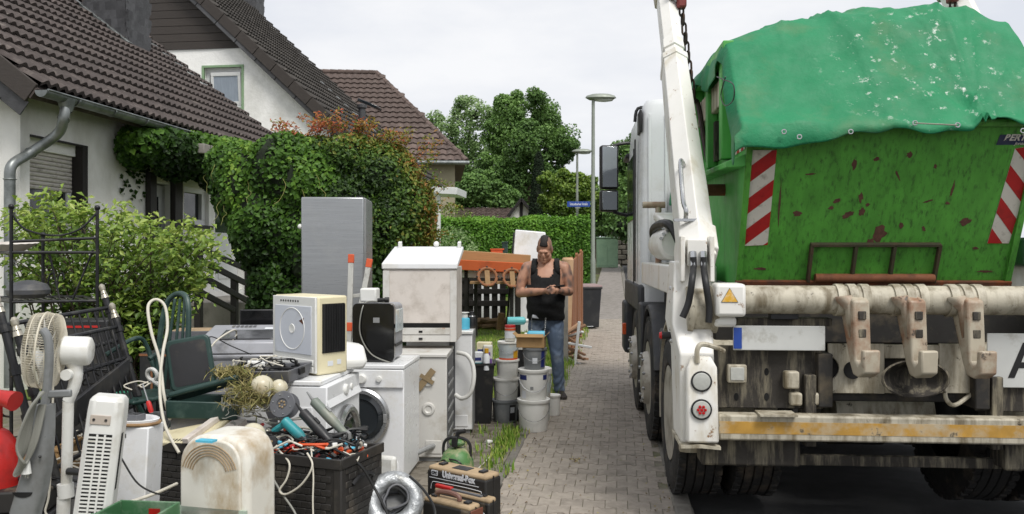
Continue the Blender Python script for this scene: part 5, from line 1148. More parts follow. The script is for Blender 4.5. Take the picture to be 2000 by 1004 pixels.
b = MB(); b.bx(a0[0], a0[1] - .02, .001, a1[0], a3[1], .003, MR); b.build('pocket_back', m_skip, sk)
# rust blisters with shapes of their own
m_blis = M('rust_spot', '#54362b', .85, var=.3, vs=30, dirt='#6b4a3a', damt=.35, ds=25)
for i, (px, py, w, h, an) in enumerate(((1557, 417, 12, 8, 0), (1634, 393, 11, 6, .4), (1623, 406, 8, 5, .3), (1656, 419, 16, 8, .5), (1683, 414, 9, 12, 0), (1681, 385, 7, 14, .1), (1668, 320, 6, 16, 0), (1712, 311, 7, 6, 0), (1776, 302, 8, 9, 0), (1753, 342, 3, 17, .5), (1886, 433, 15, 11, .4), (1717, 455, 20, 24, 0), (1700, 474, 10, 12, 0), (1760, 440, 6, 9, 0), (1812, 393, 13, 3, .3), (1860, 370, 3, 24, -.1), (1582, 340, 16, 3, .1), (1522, 400, 3, 60, .03), (1850, 397, 8, 4, 0), (1905, 485, 8, 5, 0), (1485, 525, 22, 4, 0), (1925, 530, 22, 4, 0), (1695, 400, 6, 5, 0), (1827, 325, 5, 6, 0), (1740, 500, 10, 4, 0), (1804, 447, 5, 8, .5))):
    c = face(px, py); sx_, sy_ = w / 480, h / 480; pts = []
    for k in range(14):
        t = 2 * math.pi * k / 14; rr_ = 1 + rng.uniform(-.35, .3); x, y = sx_ * math.cos(t) * rr_, sy_ * math.sin(t) * rr_; pts.append((c[0] + x * math.cos(an) - y * math.sin(an), c[1] + x * math.sin(an) + y * math.cos(an)))
    b = MB(); b.prism(pts, .0004, .0016, MR); b.build('rust_spot', m_blis, sk, smooth=0)
# side chevron
def sidept(px, py, xs): q = TR.hit(px, py, 'x', xs); return (q.y - ky, q.z - kz)
xs_ = -HW + kx - .001
cs = [sidept(1424, 308, xs_), sidept(1455, 305, xs_), sidept(1452, 262, xs_), sidept(1419, 270, xs_)]
mside = Matrix(((0, 0, -1, -HW - .001), (1, 0, 0, 0), (0, 1, 0, 0), (0, 0, 0, 1))); ys_ = sorted([c_[0] for c_ in cs]); zs_ = sorted([c_[1] for c_ in cs])
ya, yb, za, zb = yR + .1, yT - .02, zR - .13, zR + .02
b = MB(); b.prism([(ya, za), (yb, za), (yb, zb), (ya - .03, zb)], .0005, .003, mside); sc2 = b.build('chevron_board', m_refw, sk, smooth=0)
for k in (.12, .55):
    w_ = yb - ya; b = MB(); b.prism([(ya + w_ * k, za), (ya + w_ * (k + .22), za), (ya + w_ * (k + .3), zb), (ya + w_ * (k + .08), zb)], .0033, .0042, mside); b.build('red_stripe', m_refr, sc2, smooth=0)
# ---- tarpaulin over the load
def tarp_mat():
    m = M('tarpaulin', '#147a4e', .68, var=.12, vs=3, dirt='#4d7a52', damt=.32, ds=2.2, bump=.45, bs=30)
    nt = m.node_tree; bsdf = nt.nodes['Principled BSDF']; lk = nt.links.new; src = bsdf.inputs['Base Color'].links[0].from_socket
    co = nt.nodes.new('ShaderNodeTexCoord')
    n1 = nt.nodes.new('ShaderNodeTexNoise'); n1.inputs['Scale'].default_value = 15; n1.inputs['Detail'].default_value = 9; n1.inputs['Roughness'].default_value = .72
    n2 = nt.nodes.new('ShaderNodeVectorMath'); n2.operation = 'DISTANCE'; n2.inputs[1].default_value = (.22, -1.1, .42)
    lk(co.outputs['Object'], n1.inputs['Vector']); lk(co.outputs['Object'], n2.inputs[0])
    a = nt.nodes.new('ShaderNodeMapRange'); a.inputs[1].default_value = .58; a.inputs[2].default_value = .68; lk(n1.outputs[0], a.inputs[0])
    c = nt.nodes.new('ShaderNodeMapRange'); c.inputs[1].default_value = .62; c.inputs[2].default_value = .38; lk(n2.outputs['Value'], c.inputs[0])
    mu = nt.nodes.new('ShaderNodeMath'); mu.operation = 'MULTIPLY'; lk(a.outputs[0], mu.inputs[0]); lk(c.outputs[0], mu.inputs[1])
    mx = nt.nodes.new('ShaderNodeMix'); mx.data_type = 'RGBA'; lk(mu.outputs[0], mx.inputs[0]); lk(src, mx.inputs[6]); mx.inputs[7].default_value = (.66, .70, .64, 1); lk(mx.outputs[2], bsdf.inputs['Base Color']); return m
def tz_side(y):
    pts = [(-.8, 2.3), (-.67, 2.34), (-.25, 2.93), (.2, 2.97), (1.65, 2.98), (2.05, 2.5), (2.3, 2.3)]
    for (a, za), (c, zc__) in zip(pts, pts[1:]):
        if y <= c: return za + (zc__ - za) * (y - a) / (c - a)
    return 2.3
def sm(a, c, x): t = max(0, min(1, (x - a) / (c - a))); return t * t * (3 - 2 * t)
tp = thing('tarpaulin', 'torn green tarpaulin heaped over the loaded skip, paint worn white in patches', 'tarpaulin', TR.world((.02, .6, 2.3)), TR.rz); b = MB(); NX, NY = 150, 130; XE = .87; rows = []
pin = (.47, -.66); qr = random.Random(4)
CR = [(.47, -.66, .47 + .9 * math.cos(R(a)), -.66 + .75 * math.sin(R(a)), qr.uniform(.012, .028), qr.uniform(.018, .04)) for a in (20, 38, 55, 75, 92, 110, 130, 148, 165)] + [(qr.uniform(-.8, .7), qr.uniform(-.7, .2), qr.uniform(-.8, .8), qr.uniform(-.6, 1.2), qr.uniform(-.016, .018), qr.uniform(.015, .04)) for i in range(26)]
def crease(x, y):
    z = 0.
    for ax_, ay_, bx_, by_, am, w in CR:
        dx, dy = bx_ - ax_, by_ - ay_; u = ((x - ax_) * dx + (y - ay_) * dy) / (dx * dx + dy * dy); k = abs((x - ax_) * dy - (y - ay_) * dx) / math.hypot(dx, dy)
        if -.1 < u < 1.1 and k < 3 * w: z += 1.5 * am * math.exp(-1.3 * k / w) * max(0, 1 - abs(u - .4) / .7)
    return z
for j in range(NY + 1):
    v = j / NY; t = -1.03 + v * 3.5; row = []
    for i in range(NX + 1):
        sx_ = -1.12 + 2.24 * i / NX; x = max(-XE, min(XE, sx_)); hang = max(0, abs(sx_) - XE); y = max(-.72, t); hr_ = max(0, -.72 - t)
        B = max(0, 1 - (abs(x - .22) / 1.1) ** 1.7); S = sm(-.7, .05, y) * (1 - sm(1.2, 2.2, y))
        z = .5 * (tz_side(y - .07) + tz_side(y + .07)) + .18 * B * S + .05 * B * sm(-.78, -.5, y)
        d = math.hypot(x - pin[0], (y - pin[1]) * 1.0 + (z - 2.36)); an = math.atan2(z - 2.33, x - pin[0])
        z += .028 * math.cos(an * 7 + .5) * math.exp(-d / .32) * sm(0, .1, d)
        z += .018 * math.sin(x * 9 + 3 * y) * math.sin(y * 5 - x * 2) * S + .012 * math.sin(x * 23 + y * 7) * B
        z += .02 * math.sin((x + .5) * 6 - (z - 2.3) * 5) * sm(-.75, -.6, y) * (1 - sm(-.3, .1, y))
        z += crease(x, y)
        drop = (.09 * (1 - sm(-.75, .05, x)) + .06 + .007 * math.sin(x * 8)) * (.25 + .75 * (1 - math.exp(-((x - .52) / .12) ** 2)) if x > 0 else 1)
        yy = y
        if hr_ > 0: k = min(1, hr_ / .31); z -= drop * k; yy = -.73 - .03 * math.sin(k * 2.2) - .015 * math.sin(x * 14) * k
        xx = math.copysign(XE + .03 * math.sin(min(1, hang / .25) * 1.8), sx_) if hang > 0 else x
        if hang > 0: z -= hang * (1 - .85 * min(1, hr_ / .1)) * (.75 + .3 * math.sin(y * 6)) ; xx += math.copysign(.02 * math.sin(y * 11), sx_) * hang / .25
        row.append((xx, yy - .6, z - 2.3))
    rows.append(row)
b.loft(rows, caps=False, closed_ring=False)
tarp = b.build('sheet', tarp_mat(), tp, smooth=60, solid=.006)
m_rope = M('rope', '#8d8f80', .8, var=.2, vs=30)
y_ = -.76 - .6
for i, (px, py) in enumerate(((1785, 241), (1868, 245), (1660, 258), (1995, 256), (1530, 258), (1560, 268))):
    q = TR.hit(px, py, 'y', -.775); b = MB(); b.ring((q.x - .02, -.79 - .6, q.z - 2.3), .012, .004, axis=(0, 1, 0), n=16, k=6); b.build('eyelet', m_chrome, tp)
q0_, q1_ = TR.hit(1785, 241, 'y', -.785), TR.hit(1868, 245, 'y', -.785); b = MB(); b.tube([(q0_.x - .02, -1.395, q0_.z - 2.3), (q1_.x - .02, -1.395, q1_.z - 2.3)], .004, 6); b.build('cord', m_rope, tp)
b = MB()
lp = [TR.hit(1417, 150, 'x', -.93), TR.hit(1408, 185, 'x', -.93), TR.hit(1416, 206, 'x', -.93), TR.hit(1432, 195, 'x', -.93), TR.hit(1432, 165, 'x', -.93), TR.hit(1412, 155, 'x', -.93), TR.hit(1400, 150, 'x', -.93)]
b.tube([Vector((q.x - .02, q.y - .6, q.z - 2.3)) for q in catmull(lp, 6)], .0035, 6); b.build('rope_loop', m_blk, tp)
# ------------------------------------------------------------------ discarded appliances and junk
m_enam = M('white_enamel', '#e4e5e6', .3, var=.03, vs=3, dirt='#cac5b8', damt=.22, ds=3, dirt2='#9a6f3e', d2amt=-.12, d2s=9)
m_enam2 = M('dirty_white_enamel', '#cfcdc8', .4, var=.05, vs=4, dirt='#9c9484', damt=.42, ds=4, dirt2='#a0622f', d2amt=-.02, d2s=7)
m_scr = M('scratched_white', '#d3cbc3', .55, var=.06, vs=5, dirt='#b3a99e', damt=.45, ds=6, dirt2='#7d6f64', d2amt=-.02, d2s=22)
m_wplas = M('white_plastic', '#dcdcd8', .4, var=.04, vs=4, dirt='#b5b0a2', damt=.25, ds=5)
m_cream = M('cream_plastic', '#d8cfae', .45, var=.05, vs=4, dirt='#b7a985', damt=.3, ds=5)
m_gplas = M('grey_plastic', '#8b8c8c', .5, var=.08, vs=5, dirt='#63625d', damt=.35, ds=6)
m_mgrey = M('mid_grey_plastic', '#5b5c60', .5, var=.1, vs=5, dirt='#77746b', damt=.3, ds=6)
m_silver = M('silver_plastic', '#9a9ba0', .4, .2, var=.06, vs=4, dirt='#7b7a77', damt=.3, ds=5)
m_gloss = M('gloss_black', '#0d0d0f', .12, var=.1, spec=.7)
m_satin = M('satin_black', '#1f1f21', .45, var=.2, vs=6, dirt='#4d4941', damt=.3, ds=5)
m_dusty = M('dusty_black', '#211f1d', .65, var=.2, vs=6, dirt='#a08d72', damt=.3, ds=4)
m_dust = M('dusty_case_top', '#a58f71', .8, var=.15, vs=8, dirt='#6f604d', damt=.4, ds=6)
m_inox = M('brushed_steel', '#9c9ea0', .34, .6, var=.1, vs=3, stretch=(1, 1, 30), dirt='#a5a6a5', damt=.35, ds=2.5, stretch2=(1, 1, 1))
m_alu = M('aluminium', '#c0bfb8', .45, .3, var=.1, vs=8, dirt='#84807a', damt=.3, ds=8)
m_orng = M('orange_plastic', '#c9542c', .5, var=.08); m_cable_o = M('orange_cable', '#d4562a', .5, var=.05)
m_teal = M('teal_plastic', '#2f8f96', .45, var=.08, dirt='#4c6f70', damt=.2); m_cyan = M('cyan_plastic', '#58b5d2', .35, var=.08)
m_dgreen = M('dark_green_plastic', '#1f3934', .45, var=.1, vs=5, dirt='#4b5f58', damt=.3, ds=6)
m_green2 = M('crate_green', '#3d6b46', .5, var=.1, dirt='#8a9a86', damt=.3, ds=6)
m_redp = M('red_paint', '#b3211d', .35, var=.1, vs=5, dirt='#7a1a16', damt=.3, ds=6)
m_globe = M('lamp_globe', '#dad3bb', .3, var=.04, vs=8, dirt='#b8a884', damt=.38, ds=8, trans=.2)
m_straw = M('dry_straw', '#93875a', .9, tint=('#5c5a2c', '#8b8250', '#b3a673', '#6d7638'))
m_wood = M('raw_wood', '#9a7b56', .8, var=.2, vs=5, stretch=(1, 1, 8), dirt='#6b5138', damt=.35, ds=5)
m_brown = M('brown_fence_wood', '#8a5a3a', .75, var=.18, vs=5, stretch=(8, 8, 1), rnd=.12, dirt='#66422c', damt=.35, ds=5)
m_card = M('cardboard', '#a8875c', .9, var=.1, vs=6, dirt='#8a6c46', damt=.3, ds=5)
m_tin = M('tin_label', '#c9c9c2', .45, var=.1, vs=10, dirt='#9a968a', damt=.3)
m_bucket = M('white_bucket', '#e6e5e0', .4, var=.04, vs=5, dirt='#c5bfb0', damt=.25, ds=5, trans=.05)
m_bgrey = M('grey_bucket', '#76797b', .45, var=.08, dirt='#9c9c98', damt=.25)
m_navy = M('label_navy', '#252f6b', .5, var=.08); m_wlab = M('label_white', '#d5d8dc', .5, var=.03)
m_ox = M('clear_tub', '#b9c2c4', .3, var=.1, dirt='#cdb894', damt=.35, ds=5)
m_yelp = M('yellow_plastic', '#cf9c22', .45, var=.1); m_purp = M('purple_print', '#6d4d8a', .5, var=.1)
m_cab_w = M('white_cable', '#c9c4b6', .5, var=.05); m_cab_g = M('grey_cable', '#86867f', .5, var=.06); m_cab_b = M('black_cable', '#191919', .5, var=.1)
m_silverk = M('metal_knob', '#b0aa9c', .35, .6, var=.15, vs=20, dirt='#77705f', damt=.3)
m_brass = M('tape_brown', '#8d7a5c', .8, var=.15)
def TH(name, label, cat, x, y, z=0, rot=0, group=None): return thing(name, label, cat, (x, y, z), rot, group)
def part(name, mat, parent, fn, **k): b = MB(); fn(b); return b.build(name, mat, parent, **k)
def bxp(name, mat, parent, *c, **k): b = MB(); b.bx(*c); return b.build(name, mat, parent, **k)
def fy(x, y, z): return Matrix(((1, 0, 0, x), (0, 0, -1, y), (0, 1, 0, z), (0, 0, 0, 1)))      # prism/lathe axis -> -y
def fx(x, y, z): return Matrix(((0, 0, 1, x), (1, 0, 0, y), (0, 1, 0, z), (0, 0, 0, 1)))       # axis -> +x
def disc(name, mat, parent, m, prof, n=32): b = MB(); b.lathe(prof, n, m); return b.build(name, mat, parent, smooth=35)
def cable(name, label, pts, r, mat, parent=None, n=8, sub=8):
    b = MB(); b.tube(catmull(pts, sub), r, n); o = b.build(name, mat, parent)
    if parent is None: tag(o, label, 'cable', 'loose cables on the junk heap'); rebase(o)
    return o

# ---- washing machines
def washer(label, x, y, rot, w=.6, d=.55, h=.85, door=True, panel=True, mat=m_enam, slope=0.):
    t = TH('washing_machine', label, 'washing machine', x, y, 0, rot, 'washing machines dumped in the yard')
    bxp('body', mat, t, 0, .012, .03, w, d, h - .03, bevel=.008)
    bxp('top', mat, t, -.004, .0 + slope, h - .028, w + .004, d + .01, h, bevel=.006)
    bxp('plinth', m_gplas, t, .02, .03, 0, w - .02, d - .02, .028)
    if panel:
        b = MB(); b.loft([[(.003, -.006, h - .155), (w - .003, -.006, h - .155), (w - .003, .011, h - .155), (.003, .011, h - .155)], [(.003, -.006 + slope, h - .034), (w - .003, -.006 + slope, h - .034), (w - .003, .012 + slope, h - .034), (.003, .012 + slope, h - .034)]])
        pn = b.build('control_panel', mat, t, bevel=.004)
        ys = -.006 + slope * .5
        disc('knob', m_wplas, pn, fy(w * .52, ys, h - .095), [(.034, 0), (.032, .02), (.026, .026), (.002, .027)])
        disc('knob', m_wplas, pn, fy(w * .72, ys, h - .095), [(.02, 0), (.018, .016), (.002, .018)])
        bxp('drawer', mat, pn, .02, ys - .006, h - .145, .2, ys + .002, h - .05, bevel=.004)
    if door:
        cx, cz = w / 2, .46
        dr = disc('door', m_chrome, t, fy(cx, .0, cz), [(.205, -.005), (.205, .018), (.19, .032), (.168, .03), (.162, .012), (.155, .005)], 48)
        disc('door_glass', m_pane, dr, fy(cx, .0, cz), [(.163, .01), (.13, .02), (.1, .005), (.06, -.0), (.001, -.002)], 40)
        bxp('door_latch', m_gplas, dr, cx + .165, -.036, cz - .03, cx + .19, -.02, cz + .03, bevel=.004)
    bxp('filter_flap', mat, t, w - .16, .006, .06, w - .04, .016, .16, bevel=.003)
    return t
A = washer('white washing machine with chrome porthole, under the black drinks machine', -1.335, 5.62, R(-4.5), h=.82)
# the porthole stands left of centre in the photo, half hidden by its neighbour
Bm = washer('white washing machine turned sideways, under the cream fan heater', -1.04, 4.66, R(83), h=.85, slope=.05)
part('side_pressing', m_enam, Bm, lambda b: (b.bx(-.004, .1, .2, .0, .24, .7), b.bx(-.004, .3, .2, .0, .44, .7)), bevel=.003)['kind'] = 'stuff'
C = washer('white machine with grey ribbed side and taped-up front', -1.095, 6.22, R(-1), h=.82, door=False, panel=False, mat=m_enam2)
for zz_ in (.62, .40):
    disc('pressed_boss', m_enam2, C, fy(.46, .012, zz_), [(.05, 0), (.045, .012), (.03, .014), (.02, .006), (.001, .006)])
part('tape', m_brass, C, lambda b: (b.beam((.38, -.002, .55), (.5, -.006, .70), .05, .006, up=(0, 1, 0)), b.beam((.4, -.008, .66), (.5, -.01, .6), .03, .004, up=(0, 1, 0))))['kind'] = 'stuff'
part('drain_hose', m_gplas, C, lambda b: b.tube(catmull([(.5, .02, .12), (.46, -.06, .12), (.36, -.14, .09), (.2, -.2, .05)], 6), .02, 10))
disc('hose_hole', m_dark, C, fy(.5, .011, .12), [(.035, 0), (.034, .004), (.001, .004)])
bxp('side_panel', m_mgrey, C, .602, .04, .05, .606, .5, .78)
for i in range(7): bxp('side_rib', m_gplas, C, .606, .06, .1 + i * .09, .612, .46, .125 + i * .09, bevel=.002)
D = washer('tall white machine with grey side at the right end of the row', -.93, 7.2, 0, w=.58, d=.55, h=.9, door=False, panel=False, mat=m_enam)
bxp('side_panel', m_gplas, D, .582, .02, .03, .586, .54, .87)
part('drain_hose', m_wplas, D, lambda b: b.tube(catmull([(.44, -.06, .35), (.5, -.12, .33), (.57, -.14, .38), (.6, -.14, .5), (.59, -.12, .62), (.54, -.1, .7), (.45, -.06, .72)], 6), .019, 10))
part('back_strip', m_mgrey, D, lambda b: b.bx(.38, -.006, .05, .43, .012, .85))
# ---- chest appliance upside on top
t = TH('dishwasher', 'scratched white appliance with raised lid standing on the back machines', 'appliance', -1.03, 6.55, .875, R(-1))
w, h = .585, .6
bxp('body', m_scr, t, 0, .015, .0, w, .58, h, bevel=.006)
b = MB(); b.loft([[(-.012, -.01, h - .02), (w + .012, -.01, h - .02), (w + .012, .62, h + .12), (-.012, .62, h + .12)], [(-.012, -.01, h + .03), (w + .012, -.01, h + .03), (w + .012, .62, h + .17), (-.012, .62, h + .17)]]); b.build('lid', m_enam, t, bevel=.01)
bxp('back_plate', m_scr, t, .05, .004, .15, w - .05, .014, h - .03, bevel=.003); bxp('corner_post', m_enam2, t, -.003, .0, .0, .05, .02, h - .03, bevel=.003); bxp('corner_post', m_enam2, t, w - .05, .0, .0, w + .003, .02, h - .03, bevel=.003)
bxp('dark_slot', m_dark, t, .05, .006, .115, w - .05, .012, .15); bxp('base_rail', m_enam2, t, .05, .002, .0, w - .05, .014, .052, bevel=.003); bxp('base_rail', m_enam2, t, .05, .0, .058, w - .05, .012, .112, bevel=.003)
for xx, zz_ in ((.3, .082), (.3, .025)): bxp('rail_hole', m_dark, t, xx - .015, -.003, zz_ - .008, xx + .015, .0, zz_ + .008)
for xx in (.05, w - .02): part('lid_hinge', m_wplas, t, lambda b: b.box((xx, .56, h + .17), (.03, .05, .08), (.2, 0, 0)), bevel=.005)
part('knob', m_wplas, t, lambda b: b.sphere((.36, .6, h + .19), .025))
# ---- cream fan heater with louvred side
t = TH('air_cooler', 'cream and white air cooler with dark louvred side on the sideways machine', 'appliance', -1.51, 5.14, .852, R(-40)); w, d, h = .45, .24, .47
bxp('shell', m_cream, t, 0, .02, 0, w, d, h, bevel=.012)
bxp('front_frame', m_wplas, t, .01, .004, .012, w - .005, .0205, h - .004, bevel=.004)
bxp('front_panel', m_silver if False else M('bluish_white', '#c8ccd4', .4, var=.03, dirt='#aaa9a8', damt=.25), t, .04, -.001, .12, w - .04, .0045, h - .06, bevel=.002)  # bluish cast of the shaded front is put into this white
part('round_pressing', m_wplas, t, lambda b: (b.ring((.22, -.001, .27), .125, .0035, axis=(0, 1, 0), n=48, k=6), b.lathe([(.03, 0), (.026, .004), (.018, .002), (.001, .002)], 20, fy(.22, -.001, .27))))['kind'] = 'stuff'
part('rust_mark', m_rust, t, lambda b: b.prism([(.29, .32), (.34, .34), (.33, .30)], .001, .002, fy(0, .0, 0)))
part('vent_holes', m_dark, t, lambda b: [b.lathe([(.007, 0), (.006, .0015)], 8, fy(.1 + i * .025, .003, h - .032)) for i in range(8)])['kind'] = 'stuff'
for zz_ in (.035, .075): bxp('base_strip', m_wplas, t, .02, -.004, zz_ - .018, w - .02, .003, zz_ + .016, bevel=.003)
bxp('side_grille', m_dark, t, w - .001, .05, .13, w + .004, d - .025, h - .045)
for i in range(9): part('louvre', m_blk, t, lambda b: b.box((w + .008, .06 + i * .0185, .277), (.014, .004, .29), (0, 0, .5)))
bxp('side_label', m_wlab, t, w - .001, .09, .05, w + .002, .13, .08); bxp('side_label', m_wlab, t, w - .001, .16, .055, w + .002, .19, .085)
# ---- black drinks machine
t = TH('coffee_machine', 'glossy black coffee machine with grey body on the porthole machine', 'coffee machine', -1.115, 5.75, .822, R(-4)); w, h = .295, .41
def rr2(w, h, r, n=5): return [(cx + r * math.cos(R(a + 90 * i / n)), cz + r * math.sin(R(a + 90 * i / n))) for cx, cz, a in ((w - r, r, -90), (w - r, h - r, 0), (r, h - r, 90), (r, r, 180)) for i in range(n + 1)]
part('front', m_gloss, t, lambda b: b.prism(rr2(w, h, .035), -.03, .02, fy(0, 0, 0)), bevel=.004)
part('body', m_silver, t, lambda b: b.prism(rr2(w - .016, h - .012, .035), -.31, -.0305, fy(.008, 0, .004)), bevel=.003)
part('emblem', m_gplas, t, lambda b: b.prism([(0, 0), (.045, 0), (.045, .036), (0, .036)], .0205, .0215, fy(w * .5, 0, h * .67)))
bxp('drip_tray', m_satin, t, w - .012, .05, .1, w - .002, .28, .12); bxp('water_tank', m_ox, t, w - .012, .06, .2, w + .004, .28, .36, bevel=.004)
part('power_cord', m_cab_g, t, lambda b: b.tube(catmull([(.2, .1, h + .0), (.1, .02, h + .01), (.07, -.035, h - .05), (.06, -.04, .2), (.14, -.045, .06), (w - .02, -.045, .0)], 8), .0045, 6))
part('plug', m_cab_b, t, lambda b: (b.tube([(.17, .02, h + .02), (.22, .02, h + .022)], .014, 10), b.tube([(.22, .02, h + .022), (.25, .025, h + .022)], .02, 12)))
bxp('white_box', m_wplas, t, .02, .1, h + .001, .14, .22, h + .1, bevel=.012)
# ---- white slanted appliance on the sideways machine
o = P(684, 692, 5.25); t = TH('white_steamer', 'white wedge-shaped plastic appliance beside the cream air cooler', 'appliance', o.x, 5.22, .852, R(20))
part('body', m_wplas, t, lambda b: b.loft([[(-.1, -.09, 0), (.08, -.09, 0), (.08, .1, 0), (-.1, .1, 0)], [(-.11, -.1, .05), (.1, -.1, .05), (.1, .1, .05), (-.11, .1, .05)], [(-.1, -.02, .18), (.09, -.02, .14), (.09, .1, .14), (-.1, .1, .18)]]), bevel=.018); disc('lid_hole', m_gplas, t, Matrix.Translation((-.04, .04, .172)) @ Matrix.Rotation(.2, 4, 'Y'), [(.035, 0), (.03, .012), (.001, .012)])
# ---- steel fridge
fx0 = P(588, 500, 7.2); t = TH('steel_fridge', 'tall brushed steel fridge standing in front of the ivy', 'fridge', fx0.x, 7.2, .1, R(4)); w, h = .545, 1.98
bxp('cabinet', m_gplas, t, .0, .065, .0, w + .01, .62, h, bevel=.008)
bxp('side_skin', m_inox, t, w + .011, .07, .01, w + .014, .615, h - .01)
bxp('lower_door', m_inox, t, .0, .0, .04, w, .06, .62, bevel=.012); bxp('upper_door', m_inox, t, .0, .0, .63, w, .06, h, bevel=.012)
part('hinge', m_blk, t, lambda b: b.box((w - .04, .04, h + .006), (.06, .06, .012)), bevel=.002); part('handle_stub', m_wplas, t, lambda b: b.sphere((-.012, .03, 1.72), .024))
bxp('door_seal', m_blk, t, .005, .06, .02, w - .003, .065, h - .01)
# plinth under it (raised bed edge)
part('levelling_block', m_conc, t, lambda b: b.bx(-.05, 0, -.1, w + .05, .65, -.002))
# ---- aluminium ladder
t = TH('folding_ladder', 'folded aluminium ladder with orange end caps leaning on the steel fridge', 'ladder', P(690, 660, 6.6).x, 6.6, 0); lo = Vector(t.location)
for (a, c) in (((686, 499), (680, 700)), ((722, 508), (690, 680))):
    p0, p1 = P(*a, 6.62) - lo, P(*c, 6.55) - lo; p2 = p0.lerp(p1, p0.z / (p0.z - p1.z) * .97)
    part('rail', m_alu, t, lambda b: b.beam(p2, p0, .042, .022, up=(0, 1, 0)), bevel=.003)
    for k in (0, .36): part('end_cap', m_orng, t, lambda b: b.beam(p0.lerp(p2, k) - (p2 - p0).normalized() * .01, p0.lerp(p2, k + .04), .048, .028, up=(0, 1, 0)), bevel=.004)
for k in (.2, .4, .6, .8):
    a = (P(686, 499, 6.62) - lo).lerp(P(680, 700, 6.55) - lo, k * 2.0); c = (P(722, 508, 6.62) - lo).lerp(P(690, 680, 6.55) - lo, k * 2.0)
    part('rung', m_alu, t, lambda b: b.beam(a + Vector((0, .03, 0)), c + Vector((0, .03, 0)), .02, .03), bevel=.003)
# ---- blue canister on the last machine
t = TH('gas_canister', 'small light blue camping gas canister on the rightmost machine', 'canister', P(907, 640, 7.4).x, 7.38, .902)
disc('body', m_cyan, t, Matrix(), [(.048, 0), (.05, .006), (.05, .09), (.046, .1), (.02, .105)]); disc('collar', m_wplas, t, Matrix(), [(.03, .1), (.034, .125), (.03, .145), (.045, .148), (.045, .152), (.001, .153)])
t = TH('flask', 'black bottle with silver rim beside the blue gas canister', 'bottle', P(922, 640, 7.5).x, 7.48, .902); disc('body', m_satin, t, Matrix(), [(.035, 0), (.037, .08), (.03, .11), (.018, .13), (.018, .15), (.001, .152)]); disc('ring', m_chrome, t, Matrix(), [(.031, .104), (.032, .11), (.029, .114)])
# ---- black tub with packets
bx0, by0 = P(925, 830, 7.62).x - .22, 7.6
t = TH('black_tub', 'tall narrow black tub filled with packets, beside the bucket stacks', 'tub', bx0, by0)
b = MB(); b.loft([[(.03, .03, 0), (.38, .03, 0), (.38, .3, 0), (.03, .3, 0)], [(.0, .0, .56), (.41, .0, .56), (.41, .33, .56), (.0, .33, .56)], [(.015, .015, .56), (.395, .015, .56), (.395, .315, .56), (.015, .315, .56)], [(.04, .04, .3), (.37, .04, .3), (.37, .29, .3), (.04, .29, .3)]]); b.build('shell', m_satin, t, bevel=.006)
part('rim', m_satin, t, lambda b: (b.bx(-.01, -.012, .545, .42, .0, .565), b.bx(.41, -.012, .545, .425, .33, .565)))
for i, (dx, dy, dz, w, d, h, m_, lab) in enumerate(((.22, .05, .42, .09, .1, .24, m_wlab, 'white packet with teal band standing in the black tub'), (.31, .06, .42, .085, .1, .3, m_tin, 'cream carton at the right of the black tub'), (.24, .17, .42, .14, .1, .32, m_cream, 'beige carton behind the packets in the black tub'))):
    q = TH('packet', lab, 'packet', bx0 + dx, by0 + dy, dz, rng.uniform(-.2, .2), 'packets in the black tub'); bxp('carton', m_, q, 0, 0, 0, w, d, h, bevel=.006)
    bxp('print_band', (m_teal, m_purp, m_card)[i], q, .004, -.002, h * .45, w - .004, .0, h * .6); bxp('print_label', m_navy if i != 1 else m_purp, q, .01, -.002, h * .68, w - .02, .0, h * .8)
q = TH('cleaner_bottle', 'small bottle with a yellow cap in the black tub', 'bottle', bx0 + .34, by0 + .02, .5); disc('body', m_wlab, q, Matrix(), [(.03, 0), (.03, .13), (.014, .16)]); disc('cap', m_yelp, q, Matrix(), [(.02, .158), (.02, .2), (.001, .203)])
# ---- bucket stacks
def bucket(label, x, y, z, r, h, mat, handle=True, lid=True, lab=None, rot=0.):
    t = TH('bucket', label, 'bucket', x, y, z, rot, 'stacked paint buckets'); disc('body', mat, t, Matrix(), [(r * .86, 0), (r * .88, .006), (r * .97, h * .86), (r * .97, h * .9), (r * 1.0, h * .9)] + ([] if lid else [(r, h), (r * .95, h), (r * .93, h * .4)]), 36)
    if lid: disc('lid', m_bucket if mat is not m_bgrey else m_bgrey, t, Matrix(), [(r * 1.03, h * .885), (r * 1.05, h * .9), (r * 1.05, h * .985), (r * .98, h), (r * .9, h * .985), (r * .001, h * .985)], 36)
    if handle:
        q = random.Random(int(x * 1000 + z * 777)); sag = q.uniform(.35, .6)
        part('handle', m_chrome, t, lambda b: b.tube([(r * 1.02 * math.cos(R(a)), r * 1.02 * math.sin(R(a)) - .004, h * .84 - h * sag * math.sin(R(a + 200) - R(20)) * (1 if True else 0)) for a in range(-180, 1, 12)], .0025, 5))
    if lab:
        for (a0, a1, z0, z1, m_) in lab:
            b = MB(); b.loft([[(r * (.885 + .09 * zz_ / h) * 1.012 * math.cos(R(a)), r * (.885 + .09 * zz_ / h) * 1.012 * math.sin(R(a)), zz_) for a in frange(a0, a1, 8)] for zz_ in (z0 * h, z1 * h)], closed_ring=False, caps=False); b.build('label', m_, t)
    return t
Xr, Yr = P(1042, 845, 7.36).x, 7.36; Xl_, Yl = P(987, 828, 7.75).x, 7.75
bucket('largest white bucket at the bottom of the right-hand stack', Xr, Yr, 0, .142, .285, m_bucket)
bucket('white bucket with navy labels on the largest bucket', Xr, Yr, .283, .133, .27, m_bucket, lab=[(-160, -120, .66, .82, m_navy), (-50, -25, .66, .82, m_navy), (-105, -92, .35, .45, m_bgrey), (-150, -125, .05, .3, m_wlab)])
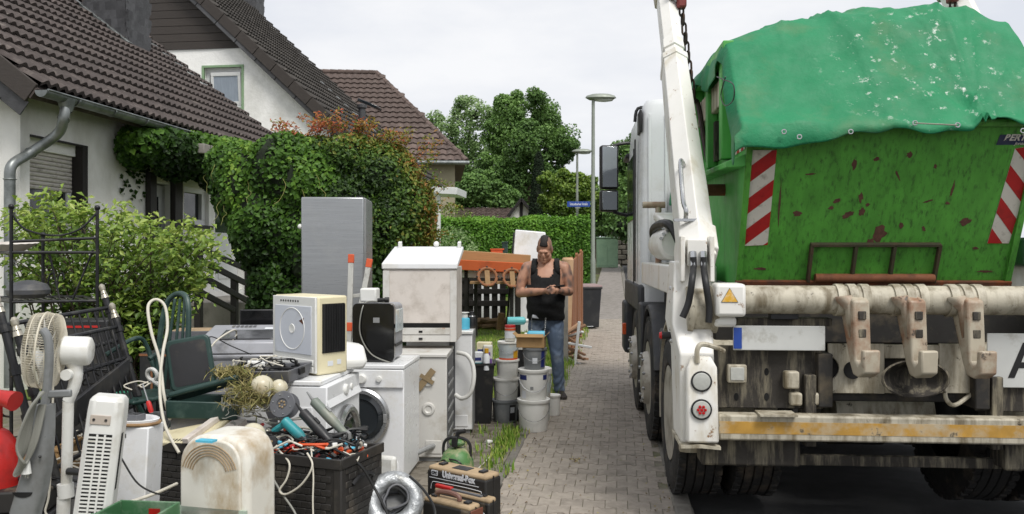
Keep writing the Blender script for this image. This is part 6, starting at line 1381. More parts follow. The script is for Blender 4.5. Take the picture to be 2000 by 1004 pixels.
bucket('grey bucket with round white emblem and blue label in the right-hand stack', Xr + .01, Yr, .552, .105, .19, m_bgrey, lab=[(-103, -77, .28, .55, m_wlab), (-55, -30, .1, .85, m_navy)])
bucket('dark grey bucket at the foot of the left-hand stack', Xl_, Yl, 0, .125, .21, m_bgrey, handle=False, lab=[(-70, -35, .1, .8, m_satin), (-66, -44, .45, .7, m_wlab)])
bucket('dirty white bucket on the dark grey one', Xl_ + .005, Yl, .209, .122, .205, m_bucket)
bucket('smaller white bucket in the middle of the left-hand stack', Xl_ + .02, Yl, .413, .108, .175, m_bucket, handle=False)
bucket('translucent tub with orange rim near the top of the left-hand stack', Xl_ + .03, Yl, .587, .1, .17, m_ox, lab=[(-170, -20, .0, .09, m_orng), (-60, -20, .1, .5, m_yelp)])
bucket('small white bucket on the paving behind the right-hand stack', P(1080, 810, 8.1).x, 8.05, 0, .07, .2, m_bucket, handle=False)
bucket('grey tub in the gap behind the two stacks', P(1052, 800, 7.8).x, 7.8, 0, .12, .5, m_ox, handle=True)
bucket('black-rimmed tub at the back of the left-hand stack', Xl_ + .13, Yl + .12, .0, .11, .76, m_satin, handle=False)
t = TH('paint_tin', 'small white tin with red and orange lid atop the left-hand stack', 'tin', Xl_ + .045, Yl - .02, .76); disc('body', m_tin, t, Matrix(), [(.05, 0), (.052, .004), (.05, .01), (.05, .12), (.052, .126)]); disc('lid', m_redp, t, Matrix(), [(.05, .126), (.05, .15), (.001, .152)]); disc('orange_band', m_orng, t, Matrix(), [(.0508, .1), (.0508, .12)]); part('label', m_wlab, t, lambda b: b.lathe([(.0507, .03), (.0507, .09)], 24))
def bottle_lying(label, p, L_, r, mat, cap, rot): t = thing('cleaner_bottle', label, 'bottle', p, rot, 'cleaning bottles'); m = Matrix(((0, 0, 1, 0), (1, 0, 0, 0), (0, 1, 0, r), (0, 0, 0, 1))); disc('body', mat, t, m, [(r * .9, 0), (r, .01), (r, L_ * .8), (r * .5, L_ * .88)], 20); disc('cap', cap, t, m, [(r * .5, L_ * .88), (r * .5, L_), (.001, L_)], 14)
bottle_lying('turquoise bottle lying on top of the left-hand stack', (Xl_ + .02, Yl + .1, .9), .2, .038, M('turquoise_plastic', '#63b9bd', .35, var=.06), m_wplas, (0, 0, R(8)))
t = TH('cardboard_box', 'small brown cardboard box on the grey bucket', 'box', Xr - .02, Yr - .0, .745, R(-8)); bxp('carton', m_card, t, -.125, -.085, 0, .125, .085, .1, bevel=.003)
for s in (-1, 1): part('flap', m_card, t, lambda b: b.box((s * .14, 0, .11), (.05, .165, .004), (0, s * -.8, 0)))
part('flap', m_card, t, lambda b: b.box((0, -.1, .108), (.24, .04, .004), (.7, 0, 0)))
bottle_lying('sky blue bottle lying in the cardboard box', (Xr + .1, Yr - .02, .82), .18, .035, m_cyan, m_wplas, (0, 0, R(175)))
t = TH('wire_basket', 'small black wire basket hanging behind the stacked buckets', 'basket', P(1018, 640, 8.3).x, 8.25, .6)
for i in range(9): part('wire', m_cab_b, t, lambda b: b.tube([(-.2 + i * .05, -.02, .12), (-.16 + i * .045, 0, 0), (-.1 + i * .045, .1, 0)], .004, 5))
part('rim', m_cab_b, t, lambda b: b.tube([(-.22, -.02, .12), (.22, -.02, .2)], .006, 6)); part('leg', m_cab_b, t, lambda b: b.tube([(0, .05, -.6), (0, .05, .0)], .012, 6))

# ---- tool cases in the foreground
def case(label, x, y, rot, w, d, h, mt, writing=None, z=0):
    t = TH('tool_case', label, 'tool case', x, y, z, rot, 'upright tool cases in the foreground'); bxp('shell', m_dusty, t, 0, 0, 0, w, d, h - .022, bevel=.012, seg=3); bxp('dusty_top', mt, t, .004, .004, h - .03, w - .004, d - .004, h, bevel=.014, seg=3)
    bxp('seam', m_satin, t, -.002, d * .48, .01, w + .002, d * .52, h - .01)
    for xx in (w * .16, w * .84): bxp('latch', m_satin, t, xx - .018, d * .3, h, xx + .018, d * .65, h + .012, bevel=.003)
    return t
t = case('black Universal-Box tool case with dusty top beside the pavement edge', -.49, 4.72, R(-36), .43, .14, .36, m_dust)
text('lettering', 'Universal-Box', .05, m_wlab, t, (.235, -.002, .325), (R(90), 0, 0), bold=.0022, sx=.82)
part('emblem', m_wlab, t, lambda b: (b.prism(rr2(.048, .03, .006), .0005, .002, fy(.035, 0, .31)),)); text('emblem_text', 'CBC', .02, m_ink, t, (.059, -.0026, .325), (R(90), 0, 0), bold=.001)
bxp('white_line', m_wlab, t, .02, -.0018, .294, .38, -.0004, .298); part('print_outline', m_wlab, t, lambda b: (b.tube(catmull([(.03, 0, .23), (.04, 0, .265), (.08, 0, .275), (.36, 0, .275), (.4, 0, .25), (.4, 0, .1)], 5), .0022, 5),)); bxp('red_print', m_redp, t, .07, -.0022, .235, .2, -.0004, .268)
bxp('handle_recess', m_satin, t, .16, .03, .358, .27, .1, .364, bevel=.004)
t2 = case('grey-black tool case with a D emblem leaning before the Universal-Box', -.447, 4.615, R(-36), .4, .08, .26, m_dust)
part('emblem', m_wlab, t2, lambda b: b.tube(catmull([(.3, -.0, .06), (.3, -.0, .17), (.37, -.0, .18), (.385, -.0, .12), (.38, -.0, .02)], 5), .002, 5)); text('emblem_text', 'D', .07, m_wlab, t2, (.345, -.002, .14), (R(90), 0, 0), bold=.003)
t3 = case('brown-edged tool case with carry handle, nearest of the cases', -.483, 4.41, R(-36), .33, .1, .27, m_dust); part('handle', M('handle_brown', '#6f4f45', .6, var=.15, dirt='#a08d72', damt=.4), t3, lambda b: b.tube(catmull([(.06, .05, .272), (.07, .05, .295), (.15, .05, .305), (.21, .05, .295), (.22, .05, .272)], 6), .013, 8)); bxp('brown_edge', M('case_brown', '#6b3f30', .6, var=.15), t3, .3305, .0, .02, .338, .1, .25, bevel=.003)
t = thing('file_tool', 'red-handled flat file lying across the cases', 'file', (-.42, 4.53, .285), (0, 0, R(-38))); bxp('handle', m_redp, t, 0, -.012, 0, .12, .012, .022, bevel=.006); bxp('blade', m_mgrey, t, .12, -.01, .005, .33, .01, .014)
# ---- camouflage vacuum
t = TH('camouflage_vacuum', 'round green camouflage-patterned vacuum cleaner with black carry handle', 'vacuum cleaner', P(893, 905, 5.75).x, 5.72, 0, R(-15))
m_camo = M('camouflage', '#4f7a45', .5, var=.05, dirt='#b0a184', damt=.5, ds=9, dirt2='#2e5a34', d2amt=.35, d2s=8)
disc('body', m_camo, t, Matrix(), [(.1, .0), (.115, .02), (.12, .08), (.115, .14), (.095, .19), (.06, .22), (.001, .23)]); part('handle', m_satin, t, lambda b: b.tube(catmull([(-.1, 0, .17), (-.095, 0, .25), (-.05, 0, .29), (.05, 0, .29), (.095, 0, .25), (.1, 0, .17)], 6), .011, 8)); part('top_cap', m_camo, t, lambda b: b.sphere((0, 0, .26), .06, .05, .03)); bxp('switch', m_blk, t, -.02, -.06, .24, .02, -.03, .31, bevel=.004)
part('inlet', m_camo, t, lambda b: b.tube([(-.04, -.1, .15), (-.045, -.15, .155)], [.03, .026], 14)); disc('inlet_hole', m_dark, t, fy(-.0455, -.151, .155), [(.02, 0), (.02, .001), (.001, .001)]); part('hose', m_satin, t, lambda b: b.tube(catmull([(-.02, -.11, .17), (.06, -.13, .16), (.1, -.1, .08), (.11, -.08, .0)], 6), .006, 6)); part('nozzle', m_satin, t, lambda b: b.tube(catmull([(.0, .0, .28), (.01, .0, .33), (.06, .0, .345)], 5), .016, 10))
cable('mains_lead', 'white lead with plug lying on the paving by the weeds', [P(925, 893, 5.9).xy.to_3d(), Vector((P(955, 888, 6.3).x, 6.3, .01)), Vector((P(965, 878, 6.6).x, 6.55, .01)), Vector((P(950, 868, 6.7).x, 6.75, .01))], .005, m_cab_w)
t = TH('mains_plug', 'white mains plug lying on the ground at the end of its lead', 'plug', P(950, 868, 6.75).x, 6.78, 0, 2.2); disc('body', m_wplas, t, fy(0, 0, .02), [(.019, 0), (.019, .02), (.012, .05), (.006, .06)]); 
for s in (-1, 1): part('pin', m_chrome, t, lambda b: b.cyl((s * .009, 0, .02), (s * .009, .02, .02), .0025, n=6))
# ---- silver duct ring with cables
cc_ = P(765, 968, 4.35); t = thing('hose_coil', 'silver foil duct hose coiled into a ring around black cables', 'hose', (cc_.x, 4.42, .21), (R(62), 0, R(8)))
m_foil = M('foil', '#a9acae', .4, .55, var=.25, vs=18, bump=.7, bs=40, dirt='#7d7c77', damt=.35, ds=10)
b = MB(); n = 60; b.tube([((.112 + .0 * i) * math.cos(2 * math.pi * i / n), .112 * math.sin(2 * math.pi * i / n), .15) for i in range(n)], [.046 + .0012 * (i % 2) for i in range(n)], 14, closed=True); b.build('ring', m_foil, t); part('hose_end', m_wplas, t, lambda b: b.tube(catmull([(-.1, .07, .16), (-.16, .08, .16), (-.18, .03, .16)], 4), .04, 12))
for k in range(5):
    pts = [((.06 + .02 * math.sin(k + i)) * math.cos(i * .7 + k), (.06 + .02 * math.cos(k * 2 + i)) * math.sin(i * .7 + k), .1 + .02 * k + .004 * i) for i in range(10)]; cable('inner_cable', '', pts, .006, m_cab_b if k % 2 else m_mgrey, t)
part('stand', m_gplas, t, lambda b: b.bx(-.1, -.1, -.05, .1, .1, .1))
for k, pts in enumerate(([(640, 870, 4.1), (700, 905, 4.1), (735, 960, 4.1), (760, 1010, 4.0)], [(800, 930, 4.25), (830, 960, 4.2), (850, 1000, 4.1), (840, 1050, 4.0)])): cable('black_lead', ('black lead running from the storage box to the foil ring', 'brown-black lead right of the foil ring')[k], [P(*q) for q in pts], .007, m_cab_b)
t = TH('plastic_bag', 'crumpled white plastic panel between the box and the machines', 'panel', P(750, 930, 5.0).x, 5.0, 0, R(-20)); part('panel', m_wplas, t, lambda b: b.loft([[(-.08, 0, 0), (.06, 0, 0), (.06, .08, 0), (-.08, .08, 0)], [(-.08, 0, .34), (.07, 0, .34), (.07, .05, .34), (-.08, .05, .34)]]), bevel=.02)

# ---- long black rattan-look storage box full of cables and tools
SB = Frame(-1.954, 4.41, 21.0)     # +x to the right along the box, +y to its back
t = sbx = TH('storage_box', 'long black woven-pattern storage box heaped with cables and power tools', 'storage box', SB.o.x, SB.o.y, 0, SB.rz); L_, Dp, Hh = 1.2, .4, .57
m_rat = M('rattan_black', '#2a2826', .55, var=.15, vs=6, dirt='#5b544a', damt=.3, ds=4)
for nm, c in (('front_panel', (0, 0, 0, L_, .02, Hh)), ('back_panel', (0, Dp - .02, 0, L_, Dp, Hh)), ('end_panel', (L_ - .02, .021, 0, L_, Dp - .021, Hh)), ('end_panel', (0, .021, 0, .02, Dp - .021, Hh)), ('base', (.021, .021, .01, L_ - .021, Dp - .021, .03))): bxp(nm, m_rat, t, *c, bevel=.006)
for nm, c in (('front_rim', (-.012, -.014, Hh - .045, L_ + .012, -.0005, Hh + .006)), ('end_rim', (L_ + .0005, 0, Hh - .045, L_ + .014, Dp, Hh + .006)), ('corner_post', (L_ - .035, -.008, 0, L_ + .008, -.0004, Hh - .046)), ('corner_post', (L_ + .0004, 0, 0, L_ + .008, .035, Hh - .046))): bxp(nm, m_rat, t, *c, bevel=.004)
b = MB()
for r in range(15):
    for c in range(20):
        xx = .02 + c * .058 + (.029 if r % 2 else 0)
        if xx + .05 < L_ - .04: b.box((xx + .026, -.003, .03 + r * .034), (.056, .006, .031), (rng.uniform(-.05, .05), 0, 0))
o = b.build('front_weave', m_rat, t, bevel=.004); o['kind'] = 'stuff'
b = MB()
for r in range(15):
    for c in range(6):
        yy = .045 + c * .056 + (.028 if r % 2 else 0)
        if yy + .05 < Dp and not (r in (11, 12) and 1 <= c <= 3): b.box((L_ + .003, yy + .025, .03 + r * .034), (.006, .054, .031))
o = b.build('end_weave', m_rat, t, bevel=.004); o['kind'] = 'stuff'
part('end_handle', m_satin, t, lambda b: b.tube(catmull([(L_ + .006, .1, .43), (L_ + .012, .15, .455), (L_ + .012, .24, .455), (L_ + .006, .3, .43)], 5), .01, 8))
part('hasp', m_brass, t, lambda b: (b.box((.72, -.016, .5), (.05, .006, .03), (0, .5, 0)), b.ring((.735, -.02, .49), .014, .004, axis=(0, 1, 0), n=14, k=5)))['kind'] = 'stuff'
def sw_(x, y, z): return SB.world((x, y, z))
# a heap of old parts filling the box
hp_ = MB(); rows = []
for j in range(9):
    rows.append([(.03 + 1.14 * i / 22, .03 + (Dp - .06) * j / 8, Hh - .07 + .05 * math.sin(i * 1.3 + j) * math.sin(j * .9 + i * .6) + .05 * math.exp(-((i - 12) / 6) ** 2)) for i in range(23)])
hp_.loft(rows, caps=False, closed_ring=False); tag(rebase(o := hp_.build('cable_heap', m_mgrey, None)), 'dark tangle of old cables filling the storage box', 'cable heap'); o.location = SB.world(o.location); o.rotation_euler = (0, 0, SB.rz)
def tangle(name, label, n, cx, cy, cz, sx, sy, sz, r, mat, seed, turns=9, parent=None, cat='cables', group=None):
    q = random.Random(seed); b = MB()
    for k in range(n):
        p = Vector((q.gauss(0, .5) * sx, q.gauss(0, .5) * sy, q.random() * sz)); pts = []; an = q.uniform(0, 6.28)
        for i in range(turns):
            pts.append(p.copy()); an += q.gauss(0, 1.1); st = q.uniform(.03, .09); p += Vector((math.cos(an) * st, math.sin(an) * st * .7, q.gauss(0, .018)))
            p.x = max(-sx, min(sx, p.x)); p.y = max(-sy, min(sy, p.y)); p.z = max(0, min(sz, p.z))
        b.tube(catmull([(v.x + cx, v.y + cy, v.z + cz) for v in pts], 4), r * q.uniform(.7, 1.3), 6)
    o = b.build(name, mat, parent)
    if parent is None: tag(o, label, cat, group); o['kind'] = 'stuff'; rebase(o)
    return o
c_ = sw_(.9, .2, Hh - .03); tangle('black_cables', 'tangled black cables on the storage box', 34, c_.x, c_.y, c_.z, .26, .15, .1, .006, m_cab_b, 1)
tangle('orange_cables', 'orange cable ends among the tools in the storage box', 12, c_.x + .02, c_.y - .05, c_.z + .0, .24, .12, .08, .007, m_cable_o, 2, 7)
tangle('white_cables', 'pale leads tangled over the storage box', 12, c_.x, c_.y - .03, c_.z, .27, .15, .11, .005, m_cab_w, 3)
tangle('grey_cables', 'grey leads at the left of the storage box heap', 9, sw_(.55, .2, 0).x, sw_(.55, .2, 0).y, Hh - .01, .25, .14, .12, .005, m_cab_g, 4)
def tool(name, label, cat, p, rot, fn): t = thing(name, label, cat, p, rot); fn(t); t.scale = (.8,) * 3; return t
def drill(t):
    part('body', m_teal, t, lambda b: b.tube([(-.1, 0, 0), (-.09, 0, 0), (.04, 0, 0), (.08, 0, 0)], [.022, .034, .034, .024], 14)); part('chuck', m_mgrey, t, lambda b: b.tube([(.08, 0, 0), (.13, 0, 0)], [.02, .014], 12)); part('grip', m_teal, t, lambda b: b.tube(catmull([(-.07, 0, 0), (-.09, 0, -.06), (-.11, 0, -.13)], 4), .021, 10)); part('trigger', m_orng, t, lambda b: b.box((-.055, 0, -.045), (.02, .016, .03)), bevel=.003)
tool('drill', 'turquoise electric drill lying in the storage box', 'drill', P(575, 840, 4.25), (R(20), R(40), R(-10)), drill)
def grinder(m1, m2):
    def f(t):
        part('body', m1, t, lambda b: b.tube([(-.2, 0, 0), (-.19, 0, 0), (-.02, 0, 0), (.04, 0, 0), (.12, 0, 0)], [.02, .034, .036, .03, .026], 14)); part('gear_head', m2, t, lambda b: b.tube([(.12, 0, 0), (.14, 0, 0), (.17, 0, -.01)], [.03, .034, .02], 12)); part('tail', m2, t, lambda b: b.tube([(-.2, 0, 0), (-.27, 0, .01)], [.012, .006], 8)); bxp('switch', m2, t, -.1, -.012, .034, -.05, .012, .042, bevel=.003)
    return f
tool('angle_grinder', 'black angle grinder in the storage box', 'grinder', P(628, 845, 4.22), (0, R(38), R(-25)), grinder(m_satin, m_blk))
tool('grey_grinder', 'dusty grey-green grinder propped on the storage box', 'grinder', P(650, 822, 4.35), (0, R(40), R(-20)), grinder(M('grey_green_plastic', '#70786f', .5, var=.1, dirt='#9a9686', damt=.35), m_gplas))
def reel(t):
    disc('flange', m_mgrey, t, Matrix(), [(.02, 0), (.085, 0), (.09, .006), (.085, .012), (.04, .014), (.035, .006), (.001, .006)]); disc('drum', m_gplas, t, Matrix(), [(.05, -.07), (.05, 0)]); disc('flange', m_mgrey, t, Matrix(), [(.02, -.082), (.085, -.082), (.088, -.07), (.03, -.07)])
    part('bolts', m_chrome, t, lambda b: [b.sphere((.065 * math.cos(a), .065 * math.sin(a), .014), .006, nu=6, nv=4) for a in frange(0, 5.2, 5)])['kind'] = 'stuff'; part('wires', m_brass, t, lambda b: [b.sphere((.02 * math.cos(a), .02 * math.sin(a), .01), .008, nu=6, nv=4) for a in frange(0, 5.2, 5)])['kind'] = 'stuff'
tool('cable_reel', 'dark grey round motor end lying under the white globes', 'reel', P(552, 790, 4.35), (R(72), R(10), R(-15)), reel)
tool('end_cap', 'small black round cap with brass screw beside the lowest globe', 'cap', P(531, 862, 4.12), (R(80), 0, R(10)), lambda t: (disc('body', m_satin, t, Matrix(), [(.02, -.03), (.034, -.02), (.036, .0), (.03, .012), (.01, .014)]), disc('screw', m_brass, t, Matrix(), [(.008, .013), (.006, .018), (.001, .018)])))
# globes
for px, py, Y, r, lab in ((512, 755, 4.45, .062, 'white glass lamp globe, larger of the pair in the straw'), (545, 758, 4.5, .048, 'smaller white lamp globe tucked behind the larger one'), (494, 851, 4.15, .064, 'yellowed lamp globe lying lowest beside the tools')):
    p = P(px, py, Y); t = thing('lamp_globe', lab, 'lamp globe', (p.x, p.y, p.z - r)); disc('glass', m_globe, t, Matrix.Translation((0, 0, r)), [(r * math.cos(a), r * math.sin(a)) for a in frange(-1.35, 1.57, 14)], 32); disc('neck', m_globe, t, Matrix(), [(r * .3, -.006), (r * .32, .01), (r * .24, .012)])
# straw
q = random.Random(8); b = MB(); p0 = P(480, 770, 4.5)
r_ = np.random.default_rng(3); pts = r_.normal(0, 1, (1100, 3)) * np.array([.06, .05, .035]) + np.array(P(492, 770, 4.45)); more = r_.normal(0, 1, (420, 3)) * np.array([.05, .04, .016]) + np.array(P(455, 728, 4.6)); pts = np.concatenate([pts, more])
o = leafcloud('straw_nest', pts, r_.normal(0, 1, (len(pts), 3)), 0.07, m_straw, None, .5, .07, seed=4, fold=.05); rebase(o); tag(o, 'clump of dry straw and weeds on the open tool case', 'straw'); o['kind'] = 'stuff'
tangle('nest_wires', 'thin wires hanging out of the straw', 12, P(485, 800, 4.4).x, 4.4, P(485, 800, 4.4).z - .06, .12, .06, .16, .0028, m_cab_g, 9, 6)
# ---- open dark green case
p = P(395, 812, 4.62); t = thing('green_tool_case', 'dark green plastic tool case lying open behind the storage box', 'tool case', (p.x, p.y, p.z), (0, R(4), R(12)))
b = MB(); b.loft([[(-.17, -.11, 0), (.2, -.11, 0), (.2, .15, 0), (-.17, .15, 0)], [(-.18, -.12, .1), (.21, -.12, .1), (.21, .16, .1), (-.18, .16, .1)], [(-.165, -.105, .1), (.195, -.105, .1), (.195, .145, .1), (-.165, .145, .1)], [(-.16, -.1, .02), (.19, -.1, .02), (.19, .14, .02), (-.16, .14, .02)]]); b.build('tray', m_dgreen, t, bevel=.008)
part('tray_lid', m_dgreen, t, lambda b: b.bx(-.02, -.015, -.19, .36, .015, .02, Matrix.Translation((-.15, -.1, .13)) @ Matrix.Rotation(-.32, 4, 'Y') @ Matrix.Rotation(1.3, 4, 'X')), bevel=.012)
ml = Matrix.Translation((-.19, .12, .1)) @ Matrix.Rotation(-.25, 4, 'Y') @ Matrix.Rotation(-.2, 4, 'X')
part('lid', m_dgreen, t, lambda b: b.prism(rr2(.25, .3, .035), -.02, .02, ml @ fy(0, 0, 0)), bevel=.01); part('lid_inset', m_satin, t, lambda b: b.prism(rr2(.2, .25, .025), .0205, .022, ml @ fy(.025, 0, .025)))
bxp('support', m_mgrey, t, -.15, -.08, -p.z, .18, .13, -.002)
# ---- beige casing slabs in front of it
p = P(380, 850, 4.42); t = thing('beige_casing', 'dusty beige computer casing slab tilted on the left of the storage box', 'casing', (p.x, p.y, p.z - .02), (R(14), R(-4), R(-16))); bxp('panel', m_cream, t, -.22, -.1, 0, .1, .22, .03, bevel=.006); part('vent', m_dark, t, lambda b: [b.bx(-.08 + i * .02, -.09, .0302, -.07 + i * .02, -.06, .0308) for i in range(8)])['kind'] = 'stuff'; bxp('edge_bar', m_scr, t, .02, -.12, .03, .06, .25, .06, bevel=.004); bxp('side_wall', m_scr, t, .11, -.1, -.01, .2, .2, .02, bevel=.004)
p = P(446, 838, 4.5); t = thing('plastic_slab', 'grimy white plastic panel lying under the straw', 'slab', (p.x, p.y, p.z - .02), (R(10), R(6), R(24))); bxp('panel', m_scr, t, -.1, -.12, 0, .16, .14, .022, bevel=.006); bxp('rail', m_mgrey, t, -.1, .1, .022, .16, .12, .03)
# ---- silver television and neighbours behind
p = P(450, 700, 5.5); t = TH('silver_copier', 'silver-grey copier with dark glass lid behind the green case', 'copier', P(375, 700, 5.5).x, 5.5, 0, R(5)); w = .57
bxp('body', m_silver, t, 0, 0, 0, w, .5, .9, bevel=.015); b = MB(); b.loft([[(0, 0, .9), (w, 0, .9), (w, .5, .9), (0, .5, .9)], [(.02, .03, .98), (w - .02, .03, .98), (w - .02, .48, 1.06), (.02, .48, 1.06)]]); b.build('lid', m_silver, t, bevel=.01)
part('glass', m_gloss, t, lambda b: b.box((w * .6, .2, 1.012), (w * .7, .24, .012), (.175, 0, 0)), bevel=.004); part('sticker', m_wlab, t, lambda b: b.box((w * .85, .36, 1.042), (.16, .04, .004), (.175, 0, 0))); part('rear_vent', m_mgrey, t, lambda b: [b.box((w * .3 + i * .03, .42, 1.054), (.018, .04, .004), (.175, 0, 0)) for i in range(6)])['kind'] = 'stuff'
bxp('label', m_wlab, t, w * .4, -.003, .68, w * .52, -.0005, .78, bevel=.003); bxp('groove', m_mgrey, t, .02, -.002, .86, w - .02, .001, .875)
cable('pale_lead', 'pale lead curving over the silver copier', [P(400, 700, 5.4), P(420, 668, 5.45), P(455, 645, 5.6), P(462, 652, 5.7), P(455, 665, 5.6)], .006, m_cab_w); cable('thin_black_lead', 'thin black lead over the copier glass', [P(400, 665, 5.5), P(415, 658, 5.5), P(450, 675, 5.45), P(490, 692, 5.2)], .004, m_cab_b)
t = TH('flat_screen', 'grey flat slab lying under the stereo receiver', 'slab', P(345, 655, 6.3).x, 6.15, .82, R(3)); bxp('slab', m_silver, t, 0, 0, 0, .44, .4, .07, bevel=.012); bxp('foot', m_mgrey, t, .1, .1, -.82, .35, .35, -.002)
t = TH('stereo_receiver', 'flat grey-black stereo receiver lying on the grey slab', 'receiver', P(332, 640, 6.2).x, 6.18, .892, R(6)); bxp('case', m_mgrey, t, 0, 0, .012, .36, .28, .1, bevel=.004); bxp('top', m_cream if False else m_dust, t, .004, .004, .1, .356, .276, .104, bevel=.002); bxp('fascia', m_silver, t, .362, .01, .014, .368, .27, .098)
for yy in (.05, .12, .2): disc('knob', m_satin, t, fx(.368, yy, .06), [(.012, 0), (.011, .01), (.001, .011)])
for xx in (.04, .32): disc('foot', m_blk, t, Matrix.Translation((xx, .04, 0)), [(.015, 0), (.015, .012)])
t = TH('black_monitor', 'dark flat monitor standing behind the copier', 'monitor', P(505, 640, 6.3).x, 6.3, .2, R(10)); bxp('screen', m_satin, t, -.14, 0, .76, .12, .03, .95, bevel=.006); bxp('stand', m_satin, t, -.03, 0, -.2, .03, .03, .76); bxp('bezel_glass', m_gloss, t, -.13, -.003, .77, .11, -.0005, .94)
# ---- grey tray of cables
p = P(520, 742, 4.78); t = thing('cable_tray', 'dark grey plastic tray full of cables beside the air cooler', 'tray', (p.x, p.y, p.z), (R(3), R(-3), R(-14))); m_ = m_mgrey
b = MB(); b.loft([[(-.21, -.12, 0), (.21, -.12, 0), (.21, .12, 0), (-.21, .12, 0)], [(-.23, -.14, .075), (.23, -.14, .075), (.23, .14, .075), (-.23, .14, .075)], [(-.215, -.125, .075), (.215, -.125, .075), (.215, .125, .075), (-.215, .125, .075)], [(-.2, -.11, .012), (.2, -.11, .012), (.2, .11, .012), (-.2, .11, .012)]]); b.build('tray', m_mgrey, t, bevel=.005); bxp('clip', m_satin, t, .225, -.03, .03, .24, .03, .07, bevel=.004); bxp('prop', m_mgrey, t, -.15, -.08, -p.z, .1, .1, -.002)
tangle('tray_cables', 'bundle of grey and black cables heaped in the grey tray', 16, p.x, p.y, p.z + .03, .17, .09, .09, .005, m_cab_b, 12, 9); tangle('tray_pale_cables', 'pale wires looped over the grey tray', 7, p.x - .02, p.y - .02, p.z + .05, .16, .09, .09, .004, m_cab_w, 13, 8)
bxp_ = thing('adapter', 'white adapter block in the grey cable tray', 'adapter', (p.x - .06, p.y, p.z + .075), (0, .1, .3)); bxp('block', m_wplas, bxp_, -.05, -.03, 0, .05, .03, .035, bevel=.006)
# ---- loudspeaker, garden chair, thick white cable
t = TH('loudspeaker', 'black wooden loudspeaker standing behind the folded bed frames', 'loudspeaker', P(272, 700, 5.6).x, 5.6, 0, R(-8)); bxp('cabinet', m_satin, t, 0, 0, 0, .24, .28, .9, bevel=.006); bxp('wood_edge', m_brown, t, .085, -.004, .1, .1, -.0005, .88); bxp('wood_edge', m_brown, t, .0, -.004, .88, .24, -.0005, .895); bxp('grille', m_dark, t, .11, -.006, .12, .225, -.0005, .87)
t = TH('garden_chair', 'dark green folding garden chair with tall back behind the tool case', 'chair', P(335, 700, 5.0).x, 5.0, 0, R(-30))
bx_ = [(-.14, .0, .75), (-.15, .03, 1.05), (-.12, .06, 1.27), (-.03, .08, 1.33), (.06, .07, 1.28), (.1, .04, 1.05), (.12, 0, .75)]
part('back_frame', m_dgreen, t, lambda b: b.tube(catmull(bx_, 6), .017, 10)); [part('back_slat', m_dgreen, t, lambda b: b.tube(catmull([(x, .0, .75), (x * .9, .035, 1.05), (x * .7 - .01, .07, 1.3)], 5), .009, 6)) for x in (-.07, 0, .06)]
part('seat', m_dgreen, t, lambda b: b.bx(-.16, -.36, .72, .14, .02, .745), bevel=.01); part('arm', m_dgreen, t, lambda b: b.tube(catmull([(.12, 0, .8), (.17, -.03, 1.0), (.19, -.1, 1.06), (.2, -.3, .98)], 6), .014, 8)); part('arm', m_dgreen, t, lambda b: b.tube(catmull([(-.14, 0, .8), (-.19, -.03, 1.0), (-.2, -.1, 1.06), (-.2, -.3, .98)], 6), .014, 8))
for sx_ in (-.14, .12):
    for y0, y1 in ((0, -.35), (-.33, .05)): part('leg', m_dgreen, t, lambda b: b.tube([(sx_, y0, .75), (sx_, y1, 0)], .014, 8))
cable('thick_white_cable', 'thick white cable hanging in a tall loop over the green chair', [P(350, 885, 4.3), P(322, 830, 4.4), P(312, 760, 4.5), P(318, 690, 4.6), P(327, 640, 4.7), P(322, 598, 4.75), P(304, 585, 4.75), P(289, 600, 4.7), P(296, 650, 4.65), P(312, 705, 4.6), P(320, 770, 4.5), P(332, 820, 4.5)], .0085, m_cab_w)
t = TH('headset', 'white curled hose fitting on the bed frames', 'fitting', P(297, 735, 4.9).x, 4.9, P(297, 735, 4.9).z - .04); part('ring', m_wplas, t, lambda b: b.ring((0, 0, .05), .035, .012, axis=(.3, 1, .2), n=20)); part('stem', m_wplas, t, lambda b: b.tube([(0, 0, .02), (.05, 0, -.02), (.06, 0, -.12)], .014, 8))
# ---- white cables hanging down the front of the box
for k, (pts, r, m_, lab) in enumerate((([(522, 872, 4.15), (522, 910, 4.12), (545, 955, 4.05), (575, 1000, 4.0), (590, 1040, 3.95)], .0055, m_cab_g, 'grey lead hanging down the storage box left of the hasp'), ([(545, 880, 4.12), (565, 905, 4.06), (560, 935, 4.04), (546, 958, 4.03), (560, 965, 4.02), (590, 945, 4.0), (610, 910, 4.0), (600, 885, 4.05)], .005, m_cab_w, 'white lead looping over the front of the storage box'), ([(608, 880, 4.05), (612, 930, 4.0), (611, 980, 3.97), (613, 1040, 3.94)], .004, m_cab_w, 'thin white lead hanging straight down the storage box'), ([(150, 1010, 3.5), (240, 985, 3.6), (300, 965, 3.7), (345, 945, 3.9)], .008, m_cab_w, 'thick cream lead on the ground behind the tower fan'), ([(213, 850, 3.6), (240, 900, 3.6), (270, 945, 3.6), (310, 965, 3.62), (330, 960, 3.7)], .004, m_cab_b, 'thin black lead hanging over the white panel heater'))): cable('hanging_lead', lab, [P(*q) for q in pts], r, m_)
